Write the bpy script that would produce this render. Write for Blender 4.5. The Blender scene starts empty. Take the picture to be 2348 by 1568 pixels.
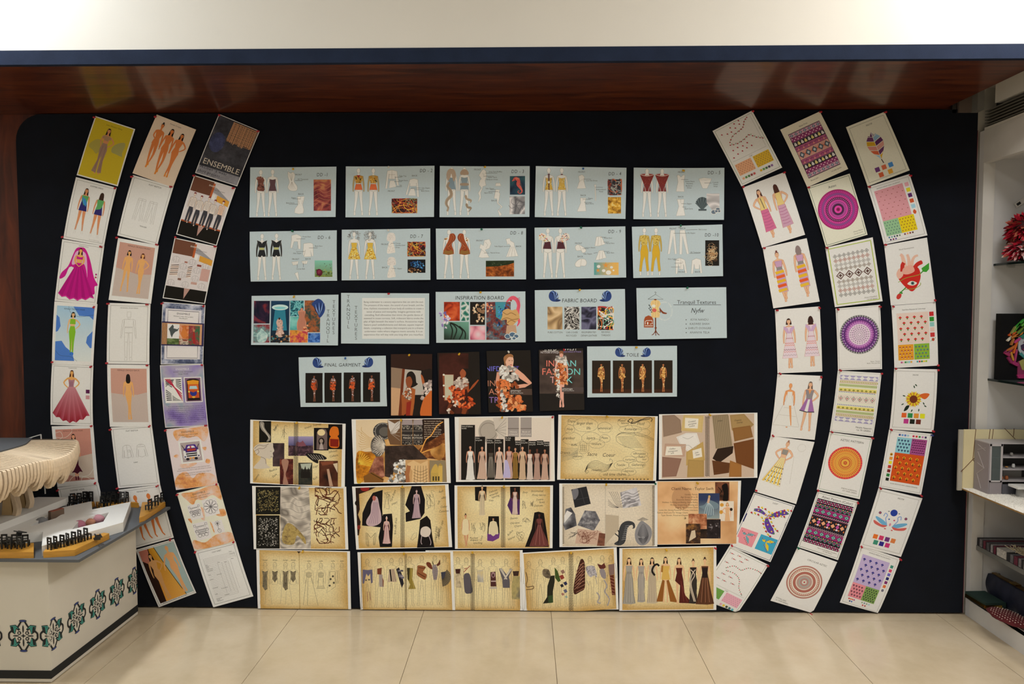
import bpy,bmesh,math,random
from mathutils import Vector,Matrix,geometry,noise

# ------------------------------------------------------------------ camera, world, light, exposure
SC = bpy.context.scene
COL = SC.collection
IMG_W,IMG_H,FPX = 2348.0,1568.0,1600.0
CAM_D,CAM_H = 3.30,1.455
YAW = math.atan(29.0 / FPX)        # turned a little to the left
PITCH = math.atan(76.0 / FPX)      # looking slightly down
cam_data = bpy.data.cameras.new('camera')
cam_data.sensor_width = 36.0
cam_data.lens = FPX / IMG_W * 36.0
cam_data.clip_start = 0.05
cam = bpy.data.objects.new('camera',cam_data)
COL.objects.link(cam)
cam.location = (0.0,-CAM_D,CAM_H)
cam.rotation_euler = (math.pi / 2 - PITCH,0.0,YAW)
SC.camera = cam
CAM_M = Matrix.Translation(cam.location) @ cam.rotation_euler.to_matrix().to_4x4()

SC.view_settings.view_transform = 'Standard'
SC.view_settings.look = 'None'
SC.view_settings.gamma = 1.0
SC.view_settings.use_curve_mapping = False
SC.view_settings.exposure = 0.0

world = bpy.data.worlds.new('room_ambient'); SC.world = world
world.use_nodes = True
world.node_tree.nodes['Background'].inputs[0].default_value = (0.9,0.95,1.0,1)
world.node_tree.nodes['Background'].inputs[1].default_value = 0.05

CEIL_Z = 3.25
# recessed ceiling lamps of the room: x, y, size x, size y, watts, colour
LAMPS = [(-2.3,-.90,.26,.26,46,(.90,.96,1.0)),
         (2.1,-.90,.26,.26,42,(1.0,.98,.95)),
         (-1.5,-2.15,.60,.60,12,(.90,.96,1.0)),
         (1.6,-2.15,.60,.60,32,(1.0,.98,.95)),
         (0.1,-3.6,.60,.60,20,(1.0,.98,.96))]
for (lx,ly,sx,sy,pw,lc) in LAMPS:
    ld = bpy.data.lights.new('ceiling_lamp_light','AREA')
    ld.shape = 'RECTANGLE'; ld.size = sx; ld.size_y = sy; ld.energy = pw; ld.color = lc
    lo = bpy.data.objects.new('ceiling_lamp_light',ld)
    lo.location = (lx,ly,CEIL_Z - 0.035); COL.objects.link(lo)

# ------------------------------------------------------------------ pixel rays
def ray(px,py):
    d = CAM_M.to_3x3() @ Vector(((px - IMG_W / 2) / FPX,-(py - IMG_H / 2) / FPX,-1.0))
    return Vector(cam.location),d
def at(px,py,X=None,Y=None,Z=None):
    o,d = ray(px,py)
    if Y is not None: t = (Y - o.y) / d.y
    elif Z is not None: t = (Z - o.z) / d.z
    else: t = (X - o.x) / d.x
    return o + d * t
def wall(px,py):
    p = at(px,py,Y=0.0)
    return p.x,p.z

# ------------------------------------------------------------------ colours and materials
def lin(c):
    c /= 255.0
    return c / 12.92 if c <= 0.04045 else ((c + 0.055) / 1.055) ** 2.4
def rgb(h,g=1.0):
    if not isinstance(h,str): return h
    return tuple(min(0.92,lin(int(h[i:i + 2],16)) * g) for i in (0,2,4))
MATS = {}
def nodes_of(m):
    m.use_nodes = True
    nt = m.node_tree
    return nt,nt.nodes['Principled BSDF']
def ramp_set(r,cols,g=1.0,pos=None):
    e = r.color_ramp.elements
    n = len(cols)
    while len(e) < n: e.new(0.5)
    for i,c in enumerate(cols):
        e[i].position = pos[i] if pos else (i / max(1,n - 1)) * 0.5 + 0.25
        e[i].color = (*rgb(c,g),1)
def plain(name,col,rough=0.6,metal=0.0,var=0.08,scale=6.0,bump=0.0,bscale=60.0,coat=0.0,spec=None,sheen=0.0,trans=0.0,stretch=None):
    """colour with a little procedural unevenness, optional fine relief"""
    if name in MATS: return MATS[name]
    m = bpy.data.materials.new(name); MATS[name] = m
    nt,p = nodes_of(m)
    c = rgb(col)
    tc = nt.nodes.new('ShaderNodeTexCoord')
    mp = nt.nodes.new('ShaderNodeMapping')
    nt.links.new(tc.outputs['Object'],mp.inputs[0])
    if stretch: mp.inputs['Scale'].default_value = stretch
    nz = nt.nodes.new('ShaderNodeTexNoise'); nz.inputs['Scale'].default_value = scale
    nz.inputs['Detail'].default_value = 5
    nt.links.new(mp.outputs[0],nz.inputs['Vector'])
    r = nt.nodes.new('ShaderNodeValToRGB')
    r.color_ramp.elements[0].position = .3; r.color_ramp.elements[1].position = .7
    r.color_ramp.elements[0].color = (*[max(0,v * (1 - var)) for v in c],1)
    r.color_ramp.elements[1].color = (*[min(1,v * (1 + var)) for v in c],1)
    nt.links.new(nz.outputs['Fac'],r.inputs[0])
    nt.links.new(r.outputs[0],p.inputs['Base Color'])
    p.inputs['Roughness'].default_value = rough
    p.inputs['Metallic'].default_value = metal
    p.inputs['Coat Weight'].default_value = coat
    if spec is not None: p.inputs['Specular IOR Level'].default_value = spec
    if sheen: p.inputs['Sheen Weight'].default_value = sheen
    if trans: p.inputs['Transmission Weight'].default_value = trans
    if bump:
        b = nt.nodes.new('ShaderNodeTexNoise'); b.inputs['Scale'].default_value = bscale; b.inputs['Detail'].default_value = 4
        nt.links.new(mp.outputs[0],b.inputs['Vector'])
        bn = nt.nodes.new('ShaderNodeBump'); bn.inputs['Strength'].default_value = bump; bn.inputs['Distance'].default_value = .002
        nt.links.new(b.outputs['Fac'],bn.inputs['Height']); nt.links.new(bn.outputs[0],p.inputs['Normal'])
    return m
def emit(name,col,st):
    m = bpy.data.materials.new(name); nt,p = nodes_of(m)
    p.inputs['Emission Color'].default_value = (*rgb(col),1); p.inputs['Emission Strength'].default_value = st
    p.inputs['Base Color'].default_value = (*rgb(col),1)
    return m
PRINT_G = 1.3
def ink(name,rough,spec=0.5,coat=0.0,grain=0.10):
    """flat print: colour from the printed shapes' own colour attribute, with paper grain"""
    m = bpy.data.materials.new(name); MATS[name] = m
    nt,p = nodes_of(m)
    a = nt.nodes.new('ShaderNodeAttribute'); a.attribute_name = 'Col'
    tc = nt.nodes.new('ShaderNodeTexCoord')
    nz = nt.nodes.new('ShaderNodeTexNoise'); nz.inputs['Scale'].default_value = 4.0 if grain > .15 else 30.0; nz.inputs['Detail'].default_value = 7; nz.inputs['Roughness'].default_value = .62
    nt.links.new(tc.outputs['UV'],nz.inputs['Vector'])
    mr = nt.nodes.new('ShaderNodeMapRange'); mr.inputs['From Min'].default_value = .28; mr.inputs['From Max'].default_value = .72
    mr.inputs['To Min'].default_value = 1 - grain; mr.inputs['To Max'].default_value = 1 + grain
    nt.links.new(nz.outputs['Fac'],mr.inputs['Value'])
    mx = nt.nodes.new('ShaderNodeVectorMath'); mx.operation = 'SCALE'
    nt.links.new(a.outputs['Color'],mx.inputs[0]); nt.links.new(mr.outputs[0],mx.inputs['Scale'])
    nt.links.new(mx.outputs[0],p.inputs['Base Color'])
    p.inputs['Roughness'].default_value = rough; p.inputs['Specular IOR Level'].default_value = spec
    p.inputs['Coat Weight'].default_value = coat; p.inputs['Coat Roughness'].default_value = .12
    return m
ink('ink',.6,.15,0,.03)
ink('ink_gloss',.3,.25,.12,.03)
ink('ink_parchment',.6,.15,0,.15)
def tex(kind,cols,scale=4.0,dist=0.0,pos=None,gloss=.4,g=None):
    """printed photograph swatches: procedural patterns in a few colours"""
    key = 'photo_%s_%s_%g_%g' % (kind,'_'.join(cols),scale,dist)
    if key in MATS: return key
    m = bpy.data.materials.new('printed_' + kind + '_photo'); MATS[key] = m
    nt,p = nodes_of(m)
    tc = nt.nodes.new('ShaderNodeTexCoord')
    src = None
    if kind in ('noise','cloud'):
        t = nt.nodes.new('ShaderNodeTexNoise'); t.inputs['Scale'].default_value = scale; t.inputs['Detail'].default_value = 9 if kind == 'noise' else 3
        t.inputs['Roughness'].default_value = .7 if kind == 'noise' else .45
        t.inputs['Distortion'].default_value = dist; src = t.outputs['Fac']
    elif kind == 'cells':
        t = nt.nodes.new('ShaderNodeTexVoronoi'); t.inputs['Scale'].default_value = scale; src = t.outputs['Distance']
    elif kind == 'web':
        t = nt.nodes.new('ShaderNodeTexVoronoi'); t.feature = 'DISTANCE_TO_EDGE'; t.inputs['Scale'].default_value = scale; src = t.outputs['Distance']
    elif kind == 'fibre':
        t = nt.nodes.new('ShaderNodeTexWave'); t.inputs['Scale'].default_value = scale; t.inputs['Distortion'].default_value = dist or 14
        t.inputs['Detail'].default_value = 4; t.inputs['Detail Scale'].default_value = 1.6; src = t.outputs['Fac']
    elif kind == 'silk':
        t = nt.nodes.new('ShaderNodeTexNoise'); t.inputs['Scale'].default_value = scale; t.inputs['Detail'].default_value = 1.0
        t.inputs['Distortion'].default_value = dist or 3
        sn = nt.nodes.new('ShaderNodeMath'); sn.operation = 'PINGPONG'; sn.inputs[1].default_value = .16
        sc = nt.nodes.new('ShaderNodeMath'); sc.operation = 'MULTIPLY'; sc.inputs[1].default_value = 6.25
        nt.links.new(t.outputs['Fac'],sn.inputs[0]); nt.links.new(sn.outputs[0],sc.inputs[0]); src = sc.outputs[0]
    nt.links.new(tc.outputs['UV'],t.inputs['Vector'])
    r = nt.nodes.new('ShaderNodeValToRGB')
    n = len(cols)
    if pos is None:
        lo,hi = {'noise': (.32,.68),'cloud': (.3,.7),'cells': (.05,.75),'web': (0,.35),'fibre': (.05,.95),'silk': (0,1)}[kind]
        pos = [lo + (hi - lo) * i / max(1,n - 1) for i in range(n)]
    ramp_set(r,cols,g or PRINT_G,pos)
    nt.links.new(src,r.inputs[0]); nt.links.new(r.outputs[0],p.inputs['Base Color'])
    p.inputs['Roughness'].default_value = gloss; p.inputs['Specular IOR Level'].default_value = .2
    return key

# ------------------------------------------------------------------ objects
def tag(o,label=None,cat=None,group=None,kind=None):
    if label: o['label'] = label
    if cat: o['category'] = cat
    if group: o['group'] = group
    if kind: o['kind'] = kind
    return o
def link(name,me,mats,parent=None):
    o = bpy.data.objects.new(name,me)
    COL.objects.link(o)
    if not me.materials:
        for m in (mats if isinstance(mats,(list,tuple)) else [mats]):
            if m: me.materials.append(m)
    if parent: o.parent = parent
    return o
def obj(name,bm,mat,parent=None,smooth=False,bevel=0.0):
    if bevel:
        es = [e for e in bm.edges if len(e.link_faces) == 2 and e.calc_face_angle(0) > .6]
        bmesh.ops.bevel(bm,geom=es,offset=bevel,segments=2,affect='EDGES',profile=.5,clamp_overlap=True)
    bmesh.ops.recalc_face_normals(bm,faces=bm.faces)
    me = bpy.data.meshes.new(name); bm.to_mesh(me); bm.free()
    if smooth:
        for f in me.polygons: f.use_smooth = True
    return link(name,me,mat,parent)
def empty(name,loc=(0,0,0),rz=0.0):
    o = bpy.data.objects.new(name,None); COL.objects.link(o)
    o.location = loc; o.rotation_euler = (0,0,rz); o.empty_display_size = .02
    return o
def copy_tree(o,parent=None):
    c = o.copy(); COL.objects.link(c)
    if parent: c.parent = parent
    for ch in list(o.children): copy_tree(ch,c)
    return c
def B(): return bmesh.new()
def box(bm,x0,x1,y0,y1,z0,z1,M=None):
    vs = [bm.verts.new(Vector(p) if M is None else M @ Vector(p)) for p in
          ((x0,y0,z0),(x1,y0,z0),(x1,y1,z0),(x0,y1,z0),(x0,y0,z1),(x1,y0,z1),(x1,y1,z1),(x0,y1,z1))]
    for f in ((3,2,1,0),(4,5,6,7),(0,1,5,4),(1,2,6,5),(2,3,7,6),(3,0,4,7)):
        bm.faces.new([vs[i] for i in f])
    return bm
def bar(bm,a,b,w,h=None,up=Vector((0,0,1))):
    """square bar from a to b"""
    a,b = Vector(a),Vector(b); h = h or w
    d = (b - a); L = d.length; d.normalize()
    if abs(d.dot(up)) > .97: up = Vector((0,1,0))
    s = d.cross(up).normalized(); u = s.cross(d)
    M = Matrix.Translation(a) @ Matrix((s,d,u)).transposed().to_4x4()
    return box(bm,-w / 2,w / 2,0,L,-h / 2,h / 2,M)
def prism(bm,pts,z0,z1,holes=()):
    """vertical prism from a plan outline (with optional holes)"""
    loops = [list(pts)] + [list(h) for h in holes]
    tri = geometry.tessellate_polygon([[Vector((p[0],p[1],0)) for p in l] for l in loops])
    flat = [p for l in loops for p in l]
    lo = [bm.verts.new((p[0],p[1],z0)) for p in flat]
    hi = [bm.verts.new((p[0],p[1],z1)) for p in flat]
    for t in tri:
        for f in ([hi[i] for i in t],[lo[i] for i in reversed(t)]):
            try: bm.faces.new(f)
            except ValueError: pass
    k = 0
    for l in loops:
        n = len(l)
        for i in range(n):
            j = (i + 1) % n
            bm.faces.new((lo[k + i],lo[k + j],hi[k + j],hi[k + i]))
        k += n
    return bm
def plate(bm,pts,origin,ex,ey,ez,t):
    """flat plate: outline in a plane (ex, ey), thickness t along ez"""
    o,ex,ey,ez = Vector(origin),Vector(ex),Vector(ey),Vector(ez)
    tri = geometry.tessellate_polygon([[Vector((p[0],p[1],0)) for p in pts]])
    lo = [bm.verts.new(o + ex * p[0] + ey * p[1]) for p in pts]
    hi = [bm.verts.new(o + ex * p[0] + ey * p[1] + ez * t) for p in pts]
    for tr in tri:
        bm.faces.new([lo[i] for i in tr]); bm.faces.new([hi[i] for i in reversed(tr)])
    n = len(pts)
    for i in range(n):
        j = (i + 1) % n
        bm.faces.new((lo[i],lo[j],hi[j],hi[i]))
    return bm
def tube(bm,pts,r,n=8):
    pts = [Vector(p) for p in pts]
    rings = []
    for i,p in enumerate(pts):
        d = (pts[min(i + 1,len(pts) - 1)] - pts[max(i - 1,0)]).normalized()
        a = d.orthogonal().normalized() if i == 0 else (rings_a - d * rings_a.dot(d)).normalized()
        rings_a = a
        b = d.cross(a)
        rr = r[i] if isinstance(r,(list,tuple)) else r
        rings.append([bm.verts.new(p + (a * math.cos(2 * math.pi * k / n) + b * math.sin(2 * math.pi * k / n)) * rr) for k in range(n)])
    for i in range(len(rings) - 1):
        for k in range(n):
            bm.faces.new((rings[i][k],rings[i][(k + 1) % n],rings[i + 1][(k + 1) % n],rings[i + 1][k]))
    bm.faces.new(rings[0][::-1]); bm.faces.new(rings[-1])
    return bm
def lathe(bm,prof,M,n=12):
    """profile (radius, height) turned about local z"""
    rings = []
    for r,h in prof:
        if r < 1e-6: rings.append([bm.verts.new(M @ Vector((0,0,h)))])
        else: rings.append([bm.verts.new(M @ Vector((r * math.cos(2 * math.pi * k / n),r * math.sin(2 * math.pi * k / n),h))) for k in range(n)])
    for a,b in zip(rings,rings[1:]):
        for k in range(n):
            k2 = (k + 1) % n
            if len(a) == 1 and len(b) == 1: continue
            if len(a) == 1: bm.faces.new((a[0],b[k],b[k2]))
            elif len(b) == 1: bm.faces.new((a[k],a[k2],b[0]))
            else: bm.faces.new((a[k],a[k2],b[k2],b[k]))
    return bm
def blob(bm,c,r,seed=0,amp=.15,sub=2,freq=3.0):
    t = bmesh.ops.create_icosphere(bm,subdivisions=sub,radius=1)
    for v in t['verts']:
        d = v.co.normalized()
        k = 1 + amp * noise.noise(d * freq + Vector((seed * 3.7,seed,0)))
        v.co = Vector((c[0] + d.x * r[0] * k,c[1] + d.y * r[1] * k,c[2] + d.z * r[2] * k))
    return bm

# ------------------------------------------------------------------ lettering: one small mesh per character
GLYPH = {}
def load_glyphs(chars):
    tmp = []
    for ch in chars:
        for body in (ch,'|' + ch + '|'):
            cu = bpy.data.curves.new('glyph','FONT'); cu.body = body; cu.resolution_u = 2; cu.size = 1.0
            o = bpy.data.objects.new('glyph',cu); COL.objects.link(o); tmp.append((ch,body,o))
    cu = bpy.data.curves.new('glyph','FONT'); cu.body = '||'; cu.resolution_u = 2
    ob = bpy.data.objects.new('glyph',cu); COL.objects.link(ob); tmp.append(('','||',ob))
    dg = bpy.context.evaluated_depsgraph_get(); dg.update()
    width = {}; shape = {}
    for ch,body,o in tmp:
        ev = o.evaluated_get(dg); me = ev.to_mesh()
        co = [(v.co.x,v.co.y) for v in me.vertices]
        if len(body) == 1:
            me.calc_loop_triangles()
            shape[ch] = (co,[tuple(t.vertices) for t in me.loop_triangles])
        else:
            width[body] = max(c[0] for c in co) - min(c[0] for c in co)
        ev.to_mesh_clear()
    base = width['||']
    for ch in chars:
        GLYPH[ch] = (*shape[ch],width['|' + ch + '|'] - base)
    for _,_,o in tmp:
        cu = o.data; bpy.data.objects.remove(o); bpy.data.curves.remove(cu)
load_glyphs("ABCDEFGHIJKLMNOPQRSTUVWXYZabcdefghijklmnopqrstuvwxyz0123456789.,:;'\"-&()/")
GLYPH[' '] = ([],[],.27)

# ------------------------------------------------------------------ printed sheets: paper plus the shapes printed on it
SHEETS = {}
LAYER = 1.4e-5
def catmull(pts,closed=True,n=5):
    out = []; m = len(pts)
    rng = range(m) if closed else range(m - 1)
    for i in rng:
        g = (lambda k: pts[k % m]) if closed else (lambda k: pts[max(0,min(m - 1,k))])
        p0,p1,p2,p3 = g(i - 1),g(i),g(i + 1),g(i + 2)
        for k in range(n):
            t = k / n
            out.append(tuple(.5 * ((2 * p1[a]) + (-p0[a] + p2[a]) * t + (2 * p0[a] - 5 * p1[a] + 4 * p2[a] - p3[a]) * t * t + (-p0[a] + 3 * p1[a] - 3 * p2[a] + p3[a]) * t ** 3) for a in (0,1)))
    if not closed: out.append(tuple(pts[-1]))
    return out
def inside(p,poly):
    x,y = p; r = False; j = len(poly) - 1
    for i in range(len(poly)):
        xi,yi = poly[i]; xj,yj = poly[j]
        if (yi > y) != (yj > y) and x < (xj - xi) * (y - yi) / (yj - yi + 1e-12) + xi: r = not r
        j = i
    return r
class Sheet:
    def __init__(s,key,name,label,corners,paper='ECEAE6',cat='poster',group=None,short=None,off=.004,curl=('v',.003,.002),ink='ink',fr=None,seed=None):
        s.key,s.name,s.label,s.cat,s.group,s.short = key,name,label,cat,group,short or label
        s.fr0 = fr or (0,0,1)
        f = s.fr0
        s.c = [(f[0] + x / f[2],f[1] + y / f[2]) for x,y in corners]      # TL TR BR BL in the frame of the photograph
        s.paper,s.off,s.curl,s.ink = paper,off,curl,ink
        s.rng = random.Random(seed if seed is not None else key)
        s.ops = []; s.cur = 'printed_artwork'; s.parts = {}; s.plabel = {}; s.N = 8
        s.T = None; s.frame(*f); SHEETS[key] = s
        s.G = PRINT_G
    # --- coordinate systems to draw in
    def frame(s,x0,y0,k):
        s.T = lambda x,y: (x0 + x / k,y0 + y / k); s.kk = 1.0 / k; return s
    def uv(s,W=100.0,H=145.0):
        def T(x,y):
            return s.bil(x / W,y / H)
        s.T = T; s.kk = 1.0; return s
    def bil(s,u,v):
        a,b,c,d = s.c
        return tuple(a[i] * (1 - u) * (1 - v) + b[i] * u * (1 - v) + c[i] * u * v + d[i] * (1 - u) * v for i in (0,1))
    def inv(s,px,py):
        u = v = .5
        a,b,c,d = s.c
        for _ in range(4):
            x,y = s.bil(u,v)
            xu = (b[0] - a[0]) * (1 - v) + (c[0] - d[0]) * v; yu = (b[1] - a[1]) * (1 - v) + (c[1] - d[1]) * v
            xv = (d[0] - a[0]) * (1 - u) + (c[0] - b[0]) * u; yv = (d[1] - a[1]) * (1 - u) + (c[1] - b[1]) * u
            D = xu * yv - xv * yu
            dx,dy = px - x,py - y
            u += (dx * yv - dy * xv) / D; v += (dy * xu - dx * yu) / D
        return u,v
    def bulge_k(s,t):
        ax,A,Bq = s.curl[:3]
        if ax == 'v': return A * math.sin(math.pi * t) + Bq * t * t
        return A * (2 * t - 1) ** 2 + Bq * t
    def bulge(s,u,v):
        t = max(0.0,min(1.0,v if s.curl[0] == 'v' else u)) * s.N
        i = min(s.N - 1,int(t)); f = t - i
        return s.bulge_k(i / s.N) * (1 - f) + s.bulge_k((i + 1) / s.N) * f
    # --- drawing
    def part(s,name,label=None):
        k = name; n = 1
        while k in s.parts: n += 1; k = '%s#%d' % (name,n)
        s.parts[k] = name; s.cur = k
        if label: s.plabel[k] = label
        return s
    def add(s,verts,tris,cols,mat=None):
        """verts in the current drawing frame, cols one colour or one per vertex"""
        P = [s.T(x,y) for x,y in verts]
        if not P: return
        if isinstance(cols,(str,tuple)) : cols = [cols] * len(P)
        C = [rgb(c,s.G) for c in cols]
        xs = [p[0] for p in P]; ys = [p[1] for p in P]
        bb = (min(xs),min(ys),max(xs),max(ys))
        lay = 0
        for o in s.ops:
            b = o[5]
            if o[4] >= lay and b[0] < bb[2] and b[2] > bb[0] and b[1] < bb[3] and b[3] > bb[1]: lay = o[4] + 1
        s.ops.append((s.cur,P,tris,C,lay,bb,mat or s.ink))
    def poly(s,pts,col,mat=None):
        pts = list(pts)
        if len(pts) == 3: tris = [(0,1,2)]
        else: tris = geometry.tessellate_polygon([[Vector((p[0],p[1],0)) for p in pts]])
        s.add(pts,tris,col,mat)
    def blobp(s,pts,col,mat=None,n=4): s.poly(catmull(pts,True,n),col,mat)
    def rect(s,x0,y0,x1,y1,col,mat=None): s.add([(x0,y0),(x1,y0),(x1,y1),(x0,y1)],[(0,1,2),(0,2,3)],col,mat)
    def ell(s,cx,cy,rx,ry=None,col='000000',n=14,rot=0.0,mat=None,squeeze=0.0):
        ry = rx if ry is None else ry
        ca,sa = math.cos(rot),math.sin(rot)
        pts = []
        for k in range(n):
            a = 2 * math.pi * k / n
            x,y = rx * math.cos(a),ry * math.sin(a) * (1 - squeeze * math.cos(a))
            pts.append((cx + x * ca - y * sa,cy + x * sa + y * ca))
        s.add(pts,[(0,i,i + 1) for i in range(1,n - 1)],col,mat)
    def ring(s,cx,cy,r0,r1,col,n=40,mat=None):
        v = []; t = []
        for k in range(n):
            a = 2 * math.pi * k / n
            v += [(cx + r0 * math.cos(a),cy + r0 * math.sin(a)),(cx + r1 * math.cos(a),cy + r1 * math.sin(a))]
            i = 2 * k; j = 2 * ((k + 1) % n)
            t += [(i,j,j + 1),(i,j + 1,i + 1)]
        s.add(v,t,col,mat)
    def strokes(s,lines,w,col,mat=None):
        """several thin pen lines as one shape"""
        V = []; T = []
        for pts in lines:
            pts = list(pts); n = len(pts); L = []
            for i,p in enumerate(pts):
                a = pts[max(0,i - 1)]; b = pts[min(n - 1,i + 1)]
                dx,dy = b[0] - a[0],b[1] - a[1]; l = math.hypot(dx,dy) or 1
                L.append((-dy / l * w / 2,dx / l * w / 2))
            k = len(V)
            for p,o in zip(pts,L): V += [(p[0] + o[0],p[1] + o[1]),(p[0] - o[0],p[1] - o[1])]
            for i in range(n - 1):
                a = k + 2 * i
                T += [(a,a + 1,a + 3),(a,a + 3,a + 2)]
        s.add(V,T,col,mat)
    def line(s,pts,w,col,closed=False,mat=None):
        pts = list(pts)
        s.strokes([pts + pts[:1] if closed else pts],w,col,mat)
    def limb(s,pts,ws,col,mat=None):
        n = len(pts); L = []; R = []
        for i,p in enumerate(pts):
            a = pts[max(0,i - 1)]; b = pts[min(n - 1,i + 1)]
            dx,dy = b[0] - a[0],b[1] - a[1]; l = math.hypot(dx,dy) or 1
            ox,oy = -dy / l * ws[i] / 2,dx / l * ws[i] / 2
            L.append((p[0] + ox,p[1] + oy)); R.append((p[0] - ox,p[1] - oy))
        V = L + R; T = []
        for i in range(n - 1): T += [(i,i + 1,n + i + 1),(i,n + i + 1,n + i)]
        s.add(V,T,col,mat)
    def border(s,i,w,col,W=100.0,H=145.0,j=None):
        j = i if j is None else j
        s.strokes([[(i,j),(W - i,j)],[(W - i,j),(W - i,H - j)],[(W - i,H - j),(i,H - j)],[(i,H - j),(i,j)]],w,col)
    def grid(s,x0,y0,x1,y1,nx,ny,fn,mat=None):
        V = []; C = []; T = []
        for j in range(ny + 1):
            for i in range(nx + 1):
                V.append((x0 + (x1 - x0) * i / nx,y0 + (y1 - y0) * j / ny)); C.append(fn(i / nx,j / ny))
        for j in range(ny):
            for i in range(nx):
                a = j * (nx + 1) + i
                T += [(a,a + 1,a + nx + 2),(a,a + nx + 2,a + nx + 1)]
        s.add(V,T,C,mat)
    def quadgrid(s,q,nx,ny,fn,mat=None):
        """grid of colour inside an arbitrary quad"""
        a,b,c,d = q; T0 = s.T
        s.T = lambda u,v: T0(*[a[i] * (1 - u) * (1 - v) + b[i] * u * (1 - v) + c[i] * u * v + d[i] * (1 - u) * v for i in (0,1)])
        s.grid(0,0,1,1,nx,ny,fn,mat); s.T = T0
    def twidth(s,t,size): return sum(GLYPH.get(ch,GLYPH['n'])[2] for ch in t) * size
    def text(s,t,x,y,size,col='262626',align='c',shear=0.0,wx=1.0,rot=0.0,space=0.0):
        """baseline at y; size is the font height in drawing units"""
        w = (s.twidth(t,size) + space * len(t)) * wx
        x0 = {'c': -w / 2,'l': 0,'r': -w}[align]
        V = []; T = []; ca,sa = math.cos(rot),math.sin(rot)
        for ch in t:
            co,tr,adv = GLYPH.get(ch,GLYPH['n'])
            k = len(V)
            for gx,gy in co:
                X = x0 + (gx + shear * gy) * size * wx; Y = -gy * size
                V.append((x + X * ca - Y * sa,y + X * sa + Y * ca))
            T += [tuple(k + i for i in f) for f in tr]
            x0 += (adv * size + space) * wx
        s.add(V,T,col)
    def para(s,x0,x1,y,dy,n,size,col='3a3a3a',words=None,align='c',last=.6,shear=0.0):
        """rows of small running text"""
        vocab = (words or 'the sense of flow and movement with soft layers that follow body while texture and colour build a story for each look in this range of garments made by hand').split()
        for i in range(n):
            L = (x1 - x0) * (last if i == n - 1 else s.rng.uniform(.9,1)); t = ''
            while s.twidth(t,size) < L - size * 2: t += s.rng.choice(vocab) + ' '
            s.text(t.strip(),(x0 + x1) / 2 if align == 'c' else x0,y + dy * i,size,col,align,shear)
    def scrib(s,words,x,y,size,col='4a4034',rot=0.0):
        s.text(words,x,y,size,col,'c',.25,.9,rot)
    # --- figure drawing
    def loc(s,x,y,h,rot=0.0,mir=1):
        ca,sa = math.cos(rot) * h,math.sin(rot) * h
        return lambda a,b: (x + mir * a * ca - b * sa,y + mir * a * sa + b * ca)
    def fpoly(s,F,pts,col,smooth=0,mat=None,out=None,ow=.006):
        p = [F(*q) for q in pts]
        if smooth: p = catmull(p,True,smooth)
        s.poly(p,col,mat)
        if out: s.line(p,ow * s._h,out,True)
    def fig(s,x,y,h,skin='D9A07A',hair='2A1E1A',style='long',arms=('down','down'),legs='A',rot=0.0,mir=1,out=None,ow=.006,back=False,dress=(),face=True,shoes=None,legskin=None,top=True,armskin=None,name='printed_figure',label=None):
        """standing fashion figure; dress: list of (outline, colour[, smooth]) in figure units"""
        if name: s.part(name,label)
        s._h = h
        F = s.loc(x,y,h,rot,mir)
        LG = {'A': [[(-.04,.45),(-.055,.70),(-.085,.93)],[(.04,.45),(.055,.70),(.075,.93)]],
              'S': [[(-.035,.45),(-.04,.70),(-.04,.93)],[(.035,.45),(.04,.70),(.04,.93)]],
              'walk': [[(-.03,.45),(-.02,.70),(.01,.93)],[(.035,.45),(.06,.68),(.03,.88)]],
              'X': [[(-.035,.45),(-.0,.70),(-.02,.93)],[(.035,.45),(.02,.70),(.03,.93)]]}.get(legs)
        AR = {'down': [(.08,.18),(.105,.32),(.112,.45),(.11,.5)],'hip': [(.08,.18),(.17,.28),(.085,.38),(.06,.39)],'clasp': [(.08,.18),(.1,.3),(.02,.37),(0,.39)],
              'out': [(.08,.18),(.15,.3),(.19,.43),(.2,.47)],'back': [(.08,.18),(.1,.3),(.075,.4),(.05,.43)]}
        lsk = legskin or skin; ask = armskin or skin
        def lim(pts,ws,col):
            p = catmull([F(*q) for q in pts],False,3)
            w = []
            for i in range(len(p)):
                t = i / (len(p) - 1) * (len(ws) - 1); k = min(len(ws) - 2,int(t)); w.append((ws[k] + (ws[k + 1] - ws[k]) * (t - k)) * h)
            if out: s.limb(p,[q + 2 * ow * h for q in w],out)
            s.limb(p,w,col)
        if style == 'long':
            s.fpoly(F,[(-.036,.03),(0,-.004),(.036,.03),(.05,.12),(.055,.2),(.03,.19),(.0,.14),(-.03,.19),(-.055,.2),(-.05,.12)],hair,2)
        elif style == 'bob': s.fpoly(F,[(-.04,.03),(0,-.006),(.04,.03),(.056,.1),(.05,.125),(-.05,.125),(-.056,.1)],hair,2)
        if LG:
            for L in LG:
                ex,ey = L[-1]
                lim(L,[.082,.046,.026],lsk)
                if shoes != 'none': s.fpoly(F,[(ex - .013,ey - .01),(ex + .013,ey - .01),(ex + .022,ey + .05),(ex + .012,ey + .072),(ex - .016,ey + .07)],shoes or lsk,0,out=out,ow=ow)
        for sg,a in zip((-1,1),arms):
            if a in AR: lim([(sg * px,py) for px,py in AR[a]],[.036,.03,.02,.012],ask)
        if top:
            s.fpoly(F,[(-.087,.17),(-.03,.148),(.03,.148),(.087,.17),(.07,.24),(.05,.33),(.072,.42),(.078,.47),(0,.50),(-.078,.47),(-.072,.42),(-.05,.33),(-.07,.24)],skin,0,out=out,ow=ow)
        s.fpoly(F,[(-.016,.09),(.016,.09),(.02,.155),(-.02,.155)],skin)
        if out: s.ell(*F(0,.055),(.034 + ow) * h,(.052 + ow) * h,out,14,rot)
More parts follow.
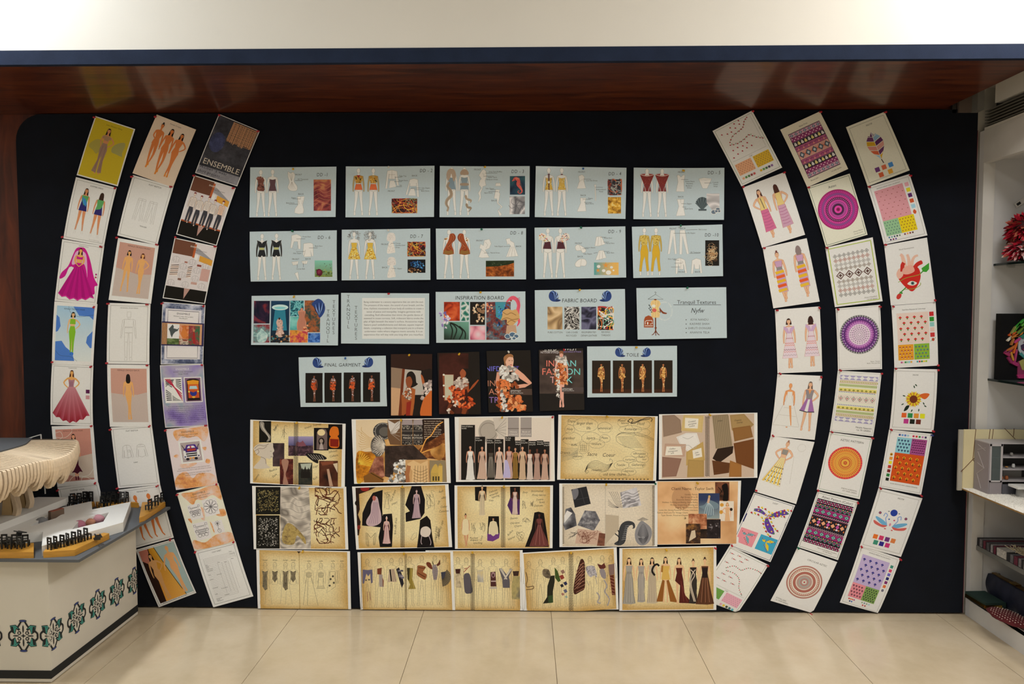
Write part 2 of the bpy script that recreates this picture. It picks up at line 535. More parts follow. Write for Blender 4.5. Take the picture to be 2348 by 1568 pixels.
        s.ell(*F(0,.055),.034 * h,.052 * h,hair if back else skin,14,rot)
        if style == 'long' and not back:
            s.fpoly(F,[(-.036,.06),(-.03,.01),(0,-.004),(.03,.01),(.036,.06),(.02,.022),(0,.03),(-.02,.022)],hair)
        elif style == 'bob' and not back:
            s.fpoly(F,[(-.04,.06),(-.03,.008),(0,-.006),(.03,.008),(.04,.06),(.03,.03),(-.03,.032)],hair)
        elif style == 'bun':
            s.ell(*F(0,-.012),.02 * h,.018 * h,hair,10); s.fpoly(F,[(-.036,.055),(-.03,.01),(0,-.002),(.03,.01),(.036,.055),(.02,.02),(-.02,.02)],hair)
        elif style == 'turban':
            s.fpoly(F,[(-.036,.05),(-.036,.0),(0,-.012),(.036,.0),(.036,.05),(0,.03)],hair)
        if back and style in ('long','bob'):
            s.fpoly(F,[(-.04,.03),(0,-.004),(.04,.03),(.05,.14),(.03,.2),(-.03,.2),(-.05,.14)],hair,2)
        if face and not back and h * s.kk > 60:
            s.strokes([[F(-.02,.05),F(-.008,.05)],[F(.008,.05),F(.02,.05)]],.005 * h,'2a2020')
            s.strokes([[F(-.009,.085),F(.009,.085)]],.006 * h,'A03A38')
        for d in dress:
            s.fpoly(F,d[0],d[1],d[2] if len(d) > 2 else 0,d[3] if len(d) > 3 else None,out=out,ow=ow)
        return F
    def sketch(s,x,y,h,col='6a5f52',w=None,rot=0.0,mir=1,skirt=None,head=True,legs=True,name=None):
        """pencil figure: outline only"""
        if name: s.part(name)
        F = s.loc(x,y,h,rot,mir); w = w or .006 * h
        L = []
        if head:
            L += [[F(.034 * math.cos(a),.06 + .05 * math.sin(a)) for a in [k * math.pi / 5 for k in range(11)]],
                  [F(-.034,.05),F(-.02,.02),F(.034,.04)],[F(-.04,.06),F(-.03,.14)],[F(.04,.06),F(.03,.14)],
                  [F(-.02,.055),F(-.008,.053)],[F(.008,.053),F(.02,.055)],[F(-.008,.088),F(.008,.088)],[F(0,.06),F(-.004,.075)]]
        L += [[F(-.014,.11),F(-.016,.15),F(-.085,.175),F(-.1,.32),F(-.105,.46)],[F(.014,.11),F(.016,.15),F(.085,.175),F(.105,.3),F(.1,.46)],
              [F(-.065,.2),F(-.048,.33),F(-.075,.45)],[F(.065,.2),F(.048,.33),F(.075,.45)]]
        if legs:
            for sg in (-1,1):
                L += [[F(sg * .075,.45),F(sg * .07,.7),F(sg * .075,.93),F(sg * .1,.99),F(sg * .05,1),F(sg * .045,.93),F(sg * .035,.7),F(sg * .006,.5)]]
        if skirt: L += [[F(*p) for p in l] for l in skirt]
        s.strokes(L,w,col)
        return F
    def ruffle(s,pts,cols,n,r,curl=True):
        """crowded petals of cloth inside an outline"""
        xs = [p[0] for p in pts]; ys = [p[1] for p in pts]
        for _ in range(n):
            for _ in range(20):
                p = (s.rng.uniform(min(xs),max(xs)),s.rng.uniform(min(ys),max(ys)))
                if inside(p,pts): break
            rr = r * s.rng.uniform(.6,1.2); c = s.rng.choice(cols)
            s.ell(p[0],p[1],rr,rr * s.rng.uniform(.45,.8),c,7,s.rng.uniform(0,3.1))
            if curl:
                a0 = s.rng.uniform(0,6.2)
                s.strokes([[(p[0] + rr * .7 * math.cos(a0 + k * .6),p[1] + rr * .5 * math.sin(a0 + k * .6)) for k in range(4)]],rr * .14,cols[0])
    def photo(s,x0,y0,x1,y1,mat=None,col='20180F',name='printed_photo',label=None):
        s.part(name,label); s.rect(x0,y0,x1,y1,col,mat)
    def tangle(s,x0,y0,x1,y1,bg,cols,n,w,name='printed_photo',label=None):
        """photo of tangled threads"""
        s.part(name,label); s.rect(x0,y0,x1,y1,bg)
        W,H = x1 - x0,y1 - y0
        cl = lambda p: (max(x0,min(x1,p[0])),max(y0,min(y1,p[1])))
        for i in range(n):
            a = s.rng.uniform(0,6.28); x,y = s.rng.uniform(x0,x1),s.rng.uniform(y0,y1); P = []
            L = s.rng.uniform(.1,.22) * max(W,H); da = s.rng.uniform(-.7,.7)
            for k in range(6): P.append(cl((x,y))); x += L * math.cos(a); y += L * math.sin(a); a += da
            s.strokes([catmull(P,False,3)],w * s.rng.uniform(.6,1.3),cols[i % len(cols)])
    def swatches(s,items,name='colour_swatch'):
        for (x,y,w,c) in items:
            s.part(name); s.rect(x,y,x + w,y + w,c)
    def spiral(s,x,y0,y1,n,w,col='2b2620'):
        s.part('spiral_binding')
        s.line([(x,y0),(x,y1)],w * .12,'4a4034')
        L = []
        for i in range(n):
            yy = y0 + (y1 - y0) * (i + .5) / n
            L.append([(x - w / 2,yy - w * .1),(x - w * .1,yy + w * .08)]); L.append([(x + w * .1,yy - w * .1),(x + w / 2,yy + w * .08)])
        s.strokes(L,(y1 - y0) / n * .42,col)
    def parchment(s,q,base='E3CEA4',edge='B89250',n=(14,9)):
        s.part('printed_spread')
        b = rgb(base,s.G); e = rgb(edge,s.G); sd = s.rng.uniform(0,50)
        def fn(u,v):
            d = min(u,1 - u,v,1 - v) * 2
            t = max(0,1 - d / .42) ** 1.6 * .9 + .35 * max(0,noise.noise(Vector((u * 4 + sd,v * 3,0))))
            t = max(0,min(1,t)); return tuple(b[i] * (1 - t) + e[i] * t for i in range(3))
        s.quadgrid(q,n[0],n[1],fn,'ink_parchment')
    # --- turn it into objects
    def build(s):
        def place(px,py,extra):
            u,v = s.inv(px,py)
            X,Z = wall(px,py)
            return Vector((X,-(s.off + s.bulge(u,v) + extra),max(Z,.005)))
        N = s.N
        me = bpy.data.meshes.new(s.name)
        V = []; F = []
        for i in range(N + 1):
            t = i / N
            e = (s.bil(0,t),s.bil(1,t)) if s.curl[0] == 'v' else (s.bil(t,0),s.bil(t,1))
            V += [place(*e[0],0),place(*e[1],0),place(*e[0],-.0004),place(*e[1],-.0004)]
        for i in range(N):
            a,b = 4 * i,4 * i + 4
            F += [(a,a + 1,b + 1,b),(a + 2,b + 2,b + 3,a + 3),(a,b,b + 2,a + 2),(a + 1,a + 3,b + 3,b + 1)]
        F += [(0,2,3,1),(4 * N,4 * N + 1,4 * N + 3,4 * N + 2)]
        org = V[0].copy()
        me.from_pydata([tuple(p - org) for p in V],[],F)
        at_ = me.color_attributes.new('Col','FLOAT_COLOR','CORNER')
        c = rgb(s.paper,s.G)
        at_.data.foreach_set('color',[x for _ in range(len(at_.data)) for x in (*c,1)])
        uvl = me.uv_layers.new(name='UVMap')
        for l in me.loops:
            p = me.vertices[l.vertex_index].co; uvl.data[l.index].uv = (p.x * 4,p.z * 4)
        root = link(s.name,me,MATS[s.ink]); root.location = org
        tag(root,s.label,s.cat,s.group)
        for pk in dict.fromkeys(o[0] for o in s.ops):
            ops = [o for o in s.ops if o[0] == pk]
            bm = B(); cl = bm.loops.layers.float_color.new('Col'); ul = bm.loops.layers.uv.new('UVMap')
            mats = list(dict.fromkeys(o[6] for o in ops))
            for (_,P,tris,C,lay,bb,mt) in ops:
                vs = [bm.verts.new((p[0],p[1],lay)) for p in P]; mi = mats.index(mt)
                for t in tris:
                    try: f = bm.faces.new([vs[i] for i in t])
                    except ValueError: continue
                    f.material_index = mi
                    for l,i in zip(f.loops,t): l[cl] = (*C[i],1); l[ul].uv = (P[i][0] / 100,P[i][1] / 100)
            loose = [v for v in bm.verts if not v.link_faces]
            if loose: bmesh.ops.delete(bm,geom=loose,context='VERTS')
            if not bm.faces: bm.free(); continue
            iv = [s.inv(v.co.x,v.co.y) for v in bm.verts]
            for ax in (0,1):                                   # trim the print at the paper's edges
                for t,sg in ((.004,-1),(.996,1)):
                    if sg < 0 and min(q[ax] for q in iv) > t or sg > 0 and max(q[ax] for q in iv) < t: continue
                    a,b = (s.bil(t,0),s.bil(t,1)) if ax == 0 else (s.bil(0,t),s.bil(1,t))
                    m_ = s.bil(.5,.5); no = Vector((a[1] - b[1],b[0] - a[0],0))
                    if no.dot(Vector((m_[0] - a[0],m_[1] - a[1],0))) > 0: no = -no
                    bmesh.ops.bisect_plane(bm,geom=bm.verts[:] + bm.edges[:] + bm.faces[:],dist=1e-4,plane_co=(a[0],a[1],0),plane_no=no,clear_outer=True)
            if not bm.faces: bm.free(); continue
            if max(abs(s.curl[1]),abs(s.curl[2])) > 1e-5:
                uv_ = [s.inv(v.co.x,v.co.y)[1 if s.curl[0] == 'v' else 0] for v in bm.verts]
                lo,hi = min(uv_),max(uv_)
                for i in range(1,N):
                    t = i / N
                    if not lo < t < hi: continue
                    a,b = (s.bil(0,t),s.bil(1,t)) if s.curl[0] == 'v' else (s.bil(t,0),s.bil(t,1))
                    bmesh.ops.bisect_plane(bm,geom=bm.verts[:] + bm.edges[:] + bm.faces[:],dist=1e-4,plane_co=(a[0],a[1],0),plane_no=(a[1] - b[1],b[0] - a[0],0))
            for v in bm.verts: v.co = place(v.co.x,v.co.y,.00018 + LAYER * v.co.z) - org
            bm.normal_update()
            for f in bm.faces:
                if f.normal.y > 0: f.normal_flip()
            m = bpy.data.meshes.new(s.parts.get(pk,pk)); bm.to_mesh(m); bm.free()
            o = link(s.parts.get(pk,pk),m,[MATS[k] for k in mats],root)
            if pk in s.plabel: o['label'] = s.plabel[pk]
        return root

# ------------------------------------------------------------------ the room
def wood_mat(name,cols,scale,stretch,rough,rot=0.0,coat=.5,croug=.12):
    m = bpy.data.materials.new(name); MATS[name] = m
    nt,p = nodes_of(m)
    tc = nt.nodes.new('ShaderNodeTexCoord'); mp = nt.nodes.new('ShaderNodeMapping')
    mp.inputs['Scale'].default_value = stretch; mp.inputs['Rotation'].default_value = (0,0,rot)
    nt.links.new(tc.outputs['Object'],mp.inputs[0])
    t = nt.nodes.new('ShaderNodeTexNoise'); t.inputs['Scale'].default_value = scale; t.inputs['Detail'].default_value = 6; t.inputs['Distortion'].default_value = 1.2
    nt.links.new(mp.outputs[0],t.inputs['Vector'])
    r = nt.nodes.new('ShaderNodeValToRGB'); ramp_set(r,cols,1.0,[.3 + .4 * i / (len(cols) - 1) for i in range(len(cols))])
    nt.links.new(t.outputs['Fac'],r.inputs[0]); nt.links.new(r.outputs[0],p.inputs['Base Color'])
    p.inputs['Roughness'].default_value = rough; p.inputs['Specular IOR Level'].default_value = .25; p.inputs['Coat Weight'].default_value = coat; p.inputs['Coat Roughness'].default_value = croug
    return m
M_wood = wood_mat('varnished_veneer',['381407','50200C','66300F'],3.0,(1,7,7),.5,.5,.5,.16)
M_woodw = wood_mat('wall_veneer',['3A1407','52200A','662C0F'],3.0,(6,6,.8),.55,0,.12,.3)
M_upper = plain('cream_wall_paint','CCC8C1',.7,var=.02,scale=2,bump=.05,bscale=30)
M_white = plain('white_room_paint','DFDBD2',.75,var=.02,scale=2)
M_ceil = plain('ceiling_paint','E6E3DC',.8,var=.02,scale=2)
M_felt = plain('navy_felt','090E19',.95,var=.25,scale=9,bump=.5,bscale=900,sheen=.1,spec=.15)
M_band = plain('blue_felt_trim','1C2539',.95,var=.15,scale=12,bump=.5,bscale=900,spec=.15)
M_grout = plain('grey_grout','9C8A70',.8)
M_dark = plain('shadow_gap_paint','1A1715',.8)
M_whitep = plain('white_laminate','C8C7C8',.45,var=.04,scale=3)
M_whited = plain('scuffed_white_laminate','CDCAC6',.5,var=.07,scale=5)
# floor tile: polished porcelain with faint clouding
mt = bpy.data.materials.new('polished_beige_tile'); MATS['tile'] = mt
nt,p = nodes_of(mt)
tc = nt.nodes.new('ShaderNodeTexCoord'); g_ = nt.nodes.new('ShaderNodeNewGeometry')
nz = nt.nodes.new('ShaderNodeTexNoise'); nz.inputs['Scale'].default_value = 2.2; nz.inputs['Detail'].default_value = 9; nz.inputs['Roughness'].default_value = .65
nt.links.new(g_.outputs['Position'],nz.inputs['Vector'])
r = nt.nodes.new('ShaderNodeValToRGB'); ramp_set(r,['B9A88B','C5B499','CFC0A8'],1.0,[.3,.5,.7])
nt.links.new(nz.outputs['Fac'],r.inputs[0]); nt.links.new(r.outputs[0],p.inputs['Base Color'])
p.inputs['Roughness'].default_value = .17; p.inputs['Specular IOR Level'].default_value = .5

XL,XR,YB = -3.6,2.56,-6.2
BZ = wall(1203,254)[1]                 # underside of the soffit = top of the board
fl = obj('floor',box(B(),XL,XR,YB,.08,-.06,-.004),M_grout); tag(fl,kind='structure')
TS,GAP = .613,.0022
tb = box(B(),GAP / 2,TS - GAP / 2,GAP / 2,TS - GAP / 2,-.005,0)
bmesh.ops.recalc_face_normals(tb,faces=tb.faces)
tile_me = bpy.data.meshes.new('tile'); tb.to_mesh(tile_me); tb.free(); tile_me.materials.append(mt)
jx,jy = .128,-.075
for i in range(-7,4):
    for j in range(0,10):
        x0,y0 = jx + TS * i,jy - TS * (j + 1)
        if x0 + TS < XL or x0 > XR - .02: continue
        t = bpy.data.objects.new('tile',tile_me); COL.objects.link(t); t.parent = fl
        t.location = (x0,y0,0)
        if x0 < XL: t.location.x = XL; t.scale.x = (x0 + TS - XL) / TS
        if x0 + TS > XR: t.scale.x = (XR - x0) / TS
for i in range(-7,4):                  # the cut row along the board
    x0 = jx + TS * i
    if x0 + TS < XL or x0 > XR - .02: continue
    t = bpy.data.objects.new('tile',tile_me); COL.objects.link(t); t.parent = fl; t.location = (x0,jy,0); t.scale.y = .24
    if x0 < XL: t.location.x = XL; t.scale.x = (x0 + TS - XL) / TS
    if x0 + TS > XR: t.scale.x = (XR - x0) / TS
def struct(name,bm,m,parent=None):
    o = obj(name,bm,m,parent)
    if not parent: o['kind'] = 'structure'
    return o
struct('ceiling',box(B(),XL,XR,YB,.1,CEIL_Z,CEIL_Z + .1),M_ceil)
struct('wall_left',box(B(),XL - .1,XL,YB,.1,0,CEIL_Z),M_white)
struct('wall_right',box(B(),XR,XR + .1,YB,.1,0,CEIL_Z),M_white)
struct('wall_rear',box(B(),XL,XR,YB - .1,YB,0,CEIL_Z),M_white)
XB0,XB1 = wall(49,700)[0],wall(2229,700)[0]
struct('wall_back',box(B(),XL,XB1 + .004,.022,.1,0,BZ + .06),M_woodw)
struct('wall_alcove',box(B(),XB1 + .004,XR,.022,.1,0,2.60),M_white)
SY = -.63
SXR = wall(2166,258)[0]                # right end of the wooden soffit
struct('soffit',box(B(),XL,SXR,SY,.022,BZ,BZ + .05),M_wood)
struct('soffit_infill',box(B(),SXR,XR,SY,.022,BZ + .10,BZ + .14),M_upper)
struct('soffit_end',box(B(),SXR - .02,SXR,SY,.022,BZ + .05,BZ + .14),M_dark)
struct('trim_1',box(B(),XL,XR,SY - .022,SY,BZ - .001,BZ + .052),M_band)
struct('wall_upper',box(B(),XL,XR,SY - .02,SY + .04,BZ + .052,CEIL_Z),M_upper)
# thin metal post and grey duct piece seen above the board's right end
e = empty('duct_bracket',(wall(2190,250)[0],.0,BZ)); tag(e,'grey metal bracket and post in the gap above the right end of the board','bracket')
obj('post',box(B(),-.012,.006,-.0,.015,-.02,.098),plain('dull_dark_metal','3A3532',.5,.4),e)
obj('plate',box(B(),.012,.07,-.01,.012,-.02,.09),plain('rusty_plate','5E5048',.7),e)
obj('duct_face',box(B(),.07,.1,-.05,.0,-.02,.085),plain('galvanised_duct','7E7C78',.55,.3),e)

# pin board: felt panel with a rounded upper left corner
XB0,XB1 = wall(49,700)[0],wall(2229,700)[0]
rad = .125
out = [(XB0,.008),(XB1,.008),(XB1,BZ - .004),(XB0 + rad,BZ - .004)]
cz = BZ - .004 - rad
out += [(XB0 + rad + rad * math.cos(a),cz + rad * math.sin(a)) for a in [math.pi / 2 + k * math.pi / 16 for k in range(1,9)]]
pb = plate(B(),out,(0,0.0,0),(1,0,0),(0,0,1),(0,1,0),.02)
board = obj('pin_board',pb,M_felt,bevel=.003)
tag(board,'huge navy felt pin board covering the wall behind all the sheets','pin board')
ed = obj('edge_strip',box(B(),XB1,XB1 + .0018,-.001,.02,.008,BZ - .1),plain('red_edge_tape','6E1E28',.6),board)

# ceiling lamps: flush panels the light comes from
lamp_mats = [emit('lamp_diffuser','FFF6E8',6.0),plain('lamp_frame_white','E4E2DE',.4)]
names = ['small square ceiling lamp nearest the left end of the fascia','small square ceiling lamp nearest the right end of the fascia','large ceiling panel lamp left of the room centre',
         'large ceiling panel lamp right of the room centre','large ceiling panel lamp above the photographer']
for (lx,ly,sx,sy,pw,lc),nm in zip(LAMPS,names):
    e = empty('ceiling_lamp',(lx,ly,CEIL_Z)); tag(e,nm,'ceiling lamp')
    bm = B()
    for k in (-1,1):
        box(bm,k * (sx / 2 + .015) - .015,k * (sx / 2 + .015) + .015,-sy / 2 - .03,sy / 2 + .03,-.03,0)
        box(bm,-sx / 2,sx / 2,k * (sy / 2 + .015) - .015,k * (sy / 2 + .015) + .015,-.03,0)
    obj('lamp_frame',bm,lamp_mats[1],e)
    obj('diffuser',box(B(),-sx / 2,sx / 2,-sy / 2,sy / 2,-.02,0),lamp_mats[0],e)

# ------------------------------------------------------------------ left columns of pinned sheets
F1,F2,F3,F4,F5=(100,250,3.4844),(340,250,3.4844),(100,680,3.4844),(340,680,3.4844),(240,1080,4.6118)
GL='sheets in the three curved columns on the left'
def col_sheet(key,name,label,short,corners,fr,i,**k):
    k.setdefault('curl',('v',.0015+.002*((hash_(key)*7)%3),.001))
    return Sheet(key,name,label,corners,fr=fr,short=short,off=.0065-.0006*i,group=k.pop('group',GL),cat=k.pop('cat','sheet'),**k).uv()
def hash_(k):return sum(ord(c)*(i+3)for i,c in enumerate(k))
ST='6E6A66'
def title(c,t,x=50,y=12,size=4.6,col='4a4744',**k):
    c.part('printed_title');c.text(t,x,y,size,col,**k)
def frame_line(c,i=5,w=.6,col='77746F',**k):
    c.part('frame_line');c.border(i,w,col,**k)
def grad(c0,c1,g=1.3):
    a,b=rgb(c0,g),rgb(c1,g)
    return lambda t:tuple(a[i]*(1-t)+b[i]*t for i in range(3))
LEHENGA=[(-.06,.36),(.06,.36)]

# --- column A
c=col_sheet('A1','fashion_sheet','yellow sheet of a woman in beige trousers and sheer cape, top of the leftmost column','the yellow cape sheet',[(420,58),(738,163),(600,620),(272,530)],F1,0)
c.part('printed_background');c.rect(2.5,2.5,97,142,'C2AC28')
title(c,'Indo-Western Wear',52,13,4.8,'5E5618')
c.part('printed_cape');c.blobp([(36,52),(22,50),(10,62),(8,72),(20,78),(30,84),(38,70)],'A79B4A');c.part('printed_cape');c.blobp([(62,58),(72,46),(86,40),(90,48),(88,66),(90,74),(74,72),(63,70)],'A09A5C')
c.fig(43,18,112,'C98A5E','2A1C16','long',('back','hip'),'S',rot=.0,dress=[
    ([(-.1,.19),(-.06,.165),(.06,.165),(.1,.19),(.09,.24),(.05,.235),(.045,.27),(-.045,.27),(-.05,.235),(-.09,.24)],'A58262',0),
    ([(-.05,.33),(.05,.33),(.08,.46),(.06,.7),(.09,.96),(.0,.97),(.0,.6),(-.02,.7),(-.02,.98),(-.12,.96),(-.06,.7),(-.08,.46)],'94776A',0)])
c.strokes([[(40,62),(36,120)],[(47,62),(48,122)]],.7,'70584E')

c=col_sheet('A2','fashion_sheet','white sheet with front and back of a navy, green and blue summer dress','the summer dress sheet',[(265,545),(590,630),(490,1095),(165,1035)],F1,1)
frame_line(c);title(c,'SUMMER DRESS',54,13)
for bk,x,y in((False,33,19),(True,71,21)):
    F=c.fig(x,y,108,'D08C62','3A261C','long',('down','down'),'A',back=bk,shoes='none',dress=[([(-.075,.165),(.075,.165),(.06,.3),(.09,.5),(-.09,.5),(-.06,.3)],'2C2668')])
    c.fpoly(F,[(-.075,.165),(.075,.165),(.06,.3),(.0,.38),(-.06,.26)]if not bk else[(-.075,.165),(.075,.165),(.06,.3),(.03,.36),(-.08,.4),(-.06,.3)],'5AA060')
    if not bk:c.fpoly(F,[(-.068,.2),(.02,.24),(.062,.33),(.05,.4),(-.02,.33)],'3A86C4')
    c.strokes([[F(sx,.78),F(sx*1.3,.95),F(sx*1.5,1.0),F(sx*.9,1.0),F(sx*.8,.8)]for sx in(-.07,.07)],.4,'B8B4AE')
c.part('printed_credit');c.text('first year fashion design',74,137,2.6,'8a8680')

c=col_sheet('A3','fashion_sheet','white sheet with a magenta lehenga and long veil in the leftmost column','the magenta lehenga sheet',[(155,1040),(490,1095),(430,1562),(95,1533)],F1,2)
frame_line(c);title(c,'LEHENGA CHOLI',52,10,3)
c.part('printed_veil');c.blobp([(47,12),(58,15),(72,40),(86,80),(97,97),(90,102),(92,120),(80,118),(70,90),(30,60),(18,84),(6,92),(8,78),(22,60),(30,32),(36,16)],'C01888')
c.blobp([(38,22),(30,46),(32,56),(44,50),(58,50),(66,66),(70,82),(66,50),(58,24)],'D9A8CC')
F=c.fig(47,14,108,'E0A860','3A1E14','long',('clasp','clasp'),None,dress=[
    ([(-.07,.18),(-.03,.2),(.03,.2),(.07,.18),(.065,.25),(-.065,.25)],'C2188A'),([(-.05,.33),(.05,.33),(.08,.4),(-.08,.4)],'C2188A')])
c.part('printed_skirt')
n=9;top=[(40+14*i/n,54)for i in range(n+1)];bot=[(6+86*i/n,128+9*math.sin(math.pi*i/n)+(3 if i%2 else-2))for i in range(n+1)]
for i in range(n):c.poly([top[i],top[i+1],bot[i+1],bot[i]],'B81280' if i%2 else 'A60E74')
c.line([(x,y-2)for x,y in bot],1.2,'D83CA4')
F=c.loc(47,14,108);c.limb([F(-.08,.22),F(-.09,.33),F(0,.41)],[3,2.6,1.6],'E0A860');c.limb([F(.08,.22),F(.09,.33),F(0,.41)],[3,2.6,1.6],'E0A860')
c.swatches([(88,70,4,'A81878'),(88,77,4,'B83A5E')])

c=col_sheet('A4','fashion_sheet','pale blue abstract sheet with a figure in a lime green crop top and leggings','the lime green outfit sheet',[(92,38),(435,60),(402,550),(72,538)],F3,3)
c.part('printed_background');c.grid(7,9,94,136,2,6,lambda u,v:grad('9CC0EC','D4E6F2')(v))
for b in([(45,9),(94,9),(94,38),(84,30),(60,30)],[(7,30),(14,36),(18,56),(12,68),(7,70)],[(94,64),(82,78),(80,92),(90,104),(94,104)],[(7,92),(22,90),(32,104),(48,116),(54,136),(7,136)]):
    c.blobp(b,'4470C0',n=3)if 0 else c.poly(b,'4A78C8')
c.part('accent_line');c.strokes([catmull([(34,9),(40,24),(60,32),(94,26)],False)],.5,'2C3A50');c.part('accent_line');c.strokes([catmull([(7,112),(20,124),(44,126),(60,136)],False)],.5,'2C3A50')
title(c,'FEMALE TRENDY WEAR',48,17,4.6,'2A3A60')
c.fig(46,22,100,'E6B080','14120F','bob',('down','hip'),'X',shoes='2A6CC8',dress=[([(-.055,.165),(.055,.165),(.07,.28),(-.07,.28)],'7CB32C'),([(-.052,.33),(.052,.33),(.08,.46),(.055,.7),(.045,.94),(.01,.94),(.0,.6),(-.01,.94),(-.035,.94),(-.05,.7),(-.08,.46)],'7CB32C')])

c=col_sheet('A5','fashion_sheet','white sheet with a red strapless ball gown in the leftmost column','the red ball gown sheet',[(72,535),(402,552),(400,1030),(62,1022)],F3,4)
frame_line(c);title(c,'EVENING GOWN',50,9,2.6)
c.fig(49,13,108,'DFA45E','4A2414','long',('hip','hip'),None,top=True,dress=[([(-.065,.2),(0,.22),(.065,.2),(.05,.36),(.07,.4),(-.07,.4),(-.05,.36)],'A87888')])
c.part('printed_skirt')
n=11;top=[(42+16*i/n,53)for i in range(n+1)];bot=[(5+88*i/n,118+19*math.sin(math.pi*i/n)+(3 if i%2 else-2))for i in range(n+1)]
for i in range(n):c.add([top[i],top[i+1],bot[i+1],bot[i]],[(0,1,2),(0,2,3)],['B87884','C08A94','982234' if i%2 else 'B05064','8E1C2C'])
c.strokes([[(45,40),(45,52)],[(48,40),(48,52)],[(51,40),(51,52)]],.7,'5A3440')
c.swatches([(84,58,9,'561A4A'),(84,72,9,'C08C94')])

c=col_sheet('A6','fashion_sheet','terracotta toned sheet with a dark maroon evening dress, half hidden by the wooden canopy model','the maroon evening wear sheet',[(68,1035),(400,1025),(440,1490),(115,1520)],F3,5)
c.part('printed_background');c.rect(8,8,92,134,'C0887A');c.poly([(8,84),(30,80),(60,76),(92,70),(92,134),(8,134)],'C2B2A4');c.poly([(8,112),(30,118),(60,128),(92,130),(92,134),(8,134)],'A87468')
c.part('accent_line');c.strokes([catmull([(8,16),(20,14),(24,26),(14,32),(8,28)],False),catmull([(8,26),(30,28),(46,16),(48,8)],False),catmull([(30,134),(44,122),(70,126),(84,134)],False),catmull([(92,108),(80,122),(64,126),(60,134)],False)],.8,'E8DDD2')
title(c,'FEMALE EVENING WEAR',50,14,4.4,'6A3A34')
c.fig(50,20,112,'D99A78','1C1412','long',('down','down'),'X',dress=[([(-.07,.17),(.07,.17),(.05,.33),(.07,.5),(.06,.68),(.14,.84),(.08,.82),(.02,.87),(-.04,.83),(-.12,.84),(-.06,.68),(-.07,.5),(-.05,.33)],'4A1428')],shoes='5A1A2C')

c=col_sheet('A7','fashion_sheet','white sheet mostly hidden behind the row of tiny black chairs, low in the leftmost column','the white sheet behind the tiny chairs',[(132.7,1117.5),(226.5,1106),(259,1236),(166,1254)],(0,0,1),6)
frame_line(c);title(c,'SUMMER WEAR',46,13,5)
c.fig(36,18,104,'D08C62','2A1E1A','long',('down','down'),'A',dress=[([(-.075,.165),(.075,.165),(.1,.55),(-.1,.55)],'7A8AA8')])
c.fig(68,18,104,'D08C62','2A1E1A','long',('down','down'),'A',back=True,dress=[([(-.075,.165),(.075,.165),(.1,.55),(-.1,.55)],'7A8AA8')])

# --- column B
c=col_sheet('B1','fashion_sheet','cream sheet of three bare orange croquis figures, top of the second column','the three croquis sheet',[(73.6,46.7),(386.9,166.9),(204.1,628.6),(-119.2,514.7)],F2,0,paper='DCC9B8')
title(c,'Female Croquis',52,10,4.4,'6A5A4C')
for x,y,h,a,st in((24,14,108,('clasp','down'),'bun'),(50,18,112,('down','down'),'long'),(76,20,108,('down','hip'),'long')):
    c.fig(x,y,h,'D07A42','1E1512',st,a,'walk' if x<70 else 'X',face=True,rot=.02,shoes='DC8A3C')
c=col_sheet('B2','fashion_sheet','flat sketch sheet with thin pencil drawings of two trousers','the trouser flat sketch',[(720,528),(1043,622),(915,1090),(595,1010)],F1,1)
frame_line(c);title(c,'FLAT SKETCH',58,13,5,'3a3836')
c.part('pencil_drawing')
for x in(38,66):
    c.strokes([[(x-9,48),(x+9,48)],[(x-9,52),(x+9,52)],[(x-9,48),(x-12,100),(x-5,100),(x-.5,62)],[(x+9,48),(x+12,100),(x+5,100),(x+.5,62)],[(x-6,54),(x-8,98)],[(x+6,54),(x+8,98)],[(x,48),(x,62)]],.4,'8E8A84')
title(c,'TROUSER',56,112,4,'2a2826')
c=col_sheet('B3','fashion_sheet','dusty pink sheet with two bare front-view croquis figures','the two front croquis sheet',[(600,1030),(925,1090),(864,1556),(525,1525)],F1,2)
c.part('printed_background');c.rect(6,8,92,134,'C09486');c.poly([(6,68),(30,72),(60,78),(92,74),(92,134),(6,134)],'BDAEA8')
title(c,'FEMALE CROQUI FRONT',54,15,5,'5A3C34')
c.fig(33,24,98,'DDA668','15110E','bob',('down','down'),'A');c.fig(66,26,98,'DDA668','5A2A1C','bob',('down','hip'),'X')
c=col_sheet('B4','fashion_sheet','white sheet with a mechanical block figure drawn in thin grey lines','the block figure sheet',[(522,50),(858,60),(850,540),(510,535)],F3,3)
frame_line(c,6);title(c,'MECHANICAL CROQUI FEMALE',50,12,3,'4a4744')
c.part('pencil_drawing')
bx=[(46,20,55,33),(48,33,53,37),(40,38,61,56),(43,56,58,58),(41,58,60,70)]
L=[[(a,b),(c_,b),(c_,d),(a,d),(a,b)]for a,b,c_,d in bx]
for s_ in(-1,1):
    f=lambda q:[(50.5+s_*x,y)for x,y in q]
    L+=[f([(11,38),(15,40),(16.5,58),(13,58),(11,42)]),f([(16.5,59),(18.5,76),(15.5,76),(13.4,59),(16.5,59)]),f([(15.5,77),(18,77),(19,82),(17,84),(15.5,77)]),
          f([(.8,71),(9.5,70),(9,92),(2,92),(.8,71)]),f([(2,93),(9,93),(8,128),(3,128),(2,93)]),f([(3,129),(8,129),(9,136),(2.6,136),(3,129)])]
c.strokes(L,.45,'9A968F')
c=col_sheet('B5','fashion_sheet','dusty pink sheet with one long-haired croquis figure seen from behind','the back croquis sheet',[(512,540),(850,545),(870,1038),(535,1038)],F3,4)
c.part('printed_background');c.rect(8,9,93,134,'C09486');c.poly([(8,66),(40,70),(70,70),(93,64),(93,134),(8,134)],'BDAEA8')
title(c,'FEMALE CROQUI BACK',50,15,5,'5A3C34')
c.fig(49,22,106,'DDA668','1C1614','long',('down','down'),'X',back=True)
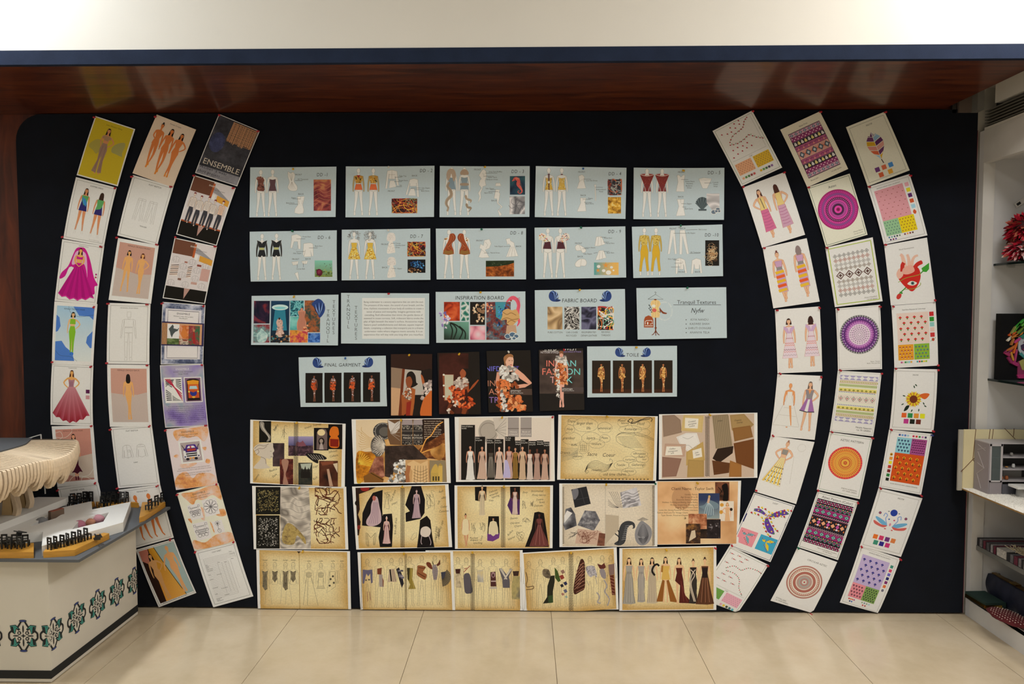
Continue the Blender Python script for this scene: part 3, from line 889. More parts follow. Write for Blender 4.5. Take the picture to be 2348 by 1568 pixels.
c=col_sheet('B6','fashion_sheet','flat sketch sheet with thin pencil drawings of two shirts','the shirt flat sketch',[(540,1045),(868,1025),(935,1500),(600,1530)],F3,5)
frame_line(c);title(c,'FLAT SKETCH',50,12,4.8,'3a3836')
c.part('pencil_drawing')
for x in(33,67):
    c.strokes([[(x-3,44),(x+3,44),(x+9,47),(x+14,74),(x+10,75),(x+7,56),(x+8,72),(x,75),(x-8,72),(x-7,56),(x-10,75),(x-14,74),(x-9,47),(x-3,44)],[(x,45),(x,75)]if x<50 else[(x-8,50),(x+8,50)],[(x+2,56),(x+6,56),(x+6,61),(x+2,61),(x+2,56)]if x<50 else[(x-3,46),(x+3,46)]],.5,'8A8680')
title(c,'SHIRT',50,88,4,'2a2826')
c=col_sheet('B7','fashion_sheet','white sheet of bare orange side-view figures, crossed by the table edge','the side view croquis sheet',[(150,195),(590,140),(735,700),(320,815)],F5,6)
frame_line(c);title(c,'FEMALE SIDE',54,13,4.6,'3a3836')
for x in(34,66):
    c.part('printed_figure');F=c.loc(x,20,112)
    c.ell(*F(0,.05),4.6,7.2,'D07A42');c.limb([F(-.0,.1),F(.02,.3),F(0,.46)],[4,9,10],'D07A42')
    c.limb([F(-.03,.45),F(-.05,.7),F(-.06,.93),F(-.03,1)],[9,6,3,2.5],'D07A42');c.limb([F(.04,.45),F(.06,.7),F(.1,.93),F(.14,1)],[9,6,3,2.5],'D07A42')
c=col_sheet('B8','fashion_sheet','colour blocked sheet with a dark-haired nude figure on yellow, foot of the second column','the yellow and blue croquis sheet',[(332,830),(735,715),(972,1285),(575,1437)],F5,7)
c.part('printed_background')
c.poly([(5,6),(32,6),(40,138),(8,138)],'2A1812');c.poly([(5,6),(28,6),(24,46),(5,30)],'B06E5E')
c.add([(30,6),(44,6),(77,138),(24,138)],[(0,1,2),(0,2,3)],['B88018','CC9A34','D9A24E','D89A44'])
c.poly([(44,6),(96,6),(96,138),(77,138)],'9CB2B4');c.line([(44,6),(77,138)],1.4,'1E1410')
frame_line(c,3.5,.5,'2E2A26')
c.fig(28,18,116,'C99864','14100E','long',('down','hip'),'X',rot=-.05)
c.fig(74,10,122,'DDA36E','DDA06A','none',('out','down'),'X',rot=-.03,face=False)
c.part('printed_credit');c.text('FEMALE CROQUI FRONT AND BACK SIDE',46,141,3.4,'4A3A2A')

# --- column C
c=col_sheet('C1','project_sheet','dark charcoal cover sheet lettered ENSEMBLE with an orange plaid patch','the ENSEMBLE cover sheet',[(570,42),(895,178),(715,620),(380,512)],F2,0)
c.part('printed_background');c.rect(1.5,1.5,98.5,143.5,'33323A',tex('noise',['24242A','3A3A42','50505A'],3))
c.part('blue_smudge');c.ell(21,62,17,24,'343A60',22,mat=tex('noise',['2A2C40','3E4468','505880'],6))
c.part('plaid_patch');c.rect(38,3,97,52,'3A3432')
L=[]
for i in range(26):x=39+i*2.3+c.rng.uniform(-.8,.8);L.append([(x,3+c.rng.uniform(0,3)),(x+c.rng.uniform(-.6,.6),52+c.rng.uniform(-4,4))])
c.strokes(L,.9,'C89A76')
L=[]
for i in range(20):y=4+i*2.5+c.rng.uniform(-.8,.8);L.append([(38,y),(97,y+c.rng.uniform(-.6,.6))])
c.strokes(L,.8,'B98866')
c.part('grey_band');c.poly([(1.5,124),(98.5,122),(98.5,143.5),(1.5,143.5)],'8A8A90',tex('noise',['74747C','9494A0'],8))
c.part('printed_title');c.text('ENSEMBLE',50.7,118.8,19,'141418',wx=1.0);c.text('ENSEMBLE',50,118,19,'C8C0B4',wx=1.0)
c.part('printed_subtitle');c.text("Women' s wear",4,129,10,'1c1c22','l',0,.86,space=.9);c.text('shirt project.',3,139,10,'1c1c22','l',0,.86,space=.9)
def ens_top(c):
    c.part('printed_background');c.rect(2,2,98,143,'CFC9CC')
    c.part('brown_block');c.poly([(2,2),(50,2),(50,36),(2,36)],'6A4434');c.poly([(49,5),(54,5),(54,38),(49,38)],'B05A30')
    c.part('grey_triangle');c.poly([(54,10),(97,36),(97,38),(54,26)],'9A989E');c.strokes([[(56,14+i*3),(94,36+i*.6)]for i in range(4)],.4,'7A787E')
    c.part('orange_block');c.poly([(66,30),(97,36),(97,50),(66,44)],'D0983C');c.rect(54,30,62,42,'E4DEDC')
    c.part('printed_title');c.text('ENSEMBLE',52,14,5.2,'E8DED4','c',0,1,.02);c.text("women's wear shirt project",60,20,3.6,'4A3830')
def ens_foot(c,y):
    c.part('black_block');c.rect(2,y,98,143,'15120F');c.poly([(45,y),(59,y),(48,y+26)],'B08C84')
    return c
c=col_sheet('C2','project_sheet','brown, orange and black sheet with a row of five sketched shirt models','the five shirt models sheet',[(372,530),(703,632),(552,1093),(228,1002)],F2,1)
ens_top(c);ens_foot(c,110);c.part('rust_line');c.rect(2,107,98,110.5,'A24E28')
for i,x in enumerate((16,33,51,66,85)):
    c.fig(x,38+(i%2)*3,74,'D8C8BC','7A3034','turban',('down','hip' if i==2 else 'down'),'walk',out='5A5250',ow=.005,face=False,dress=[
        ([(-.05,.42),(.05,.42),(.09,.6),(.06,.96),(.01,.96),(0,.6),(-.03,.96),(-.08,.96),(-.07,.6)],'3A3A42'),([(-.09,.165),(.09,.165),(.075,.3),(.08,.47),(-.08,.47),(-.075,.3)],'D6CCC6' if i<4 else 'D8B8A4')])
    c.strokes([[(x,50),(x,72)],[(x-3,54),(x-2,70)],[(x+3,54),(x+2,70)]],.4,'6A6462')
c=col_sheet('C3','project_sheet','brown, orange and black sheet of shirt flats with striped fabric patches','the shirt flats sheet',[(215,1028),(553,1100),(457,1557),(120,1510)],F2,2)
ens_top(c);ens_foot(c,114)
for x,y,w,h,m in((5,62,18,26,'st'),(44,60,10,28,'st'),(76,60,20,30,'C09A94'),(26,92,8,5,'7A5A50'),(58,96,14,6,'B8948C'),(34,50,7,4,'A06A5E'),(64,52,10,5,'8A4A40')):
    c.part('fabric_patch')
    if m=='st':
        c.rect(x,y,x+w,y+h,'D8CEC8')
        for k in range(6):c.poly([(x,y+h*(k+.1)/6+2),(x+w,y+h*(k+.1)/6-2),(x+w,y+h*(k+.5)/6-2),(x,y+h*(k+.5)/6+2)],'8A6A5C' if k%2 else '4A3A36')
    else:c.rect(x,y,x+w,y+h,m)
c.part('pencil_drawing')
for x,y in((14,48),(33,62),(52,48),(66,66),(84,52),(34,82),(66,86),(12,104),(46,104),(84,102)):
    c.strokes([[(x-2,y-6),(x+2,y-6),(x+7,y-3),(x+9,y+6),(x+6,y+6),(x+5,y),(x+5,y+8),(x-5,y+8),(x-5,y),(x-6,y+6),(x-9,y+6),(x-7,y-3),(x-2,y-6)],[(x,y-6),(x,y+8)]],.5,'8A8486')
c=col_sheet('C4','project_sheet','ink-washed sheet with white framed boxes and a band of photos around a map silhouette','the map moodboard sheet',[(118,42),(460,68),(443,540),(105,540)],F4,3)
c.part('printed_background');c.rect(1.5,1.5,98.5,143.5,'8088A4',tex('noise',['1C2034','4E5876','A8AEC4','D4D2D8'],2.2,pos=[.3,.45,.56,.68]))
for y0,y1 in((14,45),(101,133)):
    c.part('white_panel');c.rect(8,y0,92,y1,'CFCCD4');c.rect(14,y0+4,86,y1,'D8D5D8');c.strokes([[(14,y1),(14,y0+4),(86,y0+4),(86,y1)]if y0<50 else[(14,y0),(14,y1-3),(86,y1-3),(86,y0)]],1.2,'4A4A5A')
title(c,'ENSEMBLE',50,27,6.4,'2A2830',space=.2);c.part('printed_subtitle');c.text("Women's wear shirt project",50,32.5,4,'2a2830');c.text('Moodboard',50,37,4,'2a2830')
c.part('photo_band');c.rect(0,45,100,101,'2E2850');c.rect(1,48,95,98,'C29470')
c.part('striped_photo');c.rect(1,48,14,98,'B88860',tex('fibre',['6A4630','C89A70'],9,2))
c.part('map_photo');c.rect(14,50,42,84,'D8D8DC');c.poly([(17,62),(22,56),(26,51),(29,56),(28,60),(38,62),(40,58),(41,60),(38,66),(33,68),(28,74),(25,82),(22,76),(20,68)],'4A5254')
c.photo(14,84,42,98,tex('noise',['26341E','4A5E30','8A9A6A'],8),name='landscape_photo')
c.photo(42,52,64,84,tex('noise',['8E3A24','C8703A','D8C0B0'],5),name='statue_photo');c.blobp([(50,82),(46,70),(51,62),(53,54),(56,62),(61,70),(58,82)],'C8783C')
c.photo(42,84,64,98,tex('cells',['1A1614','C8B8A8','7A3020'],14),name='pattern_photo')
c.photo(64,52,90,98,tex('noise',['1A1A20','2E6A4A','8A2A38','B8826A'],4),name='market_photo')
c.part('printed_figure');c.limb([(76,66),(77,80),(78,95)],[3,6,5],'9A2A2A');c.ell(76,63,2.6,3.4,'B88060')
c=col_sheet('C5','project_sheet','purple and teal sheet with a striped letter N panel and a painted truck picture','the letter N and truck sheet',[(97,548),(445,540),(482,1030),(140,1045)],F4,4)
c.part('printed_background');c.rect(1.5,1.5,98.5,143.5,'8A86B4',tex('cloud',['5A3C98','8A7AB8','A4A0B4','5E94A6'],1.6))
title(c,'ENSEMBLE',51,12,6,'F0EEF2',space=.5);c.part('printed_subtitle');c.text("women's wear shirt project",52,17.5,4,'2c2838');c.text('Design Details',52,22.5,4,'2c2838')
c.part('letter_panel');c.rect(7,29,48,88,'EFEDEE')
for(q,n,hz)in(([(10,33),(32,33),(32,33.1),(10,52)],5,0),([(34,33),(46,33),(46,62),(34,50)],6,1),([(10,56),(22,66),(22,84),(10,84)],6,1),([(24,70),(34,78),(46,84),(24,84)],5,0),([(12,36),(30,34),(24,54),(12,44)],5,0)):
    a,b,d,e=q
    for k in range(n):
        t0,t1=(k+.1)/n,(k+.6)/n
        lp=lambda p,r_,t:(p[0]+(r_[0]-p[0])*t,p[1]+(r_[1]-p[1])*t)
        c.poly([lp(a,e,t0),lp(b,d,t0),lp(b,d,t1),lp(a,e,t1)],'1C1A1E')
for k in range(4):
    o=k*3.4
    c.poly([(9+o,32),(11+o,32),(46.5,82-5*(3-k)),(46.5,85-5*(3-k))]if k else[(9,33),(11,32),(46,66),(46,69)],'B02A44')
c.part('truck_picture');c.rect(53,29,93,88,'ECE8E4');c.rect(55,31,91,86,'7A5A78');c.poly([(59,36),(66,33),(80,33),(88,36),(88,84),(58,84)],'241A18')
c.poly([(60,38),(74,36),(87,38),(86,46),(61,46)],'D8942C');c.rect(61,46,86,60,'C8602C');c.poly([(66,50),(81,50),(83,57),(64,57)],'A8C8D0');c.rect(61,60,86,78,'B8502A')
c.blobp([(66,63),(73,65),(80,63),(80,70),(73,74),(66,70)],'2C3484');c.ell(73,76,4,2.4,'E0A83C');c.ell(63,63,2,2,'E8D060');c.ell(84,63,2,2,'E8D060')
c.part('printed_text');c.para(7,96,98,4.6,9,3.6,'2A2440')
def watercolour(c,areas):
    c.part('watercolour_wash')
    for b in areas:c.blobp(b,'C8906A',tex('noise',['B86A50','D89A5C','DDB8A4','D8CCCC'],2.4))
c=col_sheet('C6','project_sheet','pale sheet with peach watercolour and a framed cartoon truck front','the truck front sheet',[(143,1058),(480,1025),(560,1500),(225,1543)],F4,5,paper='D8CCD0')
watercolour(c,[[(16,8),(40,3),(70,3),(96,3),(96,24),(84,38),(70,24),(50,26),(34,20),(22,30)],[(14,62),(8,66),(16,70),(20,64)],[(78,52),(88,52),(84,60)],[(6,116),(30,104),(44,122),(60,112),(92,118),(96,142),(6,142)],[(20,86),(40,84),(60,88),(40,96),(22,94)],[(84,80),(92,84),(88,92),(80,88)]])
title(c,'ENSEMBLE',50,13,6.2,'5A3A30',space=.3);c.part('printed_subtitle');c.text("Women's wear shirt project",50,19,4,'5a3a30');c.text('Motif Development',50,24,4,'5a3a30')
c.part('truck_picture');c.rect(24,32,78,86,'EFE9E4');c.rect(28,36,74,82,'A89C9E')
c.poly([(38,50),(42,42),(62,42),(66,50)],'4A2C86');c.poly([(42,50),(46,45),(58,45),(62,50)],'E4DCE0');c.rect(34,50,68,60,'3E2A70');c.rect(42,52,62,57,'A83A30');c.rect(32,60,70,72,'DCDCE0');c.rect(38,62,64,65,'26242A');c.rect(38,67,64,70,'26242A')
for x in(35,67):c.ell(x,58,3,3,'E8E8EC');c.ell(x,70,4,4,'D8D8E0');c.ell(x,70,2,2,'4A4A6A');c.line([(x,50),(x+(-4 if x<50 else 4),42)],1.6,'26242A')
for x in(40,60):c.ell(x,76,4,3,'26242A')
c.ell(47,74,2.4,2.4,'D8943C');c.ell(54,74,2.4,2.4,'D8943C');c.ell(51,48,2,3,'B83A4A')
c.part('printed_text');c.para(8,94,98,4.6,2,3.4,'5A4440',last=1);c.para(8,94,110,4.6,2,3.4,'5A4440')
c=col_sheet('C7','project_sheet','cream sheet with peach watercolour behind four black line drawings','the four line drawings sheet',[(765,232),(1205,125),(1385,745),(955,845)],F5,6,paper='E6DACC')
watercolour(c,[[(10,4),(40,6),(96,3),(97,40),(80,24),(56,30),(40,26),(30,36),(20,24)],[(40,46),(50,50),(46,78),(38,70)],[(70,62),(96,62),(97,78),(80,76)],[(8,66),(16,68),(14,78)],[(6,118),(30,130),(60,118),(96,120),(96,142),(6,142)],[(56,84),(62,100),(58,112)]])
title(c,'ENSEMBLE',50,14,6.2,'4A3A30',space=.3);c.part('printed_subtitle');c.text("Women's wear shirt project",52,19.5,4,'4a3a30');c.text('Motif Development',52,24.5,4,'4a3a30')
K='3A3A40'
for nm,x,y,r_ in(('lorry_line_drawing',30,52,13),('flower_line_drawing',68,50,15),('truck_line_drawing',32,100,16),('sprig_line_drawing',72,100,10)):
    c.part(nm);c.rect(x-r_-2,y-r_-4,x+r_+2,y+r_+6,'DCD8DA')
    L=[]
    if nm.startswith('flower'):
        for k in range(10):
            a=k*.628;L.append(catmull([(x,y),(x+r_*math.cos(a-.25),y+r_*math.sin(a-.25)),(x+1.1*r_*math.cos(a),y+1.1*r_*math.sin(a)),(x+r_*math.cos(a+.25),y+r_*math.sin(a+.25)),(x,y)],False,3))
        L.append([(x+3.5*math.cos(k*.5),y+3.5*math.sin(k*.5))for k in range(14)])
    elif nm.startswith('sprig'):
        L+=[[(x,y-8),(x-1,y+4),(x+1,y+12)]]+[[(x,y-8),(x+7*math.cos(k*.7),y-8+7*math.sin(k*.7))]for k in range(9)]
        L.append([(x+4*math.cos(k*.5),y+10+4.6*math.sin(k*.5))for k in range(14)])
    else:
        for(a,b,e_,f_)in((-.9,-.1,.9,.5),(-.7,-.7,.7,-.1),(-.5,-.6,.5,-.15),(-.6,.05,.6,.18),(-.6,.25,.6,.4),(-1,-1,-.7,-.7),(.7,-1,1,-.7)):L.append([(x+a*r_,y+b*r_),(x+e_*r_,y+b*r_),(x+e_*r_,y+f_*r_),(x+a*r_,y+f_*r_),(x+a*r_,y+b*r_)])
        for cx_,cy_,q in((-.8,.0,.2),(.8,0,.2),(-.5,.7,.26),(.5,.7,.26),(0,.7,.2)):L.append([(x+(cx_+q*math.cos(k*.6))*r_,y+(cy_+q*math.sin(k*.6))*r_)for k in range(12)])
    c.strokes(L,.7,K)
c=col_sheet('C8','project_sheet','white printed cost sheet with ruled table rows, foot of the third column','the cost sheet',[(955,848),(1385,740),(1575,1320),(1152,1437)],F5,7)
frame_line(c,6,.6,'4A4846');title(c,'COST SHEET',50,14,4,'2a2826')
c.part('ruled_table')
L=[[(14,y),(90 if y<36 else 70,y)]for y in[24+3.4*k for k in range(5)]]+[[(14,42+4*k),(70,42+4*k)]for k in range(22)]
L+=[[(44,42),(44,118)],[(54,42),(54,118)],[(62,42),(62,118)],[(70,42),(70,126)],[(14,24),(14,38)],[(90,24),(90,38)],[(76,40),(76,116)]]
c.strokes(L,.35,'8E8A88')
c.part('printed_text')
for x,y,t in((14,41,'Style'),(14,44.5,'Season'),(14,48,'Fabric'),(14,52,'Buyer name'),(14,56,'Description'),(44,41,'Unit'),(60,44,'Cost'),(14,66,'Trim'),(34,70,'Particular'),(14,78,'Labour'),(14,100,'Overhead'),(34,106,'Accessories'),(14,116,'Total'),(14,128,'Cost price'),(14,131,'Margin'),(14,134,'Selling price'),(36,124,'Finishing'),(78,22,'Date'),(78,28,'Sheet No'),(78,40,'Rate')):c.text(t,x,y,3.2,'2E2C2A','l')

# ------------------------------------------------------------------ centre: ten design sheets, boards and photographs
CA,CB,CC=(560,370,5.2178),(990,370,5.2178),(1220,370,5.2178)
DA,DB,DC=(560,650,5.2178),(990,650,5.2178),(1220,650,5.2178)
BLUE='B4C4CD';FL='E4E0DA';OU='8A8A86';TX='3C4448'
GD='pale blue design sheets in the centre'
def dd(key,label,short,q,fr,num,numxy,seed=None,curl=None):
    c=Sheet(key,'design_sheet',label,q,paper=BLUE,cat='sheet',group=GD,short=short,off=.004,curl=curl or('u' if hash_(key)%2 else 'v',.003+.001*(hash_(key)%4),.0025),ink='ink_gloss',fr=fr)
    if num:c.part('printed_number');c.text(num,numxy[0],numxy[1],58,'2E3236','c',.12,.8,0,5)
    return c
def cap(c,t,x,y,size=26,align='l'):
    c.part('printed_caption');c.text(t,x,y,size,TX,align)
def arrows(c,L):
    c.part('pointer_line');c.strokes(L,3.2,'2E3236')
    for a,b in[(l[0],l[-1])for l in L]:
        pass
def flat(c,polys,smooth=0,lines=()):
    for p in polys:
        c.part('garment_flat');pts=catmull(p,True,3)if smooth else p
        c.poly(pts,FL);c.line(pts,2.6,OU,True)
    if lines:c.strokes(lines,2.6,'9A9893')
def croq(c,x,y,h,dress=(),back=False,**k):
    return c.fig(x,y,h,FL,FL,'none',('down','down'),'A',out=OU,ow=.0042,back=False,face=False,dress=dress,**k)
TUBE=[(-.066,.205),(0,.22),(.066,.205),(.055,.33),(.085,.46),(-.085,.46),(-.055,.33)]

c=dd('DD1','pale blue design sheet with a brown ruffled mini dress and a rust coloured photo','the brown ruffled dress sheet',[(80,75),(1110,68),(1100,668),(70,672)],CA,'DD -1',(942,182))
croq(c,205,105,556,[([(-.07,.14),(-.04,.16),(-.01,.2),(.04,.15),(.066,.2),(.055,.3),(.085,.42),(.06,.46),(-.06,.45),(-.085,.42),(-.06,.3)],'6E4038')])
c.ruffle([(165,190),(225,205),(245,320),(165,340),(175,260)],['4A2824','7A4A40','8E5E52'],16,22)
croq(c,345,100,558,[(TUBE,'5A4048')])
flat(c,[[(530,125),(560,145),(590,130),(612,170),(600,240),(638,300),(630,350),(560,352),(525,315),(545,250),(528,185)]],1)
c.strokes([[(570,240),(530+14*k,128+4*abs(k-3))]for k in range(6)]+[[(575,245),(530+18*k,345-3*abs(k-3))]for k in range(6)],2.2,'A8A49E')
flat(c,[[(638,425),(725,420),(722,450),(705,520),(718,580),(712,622),(660,632),(605,618),(612,570),(648,520),(645,460)]],0,[[(680,422),(678,455)],[(655,470),(665,515)],[(702,470),(695,512)]])
cap(c,'FRONT',612,170);cap(c,'3D Textured',642,225,24);cap(c,'BACK',650,402);cap(c,'Zipper',565,444,22);cap(c,'Back Darts',506,506,22)
arrows(c,[[(612,232),(700,234)],[(582,450),(680,452)],[(538,513),(645,515)]])
c.photo(836,220,1045,594,tex('cloud',['4A1E24','7E3438','A4584A','C08A5A'],3.2,1.5),label='rust coloured macro photo')
c.strokes([catmull([(840,300+60*k),(900,290+50*k),(960,340+40*k),(1040,300+55*k)],False)for k in range(5)],4,'B87A5A')

c=dd('DD2','pale blue design sheet with an orange skirt under a mustard patterned jacket','the orange skirt sheet',[(1222,65),(2280,58),(2274,668),(1218,672)],CA,'DD - 2',(2180,134),curl=('u',.006,.002))
for x,y in((1372,85),(1548,85)):
    F=croq(c,x,y,562,[([(-.1,.17),(-.03,.15),(.03,.15),(.1,.17),(.07,.25),(.06,.32),(-.06,.32),(-.07,.25)],'B88A3A'),([(-.055,.335),(.055,.335),(.085,.46),(-.085,.46)],'D2693E')],armskin='B09A6A')
    c.ruffle([F(-.09,.17),F(.09,.17),F(.06,.32),F(-.06,.32)],['5A4A22','C8963A','DDB45A'],14,13);c.fpoly(F,[(-.04,.15),(0,.21),(.04,.15)],'9A2A2A' if x<1400 else 'B09A6A')
flat(c,[[(1715,115),(1770,105),(1830,120),(1852,290),(1830,290),(1808,180),(1806,215),(1732,212),(1735,150),(1712,330),(1690,325)],[(1745,232),(1800,232),(1822,305),(1735,322)]],0,[[(1732,160),(1808,160)],[(1770,110),(1770,212)]])
flat(c,[[(1985,220),(2035,208),(2080,222),(2095,430),(2070,425),(2062,260),(2064,300),(1985,300),(1985,265),(1955,405),(1934,398)],[(1992,330),(2040,330),(2058,415),(1962,412)]])
cap(c,'Tube Top',1855,185,22);cap(c,'Front Darts',1855,238,22);cap(c,'Slit',1862,297,22);cap(c,'FRONT',1720,366);cap(c,'BACK',2008,183);cap(c,'Side Zipper',2125,330,22);cap(c,'Back Darts',2120,365,22)
arrows(c,[[(1805,192),(1890,190)],[(1798,243),(1890,243)],[(1818,305),(1890,305)],[(1995,322),(2115,322)],[(2035,342),(2155,342)]])
FIB=['8A2E20','D8A23C','7A8A6A','A83A34','C87A3A','5A1A1E']
c.tangle(1770,450,2068,618,'2E1418',FIB,60,7,label='photo of tangled red and gold fibres')

c=dd('DD3','pale blue design sheet with a long snaking tail dress and a seahorse picture','the seahorse sheet',[(100,60),(1172,62),(1168,668),(96,670)],CB,'DD - 3',(1030,144))
F=croq(c,240,75,570,[(TUBE,'7E94A4')])
c.part('printed_tail');c.blobp([(195,110),(235,90),(275,110),(292,180),(265,245),(248,195),(236,150),(222,200),(195,235),(178,170)],'B09C8A')
c.limb(catmull([(215,250),(190,300),(225,350),(235,410),(190,460),(175,510),(200,560),(185,598)],False,4),[22+16*math.sin(math.pi*min(1,k/24))for k in range(29)],'A2917E')
c.limb(catmull([(215,260),(196,310),(228,350),(233,410),(192,460),(178,510),(202,560)],False,4),[5]*25,'83705E')
F=croq(c,392,75,570,[(TUBE,'8296A4')],name='printed_figure')
c.fpoly(F,[(-.05,.05),(.05,.05),(.09,.15),(-.09,.15)],'A8927E',2);c.fpoly(F,[(-.075,.33),(.075,.33),(.08,.38),(-.08,.38)],'A08E7C',2)
c.limb(catmull([(405,405),(420,450),(470,470),(460,500)],False,4),[14,26,30,26,24,26,28,26,24,18,12,8,4],'A2917E');c.limb(catmull([(415,505),(430,550),(470,560),(440,610)],False,4),[14,26,30,26,24,26,28,26,24,18,12,8,4],'92816E')
flat(c,[[(600,110),(625,95),(650,120),(655,185),(640,230),(650,290),(615,302),(605,330),(585,380),(590,440),(555,495),(572,420),(556,380),(595,320),(565,280),(575,230),(595,210),(565,170)],[(770,262),(820,262),(828,298),(760,298)],[(765,340),(815,342),(805,370),(818,390),(808,450),(796,500),(848,545),(800,585),(838,635),(812,660),(790,590),(832,545),(784,505),(780,450),(746,444)]],0,[[(600,150),(625,150),(620,190)]])
cap(c,'FRONT',505,110);cap(c,'Grey Swirl Ruffles',682,134,22);cap(c,'Halter Neck',670,200,22);cap(c,'Bodycon Dress',655,226,22);cap(c,'Side Zipper',645,334,22);cap(c,'Back Darts',630,386,22);cap(c,'BACK',714,480)
arrows(c,[[(640,144),(785,144)],[(625,180),(740,181)],[(700,340),(762,341)],[(680,364),(796,365)]])
c.photo(935,180,1116,402,tex('cloud',['0E1C30','1E3A50','2A5A60'],5),label='seahorse picture')
c.limb(catmull([(962,240),(985,222),(1012,210),(1040,240),(1032,280),(1060,320),(1080,360),(1060,386),(1032,376),(1036,356),(1052,360)],False,3),[10,12,16,30,38,40,40,38,36,38,40,40,38,34,30,28,24,20,18,16,14,12,10,9,8,8,7,6,6,6,5],'C8524A')
c.strokes([[(1000+6*k,204-8*(k%2)),(1004+7*k,220)]for k in range(8)]+[[(1040+5*k,270+14*k),(1068+3*k,266+14*k)]for k in range(7)],3,'DE8A74');c.ell(998,226,6,6,'20161A')
c.photo(930,422,1114,634,tex('silk',['5E5E64','A8A6AA','DAD6D8'],1.6,1.5),label='grey swirled cloth photo')
c.strokes([catmull([(1012,535),(1012+60*math.cos(a),535+70*math.sin(a)),(1012+90*math.cos(a+.5),535+100*math.sin(a+.5))],False)for a in[k*.9 for k in range(7)]],5,'58585E')

c=dd('DD4','pale blue design sheet with a yellow speckled mini dress and a brown centre strip','the yellow speckled dress sheet',[(1245,58),(2328,78),(2315,690),(1232,668)],CB,'DD - 4',(2190,170))
for x,bk in((1400,False),(1555,True)):
    F=croq(c,x,80,572,[(TUBE,'CBA63C')])
    c.ruffle([F(*p)for p in TUBE],['6A4A1E','E4CE7A','B8862E','D8C8A0'],60,5,False)
    if not bk:
        c.fpoly(F,[(-.018,.12),(.018,.12),(.012,.46),(-.008,.46)],'5A2A1E');c.fpoly(F,[(-.03,.3),(0,.27),(.03,.3),(0,.33)],FL)
    c.fpoly(F,[(-.02,.125),(.02,.125),(.024,.15),(-.024,.15)],'5A2028')
flat(c,[[(1755,180),(1798,160),(1826,188),(1820,240),(1842,325),(1735,330),(1765,240)],[(1775,440),(1845,440),(1832,490),(1845,598),(1738,602),(1780,500)],[(1942,282),(1965,282),(1960,320),(1964,474),(1952,474),(1950,320)]],0,[[(1770,242),(1800,218),(1822,242)],[(1808,440),(1808,470)]])
cap(c,'FRONT',1750,138);cap(c,'Cut Out Dress',1845,240,22);cap(c,'Embroidered',1965,346,22);cap(c,'Panel',2000,371,22);cap(c,'BACK',1778,418);cap(c,'Zipper',1866,452,22);cap(c,'Back Darts',1838,516,22)
arrows(c,[[(1810,215),(1905,216)],[(1955,312),(2045,314)],[(1810,456),(1895,458)],[(1822,494),(1915,496)]])
c.tangle(2108,218,2266,402,'26222A',['9A9A94','3A3A3E','B85A32','6A6A6E','7A2E26'],44,11,label='photo of twisted dark ribbons');c.photo(2105,430,2262,626,tex('noise',['3E2408','9A6A1E','D8A83E','F0DCA0'],9),label='photo of golden sequins')

c=dd('DD5','pale blue design sheet with dark red cone-shaped mini dresses and a fan shell','the red cone dress sheet',[(1212,80),(2290,84),(2285,704),(1208,694)],CC,'DD - 5',(2170,160),curl=('u',.007,.004))
for x in(1372,1553):
    F=croq(c,x,92,574,[([(-.055,.3),(.055,.3),(.085,.47),(-.085,.47)],'7A2A2C')])
    c.fpoly(F,[(-.15,.12),(.15,.12),(.06,.34),(-.06,.34)],'7E2A26');c.fpoly(F,[(-.15,.12),(0,.1),(.15,.12),(0,.15)],'9A4A48',2)
    c.strokes([[F(-.15,.12),F(-.07,.145),F(0,.155),F(.07,.145),F(.15,.12)]],6,'D8C8C0');c.strokes([[F(-.06,.36),F(-.04,.42),F(-.03,.47)],[F(.06,.36),F(.04,.42),F(.03,.47)]],8,'A89A98');c.fpoly(F,[(-.018,.08),(.018,.08),(.05,.14),(-.05,.14)],FL)
    c.ruffle([F(-.11,.17),F(.11,.17),F(.05,.32),F(-.05,.32)],['5A1C1A','C89088'],24,2.6,False)
flat(c,[[(1732,170),(1755,165),(1778,192),(1805,165),(1826,172),(1812,240),(1818,365),(1720,362),(1742,250)],[(1988,212),(2050,202),(2142,212),(2088,328),(2034,326)],[(1732,455),(1816,455),(1806,540),(1828,650),(1720,655),(1752,540)]],0,[[(1988,222),(2060,226),(2140,222)],[(1776,455),(1776,500)]])
cap(c,'FRONT',1742,140);cap(c,'Sweet Heart',1828,250,22);cap(c,'Neckline',1842,276,22);cap(c,'Bodycon',1836,302,22);cap(c,'Dress',1850,326,22);cap(c,'Conical',2150,264,22);cap(c,'Outer',2160,288,22);cap(c,'Wear',2162,312,22);cap(c,'BACK',1742,434);cap(c,'Zipper',1845,516,22);cap(c,'Back Darts',1822,576,22)
arrows(c,[[(1780,220),(1866,222)],[(2056,262),(2140,263)],[(1780,508),(1840,509)],[(1792,549),(1840,550)]])
c.part('shell_picture')
for k in range(11):
    a=math.pi+.28+(math.pi-.56)*k/10
    c.limb([(2030,585),(2030+78*math.cos(a),520+90*math.sin(a))],[8,24],'3E4A50' if k%2 else '56646A')
c.rect(1985,572,2080,594,'4A565C')
c.part('cloth_picture');c.poly([(2080,390),(2232,390),(2232,560),(2150,590),(2080,500)],'B4B0B4',tex('silk',['5E5E64','A8A6AA','DAD6D8'],1.6,1.5))
c.part('stone_picture')
for x,y,r_ in((2165,610,30),(2212,580,26),(2228,600,16),(2195,600,18)):c.ell(x,y,r_+5,r_*.8+5,'D8D8D4',10);c.ell(x,y,r_,r_*.8,'5E6E80',9)

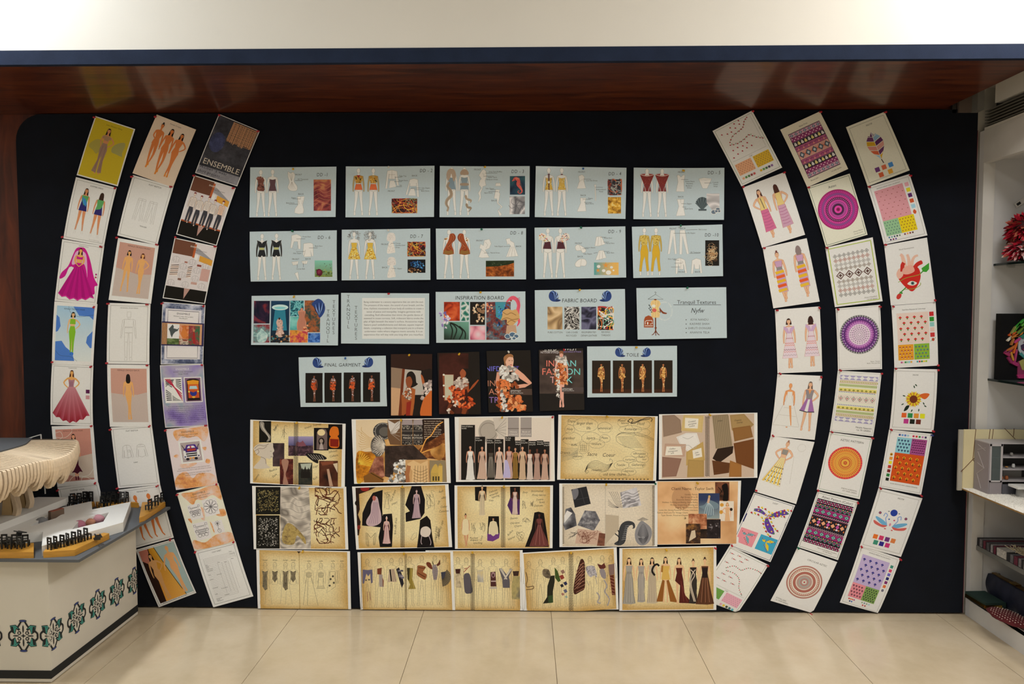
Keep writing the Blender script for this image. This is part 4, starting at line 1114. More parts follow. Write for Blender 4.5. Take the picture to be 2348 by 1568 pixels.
c=dd('DD6','pale blue design sheet with black sharp-shouldered outfits and a purple shell photo','the black sharp-shoulder sheet',[(70,842),(1110,825),(1116,1428),(84,1438)],CA,'DD - 6',(960,930))
for x,y in((220,868),(392,864)):
    F=croq(c,x,y,552,[([(-.11,.14),(-.04,.17),(0,.2),(.04,.17),(.11,.14),(.09,.22),(.06,.3),(-.06,.3),(-.09,.22)],'24262A'),([(-.05,.3),(.05,.3),(.05,.35),(-.05,.35)],'B4B878'),([(-.055,.35),(.055,.35),(.09,.49),(.03,.5),(0,.47),(-.03,.51),(-.09,.49)],'202226')],armskin='24262A')
    c.fpoly(F,[(-.022,.15),(.022,.15),(0,.22)],FL)if x<300 else None
flat(c,[[(570,888),(600,880),(630,872),(660,885),(688,900),(680,950),(682,1050),(655,1050),(645,960),(602,960),(580,1040),(560,1035),(572,940)],[(716,985),(760,978),(800,976),(830,990),(835,1130),(818,1140),(800,1060),(810,1142),(720,1144),(740,1060),(725,1130),(710,1120)],[(575,1205),(655,1195),(645,1238),(590,1244)],[(695,1195),(768,1190),(755,1228),(708,1230)],[(612,1340),(650,1325),(662,1425),(652,1425)]],0,[[(580,1040),(635,1064),(650,1000)],[(590,1205),(595,1240)],[(610,1203),(612,1242)],[(630,1200),(630,1240)],[(712,1194),(718,1230)],[(735,1192),(735,1229)]])
cap(c,'Front Dart',705,910,22);cap(c,'Back Dart',852,1022,22);cap(c,'Side Zipper',592,1108,22);cap(c,'FRONT',580,1180);cap(c,'BACK',738,1177);cap(c,'Corset Belt',630,1294,22)
arrows(c,[[(630,930),(735,928)],[(782,1038),(885,1038)],[(628,1082),(730,1080)],[(642,1232),(642,1275)],[(715,1220),(715,1265)]])
c.photo(850,1186,1060,1382,None,'9AB89A',label='underwater photo with a purple shell');c.grid(850,1186,1060,1382,2,6,lambda u,v:grad('7EC0B0','6A7A34')(v))
c.ruffle([(870,1300),(1055,1300),(1055,1375),(870,1375)],['4A5A22','8A9A46','A8B05A'],26,12);c.ell(905,1330,44,36,'5A1630',16,1.3);c.ell(902,1322,20,24,'7E2A44',12,.4);c.ruffle([(860,1240),(1055,1190),(1055,1290)],['3A4A3A','6A3A4A'],10,6,False)

c=dd('DD7','pale blue design sheet with yellow frilled dresses and clouds of curly hair','the yellow frilled dress sheet',[(1174,820),(2230,805),(2232,1418),(1172,1424)],CA,'DD - 7',(2065,918))
for x,y,bk in((1320,846,0),(1510,846,1)):
    c.part('printed_hair');L=[]
    for k in range(120):
        a,r_=c.rng.uniform(0,6.28),c.rng.uniform(.35 if not bk else 0,1)**.6
        px_,py_=x+76*r_*math.cos(a),y+52+70*r_*math.sin(a);b_=c.rng.uniform(0,6)
        L.append([(px_+9*math.cos(b_+q),py_+9*math.sin(b_+q))for q in(0,.9,1.8,2.7)])
    c.strokes(L,2.2,'6E6866')
    F=croq(c,x,y,562,[([(-.06,.23),(.06,.23),(.05,.34),(-.05,.34)],'D2B048'),([(-.05,.33),(.05,.33),(.12,.53),(.13,.58),(-.13,.58),(-.12,.53)],'D8B84E')])
    c.ruffle([F(-.05,.34),F(.05,.34),F(.125,.57),F(-.125,.57)],['A8741E','E4CE7A','F0E0A8','C0902E'],70,9)
    if bk:
        c.part('printed_hair');c.strokes([[(px2+9*math.cos(q+k),py2+9*math.sin(q+k))for q in(0,.9,1.8,2.7)]for k in range(50)for px2,py2 in[(x+c.rng.uniform(-50,50),y+c.rng.uniform(0,110))]],2.2,'6E6866')
for(x,y)in((1760,860),(1765,1150)):
    c.part('garment_flat');c.blobp([(x-50,y+50),(x-30,y),(x+30,y),(x+52,y+50),(x+40,y+95),(x-40,y+95)],'D6D2D0');c.blobp([(x-18,y+100),(x+18,y+100),(x+50,y+220),(x+20,y+235),(x-50,y+235)],'DAD6D2')
    c.strokes([[(px2+6*math.cos(q+k),py2+6*math.sin(q+k))for q in(0,1,2)]for k in range(60)for px2,py2 in[(x+c.rng.uniform(-44,44),y+c.rng.choice([c.rng.uniform(5,90),c.rng.uniform(125,230)]))]],1.6,'9A9692')
cap(c,'FRONT',1640,1002);cap(c,'BACK',1650,1278);cap(c,'Corset',1810,988,22);cap(c,'Handkerchief',1810,1012,22);cap(c,'Dress',1812,1037,22);cap(c,'Zipper',1832,1290,22)
arrows(c,[[(1758,980),(1805,980)],[(1772,1283),(1822,1283)]])
c.tangle(1958,968,2170,1135,'2E1418',FIB,60,7,label='photo of tangled red and gold fibres');c.photo(1958,1175,2172,1334,None,'0E0E14',label='photo of a blue coral on black')
c.ruffle([(1975,1235),(2010,1195),(2090,1190),(2150,1225),(2168,1300),(2060,1270)],['0E2A4A','2E74B8','5AA0D8','1E4A86'],60,10);c.ruffle([(1960,1275),(2060,1275),(2150,1320),(2060,1330),(1960,1330)],['3A1E0E','8A5226','C89A6A','E0C8A8'],30,10)

c=dd('DD8','pale blue design sheet with rust brown draped one-shoulder dresses','the rust draped dress sheet',[(50,805),(1128,800),(1128,1412),(60,1412)],CB,'DD - 8',(1015,876))
for x,m in((208,1),(390,-1)):
    F=croq(c,x,818,582,mir=m)
    c.fpoly(F,[(.02,.09),(.1,.08),(.14,.15),(.12,.22),(.07,.27),(.06,.33),(.1,.5),(-.12,.5),(-.07,.34),(-.03,.26),(0,.18)],'9A4A28',2)
    c.strokes([catmull([F(.04,.1),F(.09,.16),F(.05,.26),F(-.02,.34),F(.05,.4)],False),catmull([F(.11,.1),F(.12,.18),F(.04,.3),F(-.05,.4),F(.08,.44)],False),catmull([F(-.08,.46),F(-.02,.42),F(.06,.48)],False)],6,'6A2A14')
    c.strokes([catmull([F(.06,.1),F(.1,.17),F(.05,.28),F(-.03,.37)],False)],4,'C87A4A');c.fpoly(F,[(-.1,.5),(-.08,.42),(-.02,.44),(.06,.42),(.08,.5)],'8A6230',2)
    c.ruffle([F(-.09,.18),F(-.03,.17),F(-.04,.25),F(-.08,.24)],['7A4A1E','C0924A'],6,10)
flat(c,[[(630,945),(690,930),(712,985),(690,1040),(640,1060),(690,1150),(600,1156),(562,1145),(598,1050),(572,1040),(585,990),(620,1010)],[(888,930),(935,920),(942,950),(985,975),(990,1012),(1034,1134),(890,1146),(942,1012),(920,985),(905,1000)]],0,[[(600,1060),(640,1090),(690,1070)],[(910,1142),(955,1020)],[(955,1140),(968,1020)],[(1000,1136),(980,1020)],[(640,960),(670,1000),(650,1040)]])
cap(c,'FRONT',532,958);cap(c,'Side Zipper',752,1025,22);cap(c,'BACK',1005,1026);cap(c,'Flared Dress',702,1102,22)
arrows(c,[[(860,1020),(945,1018)],[(625,1098),(690,1098)]])
c.photo(648,1190,985,1378,tex('noise',['2A1608','6A3414','A85A24','D8A058'],6),label='photo of orange coral');c.poly([(648,1190),(985,1186),(985,1215),(900,1240),(800,1255),(648,1262)],'1E2818',tex('noise',['101A10','2A3820','B8C0A8'],9,pos=[.3,.6,.8]))

c=dd('DD9','pale blue design sheet with confetti puff sleeve tops and maroon mini skirts','the confetti sleeve sheet',[(1230,795),(2312,780),(2322,1390),(1236,1410)],CB,'DD - 9',(2185,860))
for x,m in((1388,-1),(1538,1)):
    F=croq(c,x,802,590,[([(-.05,.27),(.06,.27),(.1,.415),(-.075,.42)],'4E2430')],mir=m)
    q=[F(.01,.18),F(.08,.1),F(.17,.12),F(.18,.22),F(.1,.25),F(.06,.28),F(-.02,.26)]
    c.poly(catmull(q,True,3),'E0D6D0');c.ruffle(q,['B8324A','E8C87A','3A3A44','D8702E','F0ECE8'],60,7,False);c.strokes([[F(-.01,.28),F(-.03,.41)],[F(.03,.28),F(.05,.41)]],4,'3A1620')
flat(c,[[(1716,1020),(1745,996),(1785,1010),(1840,1052),(1836,1085),(1800,1094),(1785,1066),(1730,1068)],[(1718,1215),(1770,1170),(1830,1172),(1852,1210),(1835,1250),(1780,1250),(1775,1262),(1722,1258)]],2,[[(1760,1000),(1790,1060)],[(1790,1172),(1778,1255)]])
flat(c,[[(1968,905),(2028,898),(2072,990),(2030,1005),(1985,1016),(1948,1014)],[(2000,1068),(2055,1066),(2086,1154),(2040,1165),(1998,1178),(1958,1180)]],0,[[(1995,910),(1985,1010)],[(2020,905),(2030,1000)],[(2012,1070),(2000,1175)],[(2038,1070),(2042,1160)]])
cap(c,'FRONT',1712,990);cap(c,"Lantern Sleeve",1825,1040,22);cap(c,'BACK',1742,1148);cap(c,'Front Dart',2058,926,22);cap(c,'Flared Skirt',2080,988,22);cap(c,'Side Zipper',1815,1114,22);cap(c,'Back Dart',2090,1102,22)
arrows(c,[[(2012,909),(2085,910)],[(2050,966),(2120,968)],[(1802,1045),(1875,1046)],[(1935,1100),(1980,1092)],[(2050,1079),(2122,1080)]])
c.photo(1940,1210,2232,1360,None,'D8B46A',label='photo of starfish and shells on sand and sea');c.grid(1940,1210,2232,1360,6,2,lambda u,v:grad('4A9A9E','DDAE60')(min(1,u*1.3)))
for x,y,r_ in((2080,1245,40),(1988,1305,30)):c.poly([(x+(r_ if k%2==0 else r_*.35)*math.cos(-1.57+k*.628),y+(r_ if k%2==0 else r_*.35)*math.sin(-1.57+k*.628))for k in range(10)],'D8923E')
for x,y,r_ in((1995,1258,22),(2055,1308,22),(2112,1330,32),(2148,1268,18),(2172,1305,12)):c.ell(x,y,r_,r_*.85,'EFE6DA',10)

c=dd('DD10','pale blue design sheet with yellow textured shirts and yellow trousers','the yellow trouser suit sheet',[(1190,785),(2268,758),(2276,1374),(1208,1396)],CC,'DD -10',(2142,902),curl=('u',.006,.003))
for x in(1340,1480):
    F=croq(c,x,798,566,[([(-.05,.35),(.05,.35),(.085,.5),(.08,.7),(.1,.9),(.05,.92),(.01,.6),(-.03,.7),(-.06,.92),(-.11,.91),(-.08,.6),(-.085,.5)],'CBA42E'),([(-.1,.165),(-.02,.15),(.02,.15),(.1,.165),(.07,.25),(.065,.36),(-.065,.36),(-.07,.25)],'C8B058')],armskin='BBA04A')
    c.ruffle([F(-.1,.16),F(.1,.16),F(.065,.36),F(-.065,.36)],['8A6A1E','E0CE86','B8922E'],46,6)
flat(c,[[(1655,825),(1705,822),(1728,1105),(1705,1112),(1684,890),(1645,1108),(1620,1110)],[(1765,825),(1825,822),(1872,1105),(1848,1110),(1796,890),(1790,1112),(1760,1112)],[(1715,1175),(1750,1160),(1775,1158),(1825,1180),(1850,1335),(1828,1340),(1808,1230),(1806,1292),(1760,1292),(1748,1230),(1735,1345),(1715,1345)],[(1910,1185),(1960,1160),(2015,1178),(2030,1335),(2008,1340),(1998,1235),(1992,1288),(1945,1288),(1935,1230),(1920,1345),(1898,1340)]],0,[[(1776,1160),(1778,1292)],[(1788,1200),(1800,1200),(1800,1220)]])
cap(c,'FRONT',1640,814);cap(c,'BACK',1766,812);cap(c,'Belt Loops',1988,824,22);cap(c,'Fly Zipper',1858,866,22);cap(c,'3D Texturing',1890,1096,22);cap(c,'Shirt Collar',1622,1176,22);cap(c,'FRONT',1745,1332);cap(c,'BACK',1942,1330)
arrows(c,[[(1838,822),(1975,818)],[(1690,862),(1855,862)],[(1880,1102),(2000,1100)],[(1690,1180),(1755,1182)],[(1700,1218),(1790,1218)],[(1660,1264),(1770,1264)]])
c.photo(2066,946,2230,1250,None,'171412',label='photo of coiled cream threads on black')
for cc in('8A6A4A','C8A47E','E4CFAE','B0855A'):c.strokes([[(x+22*math.cos(q+k),y+16*math.sin(q+k))for q in(0,.7,1.4,2.1,2.8)]for k in range(34)for x,y in[(2150+c.rng.gauss(0,26),1100+c.rng.gauss(0,48))]],3,cc)

# --- third row
c=dd('R1','glossy pale blue moodboard titled TRANQUIL TEXTURES with a jellyfish light and corals','the jellyfish moodboard',[(92,148),(1130,133),(1132,738),(98,732)],DA,None,None,curl=('v',.002,.012))
c.photo(122,207,312,478,tex('cloud',['0A1226','2A1A34','7A2A2E','20406A'],2.5,2));c.photo(122,490,316,704,tex('noise',['4A1A1E','8A3A44','5E8A8E','B8D0D0'],4),label='photo of a pale dress among coral');c.blobp([(215,535),(255,570),(290,610),(270,690),(180,695),(165,610),(195,575)],'9ABCC0',tex('noise',['5A8A94','A8C8C8','DCE8E6'],8))
c.photo(326,207,546,704,None,'10324E',label='picture of a ruffled gown under a glowing jellyfish light');c.grid(326,207,546,704,4,6,lambda u,v:grad('123A5A','0C1E2E')(v));c.poly([(375,310),(495,310),(520,560),(345,560)],'2A7A94');c.ell(434,285,98,34,'BFE8EA',24);c.ell(434,292,70,14,'7AC4CC',18)
c.blobp([(428,410),(452,440),(470,470),(462,540),(490,600),(455,640),(400,630),(386,600),(412,540),(392,460)],'C8A89C');c.ruffle([(410,440),(465,440),(485,610),(395,610)],['9A7A74','DCC4BC','B89088'],26,12);c.ell(428,420,11,14,'2A1A16')
c.ruffle([(330,630),(545,600),(545,700),(330,700)],['3A2A1E','8A5A3A','D8A878','4A7A7A','2A1E1A'],34,16)
c.photo(556,205,716,392,tex('silk',['12283A','2E7A8A','7AC0C4'],3,3));c.photo(556,396,716,560,tex('cloud',['3A8A90','62B0AE','8ACAC4'],4));c.photo(728,202,915,582,tex('noise',['16181A','3A4A44','A85A2E','6A6A5A'],5),label='photo of corals');c.photo(556,556,770,704,tex('noise',['6A1A44','B83A4E','D8963A','4A1430'],6),label='photo of pink and red coral');c.photo(776,592,918,704,tex('noise',['101018','1E4A9A','5A8AD0','8A6A2A'],7))
c.part('mannequin_picture');c.blobp([(682,295),(705,295),(712,320),(740,335),(730,400),(752,480),(738,560),(650,560),(640,470),(662,400),(648,335),(676,320)],'C0846E');c.strokes([[(665+12*k,340),(655+16*k,555)]for k in range(6)],4,'8A4A3E')
c.part('shell_cluster');c.ruffle([(710,500),(790,500),(790,570),(720,570)],['C8583A','E8A078','8A3A2A'],14,16)
def fin(c,x,y,k,m=1,name='blue_fin_picture'):
    c.part(name)
    P=lambda a,b:(x+m*a*k,y+b*k)
    c.poly(catmull([P(*p)for p in((.1,-.9),(.5,-.7),(.75,-.2),(.7,.3),(1.35,.55),(1.1,.75),(.6,.8),(.1,.75),(-.3,.5),(-.5,0),(-.35,-.6))],True,3),'26407E')
    for q in range(7):
        a=-2.3+q*.42;c.limb([P(.45,.5),P(.45+.5*math.cos(a),.1+.75*math.sin(a)),P(.2+.75*math.cos(a-.1),.0+.9*math.sin(a-.1))],[k*.03,k*.15,k*.04],'7A9AD4' if q%2 else '16264E')
    c.limb([P(.6,.7),P(.95,.62),P(1.3,.56)],[k*.2,k*.14,k*.04],'16244A')
def fin2(c):
    c.part('blue_fin_picture');q=[(890,182),(940,210),(972,280),(960,350),(915,408),(890,380),(905,330),(860,300),(815,250),(840,210)]
    c.poly(catmull(q,True,3),'26407E')
    for k in range(7):c.limb([(900,385),(905-14*k+40,300+4*k),(965-22*k,235-8*k+(k*k*2.2))],[4,14,3],'7A9AD4' if k%2 else '16264E')
fin2(c)
c.part('printed_title')
for i,ch in enumerate('TEXTURES'):c.text(ch,1077,240+52*i,58,'5A6468')
for i,ch in enumerate('TRANQUIL'):c.text(ch,1010,352+50*i,58,'5A6468')

c=dd('R2','pale blue sheet of running text beside the vertical words TRANQUIL TEXTURES','the text sheet',[(1164,112),(2216,118),(2215,722),(1164,716)],DA,None,None,curl=('u',.004,.002))
c.part('printed_title')
for i,ch in enumerate('TRANQUIL'):c.text(ch,1250,178+51*i,58,'5A6468')
for i,ch in enumerate('TEXTURES'):c.text(ch,1341,308+52*i,58,'5A6468')
c.part('text_panel');c.rect(1414,172,2165,660,'D3D7D9')
c.part('printed_text')
for i,t in enumerate(('Being underwater is a sensory experience that can calm the soul.','The pressure of the water, the sound of your breath, and the','slow, rhythmic movements of your body all combine to create a','sense of peace and tranquility. Imagine garments with','cascading, fluid silhouettes that mimic the gentle dance of','seaweed in ocean currents. Soft, iridescent fabrics evoke the',"play of light beneath the water's surface. Accessories might",'feature pearl embellishments and delicate, aquatic inspired','details, completing a collection that transports you to a dreamy','underwater realm where elegance meets serenity. It is an','experience that will stay with you long after you resurface.')):
    w=c.twidth(t,30);c.text(t,1790,230+39*i,30,'54585C','c',0,min(1,715/w))

c=dd('R3','pale blue INSPIRATION BOARD with coral photos and a pink seahorse','the inspiration board',[(48,100),(1120,94),(1124,703),(56,708)],DB,None,None)
c.part('printed_title');c.text('INSPIRATION BOARD',574,192,62,'2A2E32','c',.1,.93,0,2)
c.photo(148,220,338,446,tex('cloud',['7A1E10','B84422','D87040'],3,2),label='photo of red coral folds');c.photo(354,220,446,446,tex('web',['D8E4DC','2E7A6A','1E5A54'],7),label='teal cell pattern photo');c.photo(460,220,638,494,None,'14100E',label='photo of a pale feathered shell on black')
c.ruffle([(530,235),(630,250),(630,440),(560,490),(500,420),(490,330)],['8A6A50','C8A484','E0C8AC'],40,20)
c.photo(148,458,446,672,None,'3A6A5E',label='photo of dark kelp');c.grid(148,458,446,672,3,4,lambda u,v:grad('6AA090','1E2A22')(min(1,v*.7+(1-u)*.4)));c.strokes([catmull([(230,670),(250,560),(220,480)],False),catmull([(260,670),(300,560),(270,500),(220,470)],False),catmull([(330,670),(370,570),(300,500),(230,470)],False),catmull([(400,660),(400,580),(330,510)],False)],16,'1A241E')
c.photo(460,508,640,672,tex('cells',['F0C8D0','E09AAC','A84A66'],4),label='photo of pink petals');c.photo(654,220,945,672,tex('noise',['101820','22344A','7A3428','3A6A7A','C87A5A'],5),label='photo of a coral reef');c.poly([(760,222),(890,222),(830,440),(770,400)],'3E8CA0');c.ruffle([(660,240),(740,260),(730,330),(660,330)],['C86A4A','E8A88A','7A2A1E'],14,14);c.ruffle([(800,260),(930,250),(900,330),(800,420),(850,520),(790,500)],['0E2A5A','2E6AB8','4A90D8'],34,13)
c.part('lilac_coral_picture');c.ruffle([(95,330),(190,320),(230,400),(170,540),(140,520),(100,440)],['8A7AB8','C8B8E0','E4DCF0','6A5AA0'],30,20)
c.part('seahorse_picture');c.limb(catmull([(895,220),(930,190),(975,170),(1020,200),(1040,260),(1030,320),(1030,400),(1045,460),(1020,510)],False,3),[12,18,26,34,42,46,46,46,44,44,42,42,40,40,40,40,40,38,36,34,30,26,20,14,8],'D8566E');c.strokes([[(1020+3*k,180+18*k),(1056+2*k-k*k*.4,172+18*k)]for k in range(9)],6,'B83A54');c.ell(948,205,11,10,'8A3A1E')
c.part('mushroom_shell_picture');c.blobp([(850,330),(910,300),(960,320),(1010,310),(1040,360),(1050,410),(1000,470),(960,505),(900,480),(895,430),(830,440),(845,390)],'C8A06A');c.strokes([catmull([(850,340),(900,370),(950,350),(1010,380)],False),catmull([(840,430),(900,410),(960,430),(1040,420)],False),catmull([(905,470),(950,440),(1000,460)],False)],7,'8A6234');c.poly([(900,500),(1005,495),(1018,590),(885,595)],'BC9A80')
c.part('stone_picture')
for x,y,r_ in((910,630,34),(965,610,36),(1010,630,28),(985,655,20)):c.ell(x,y,r_+6,r_*.8+6,'D4DADA',10);c.ell(x,y,r_,r_*.75,'4E6A88',9)

c=dd('R4','pale blue FABRIC BOARD with four cloth swatch photos','the fabric board',[(1232,80),(2310,66),(2316,676),(1238,690)],DB,None,None)
c.part('printed_title');c.text('FABRIC BOARD',1765,224,62,'2A2E32','c',.1,.93,0,2)
fin(c,1438,155,78);fin(c,2110,155,78,-1)
for x0,x1,m,lab in((1384,1562,tex('silk',['80664A','B4966E','D2BA96'],1.5,2),'beige cotton swatch'),(1586,1764,tex('silk',['16161A','4A4846','8A8886','F0EEEA'],4,3),'silver and black foil swatch'),(1788,1966,tex('silk',['1C1C28','42415A','6A6A88'],1.5,2),'slate grey leather swatch'),(1988,2168,None,'multicoloured thread swatch')):
    if m:c.photo(x0,278,x1,548,m,name='fabric_swatch',label=lab)
    else:c.tangle(x0,278,x1,548,'1E1A1A',['B83A3A','D8A83C','D8D4CC','4A8A7A','3A3430','D8763C','EFEAE2'],60,11,'fabric_swatch',lab)
c.part('printed_caption')
for x,y,t in((1474,594,'PURE COTTON'),(1674,594,'CAR COVER'),(1668,632,'RECYCLED'),(1876,592,'REGENERATED'),(1878,632,'DENIM LEATHER'),(2078,590,'REUSING'),(2078,628,'THREADS')):c.text(t,x,y,30,'4A5256','c',.15,.86)

c=dd('R5','pale blue title sheet reading Tranquil Textures with a dress form drawing','the title sheet',[(1246,54),(2320,44),(2322,650),(1258,668)],DC,None,None,curl=('v',.002,.008))
c.part('printed_title');c.text('Tranquil Textures',1965,244,64,'2E3438','c',0,1.0);c.rect(1686,252,2254,257,'2E3438')
c.part('signature');c.text('Nyfw',1970,350,84,'3A4044','c',.3,.85)
c.part('printed_names')
for i,t in enumerate(('KIYA NANDU','KASWEE SHAH','SHRUTI DONGRE','ANANYA TELA')):c.ell(1838,433+51*i,6,6,'2E3438',8);c.text(t,1998,443+51*i,36,'4A5256','c',.1,.9,0,2)
c.part('hanger_drawing');c.strokes([[(1384,186),(1474,130),(1566,188),(1384,188)],catmull([(1474,132),(1474,118),(1482,110),(1472,100),(1464,108)],False)],5,'5A6468')
c.part('dress_form_drawing');c.rect(1466,190,1480,590,'6A3A24');c.poly([(1425,210),(1450,196),(1495,196),(1522,210),(1536,245),(1510,290),(1526,350),(1522,408),(1424,408),(1420,350),(1436,290),(1412,245)],'E0BF86');c.ell(1472,192,16,8,'7A3A20');c.strokes([[(1472,205),(1472,405)],[(1440,215),(1450,300),(1440,400)],[(1506,215),(1496,300),(1508,400)]],2,'A88A58')
c.strokes([catmull([(1474,560),(1450,600),(1428,615)],False),catmull([(1474,560),(1498,600),(1518,615)],False),[(1474,540),(1474,622)]],9,'6A3420');c.ell(1474,530,14,10,'7A3A20')
c.part('flower_drawing');c.ell(1460,320,26,22,'D0605A');c.ell(1452,268,22,18,'EFE4D2');c.ell(1492,300,16,14,'E0C47A');c.strokes([[(1440,330),(1396,250)],[(1432,310),(1400,320)],[(1500,330),(1540,350)]],4,'2E3A34')
for x,y in((1400,262),(1410,285),(1398,300),(1414,318),(1426,340)):c.ell(x,y,12,5,'2E3A40',8,.5)
c.part('shoe_drawing');c.poly(catmull([(1522,285),(1540,310),(1570,340),(1608,352),(1602,364),(1560,360),(1536,335),(1530,352),(1524,330)],True,2),'7A3A20')
c.part('machine_emblem');c.poly([(1334,525),(1336,430),(1350,398),(1390,380),(1430,398),(1446,430),(1448,525)],'9A4A26');c.strokes([[(1350,490),(1350,455),(1365,442),(1430,440),(1436,480),(1405,485)],[(1344,505),(1440,505)]],7,'EAE2D8');c.rect(1372,460,1386,490,'EAE2D8')
c.part('ring_lettering');t='MODERN TREND FASHION FASHION DRESS';
for i,ch in enumerate(t):a=-2.0+i*.135;c.text(ch,1580+84*math.cos(a),330+100*math.sin(a),22,'D6E0E4','c',rot=a+1.57)

# --- fourth row
def walker(c,x,y,h,skin,up,low,side=False,hair='1A1210'):
    F=c.fig(x,y,h,skin,hair,'turban',('down','back')if side else('down','down'),'X',face=False)
    c.ruffle([F(-.07,.13),F(.07,.13),F(.06,.3),F(-.06,.3)],up,14,h*.028,False)
    c.ruffle([F(-.06,.28),F(.06,.28),F(.1,.42),F(.09,.55),F(-.11,.55),F(-.1,.42)],low,34,h*.036)
    c.ruffle([F(.0,.56),F(.05,.56),F(.04,.84),F(-.02,.84)],up,9,h*.022,False)
    return F
c=dd('FG','pale blue FINAL GARMENT sheet with four model photos on black','the final garment sheet',[(654,882),(1696,862),(1712,1466),(680,1474)],DA,None,None)
c.part('printed_title');c.text('FINAL GARMENT',1180,992,58,'2A2E32','c',.1,.93,0,2);fin(c,858,950,72);fin(c,1510,945,72,-1)
for i,x in enumerate((740,966,1196,1426)):
    c.photo(x,1068-3*i,x+204,1425-3*i,None,'120E0E',label='model photo on black');walker(c,x+104,1092-2*i,316,'7A4A36',['A89AA0','D0C4CC','8A7C84'],['A83E18','D8602C','C04E20'],i in(1,2))
c=dd('TO','pale blue TOILE sheet with four sepia model photos','the toile sheet',[(658,752),(1732,744),(1730,1350),(660,1360)],DC,None,None)
c.part('printed_title');c.text('TOILE',1200,872,58,'2A2E32','c',.1,.95,0,2);fin(c,1025,825,66);fin(c,1385,825,66,-1)
for i,x in enumerate((716,964,1210,1456)):
    c.photo(x,920-i,x+221,1312-2*i,None,'241A12',label='sepia model photo');c.rect(x,1262,x+221,1310-2*i,'3A1E12');walker(c,x+110,950,342,'A8683E',['9A6E3A','D8B06A','E4C890'],['8A5A26','C8944A','DDB878'],i in(1,2))
GP='photo prints pinned in the middle row'
def photo_sheet(key,label,short,q,fr):
    return Sheet(key,'photo_print',label,q,paper='17110F',cat='photo',group=GP,short=short,off=.004,curl=('u',.003,.001),ink='ink_gloss',fr=fr)
c=photo_sheet('P1','photo print of a dark-haired woman in front of a mirror, leftmost of the four','the mirror photo',[(1756,842),(2252,840),(2248,1582),(1758,1580)],DA)
c.part('dark_ceiling');c.poly([(1760,844),(2250,844),(2250,1045),(1760,1000)],'2E1812');c.part('mirror');c.poly([(1760,1000),(1900,1018),(1880,1575),(1760,1575)],'8A7462');c.poly([(1760,1240),(1880,1255),(1872,1575),(1760,1575)],'C09A78');c.poly([(1893,1018),(1925,1022),(1885,1578),(1846,1578)],'6A2E14');c.poly([(1925,1024),(2120,1042),(2150,1330),(1900,1330)],'B0AAA4')
c.part('printed_figure');c.blobp([(1940,1120),(1960,1065),(2010,1050),(2050,1100),(2060,1180),(2080,1200),(2030,1235),(1960,1250),(1945,1180)],'18100E');c.blobp([(1940,1130),(1985,1110),(2012,1160),(2005,1215),(1975,1250),(1950,1230),(1935,1180)],'8A4A2C');c.poly([(1950,1230),(1995,1240),(2040,1260),(2030,1500),(1905,1575),(1890,1350)],'9A4E28');c.ruffle([(1915,1230),(1990,1235),(2000,1330),(1985,1400),(1890,1330)],['6A5E58','B0A498','D8CCC0'],26,18);c.poly([(1945,1420),(2005,1400),(2010,1578),(1935,1578)],'8A2418');c.limb([(1895,1330),(1905,1450),(1900,1575)],[30,34,30],'9A5228');c.limb([(2030,1260),(2020,1420),(2000,1575)],[40,38,30],'A65A2A')
c.part('nearer_figure');c.blobp([(2120,1060),(2200,1020),(2250,1040),(2250,1240),(2180,1190),(2130,1160)],'1C1210');c.blobp([(2115,1090),(2140,1110),(2160,1180),(2135,1200)],'A8582E');c.ruffle([(2170,1180),(2250,1160),(2250,1300),(2110,1440),(2130,1300)],['9A8A88','D8CCC8','B8A8A4'],30,26);c.blobp([(2140,1400),(2200,1320),(2250,1290),(2250,1578),(2110,1578)],'C0642C')
c=photo_sheet('P2','photo print of a woman in an orange and white ruffled dress before a lit mirror','the lit mirror photo',[(68,828),(570,814),(590,1562),(90,1562)],DB)
c.part('dark_wall');c.rect(90,835,440,1555,'3A1A12',tex('cloud',['2A100A','44201A','1E0E0A'],2));c.part('lit_mirror');c.poly([(130,1085),(265,1085),(260,1400),(150,1400)],'8A4A30');c.poly([(155,1090),(260,1090),(255,1390),(160,1390)],'B8B4A0')
for y in(1090,1218,1348):c.ell(145,y,12,12,'F4DCD0',10)
c.part('printed_figure');c.blobp([(340,1040),(390,1015),(460,1030),(490,1120),(480,1230),(430,1250),(410,1130),(380,1080)],'160E0C');c.blobp([(338,1060),(370,1020),(410,1060),(400,1110),(360,1140),(345,1100)],'9A5030');c.limb([(420,1180),(440,1290),(500,1220),(560,1150)],[44,36,28,14],'9A4A26');c.blobp([(300,1160),(420,1150),(420,1260),(300,1260)],'8A4226');c.ruffle([(270,1130),(420,1120),(430,1210),(390,1260),(270,1240)],['8A7A72','D0C4BC','B0A098'],40,24);c.ruffle([(210,1210),(290,1250),(400,1270),(480,1340),(510,1450),(440,1510),(330,1460),(180,1420),(170,1370),(230,1340)],['8E2E10','CC5424','A83E18','E07A48'],70,26);c.ruffle([(250,1380),(330,1350),(310,1480),(240,1440)],['A8988E','DCD0C8'],10,18);c.limb([(230,1440),(200,1500),(260,1560)],[50,44,40],'6A3018');c.limb([(400,1490),(380,1560)],[60,50],'7A3A1C');c.ruffle([(170,1490),(220,1500),(240,1560),(180,1560)],['A8988E','DCD0C8'],8,16)
c=photo_sheet('P3','photo print close-up of a blonde model with white ruffled collar and orange dress','the blonde model close-up',[(656,806),(1180,796),(1212,1528),(682,1540)],DB)
c.part('backdrop_lettering');c.text('NIFD',735,1046,84,'6A6AD8','c');c.text('ST',1010,1032,64,'5A4AC0','c')
for t,x,y,cl in(('IN',715,1226,'A8705A'),('AS',740,1324,'B87A64'),('TR',745,1424,'8A6AB0')):c.text(t,x,y,100,cl,'c')
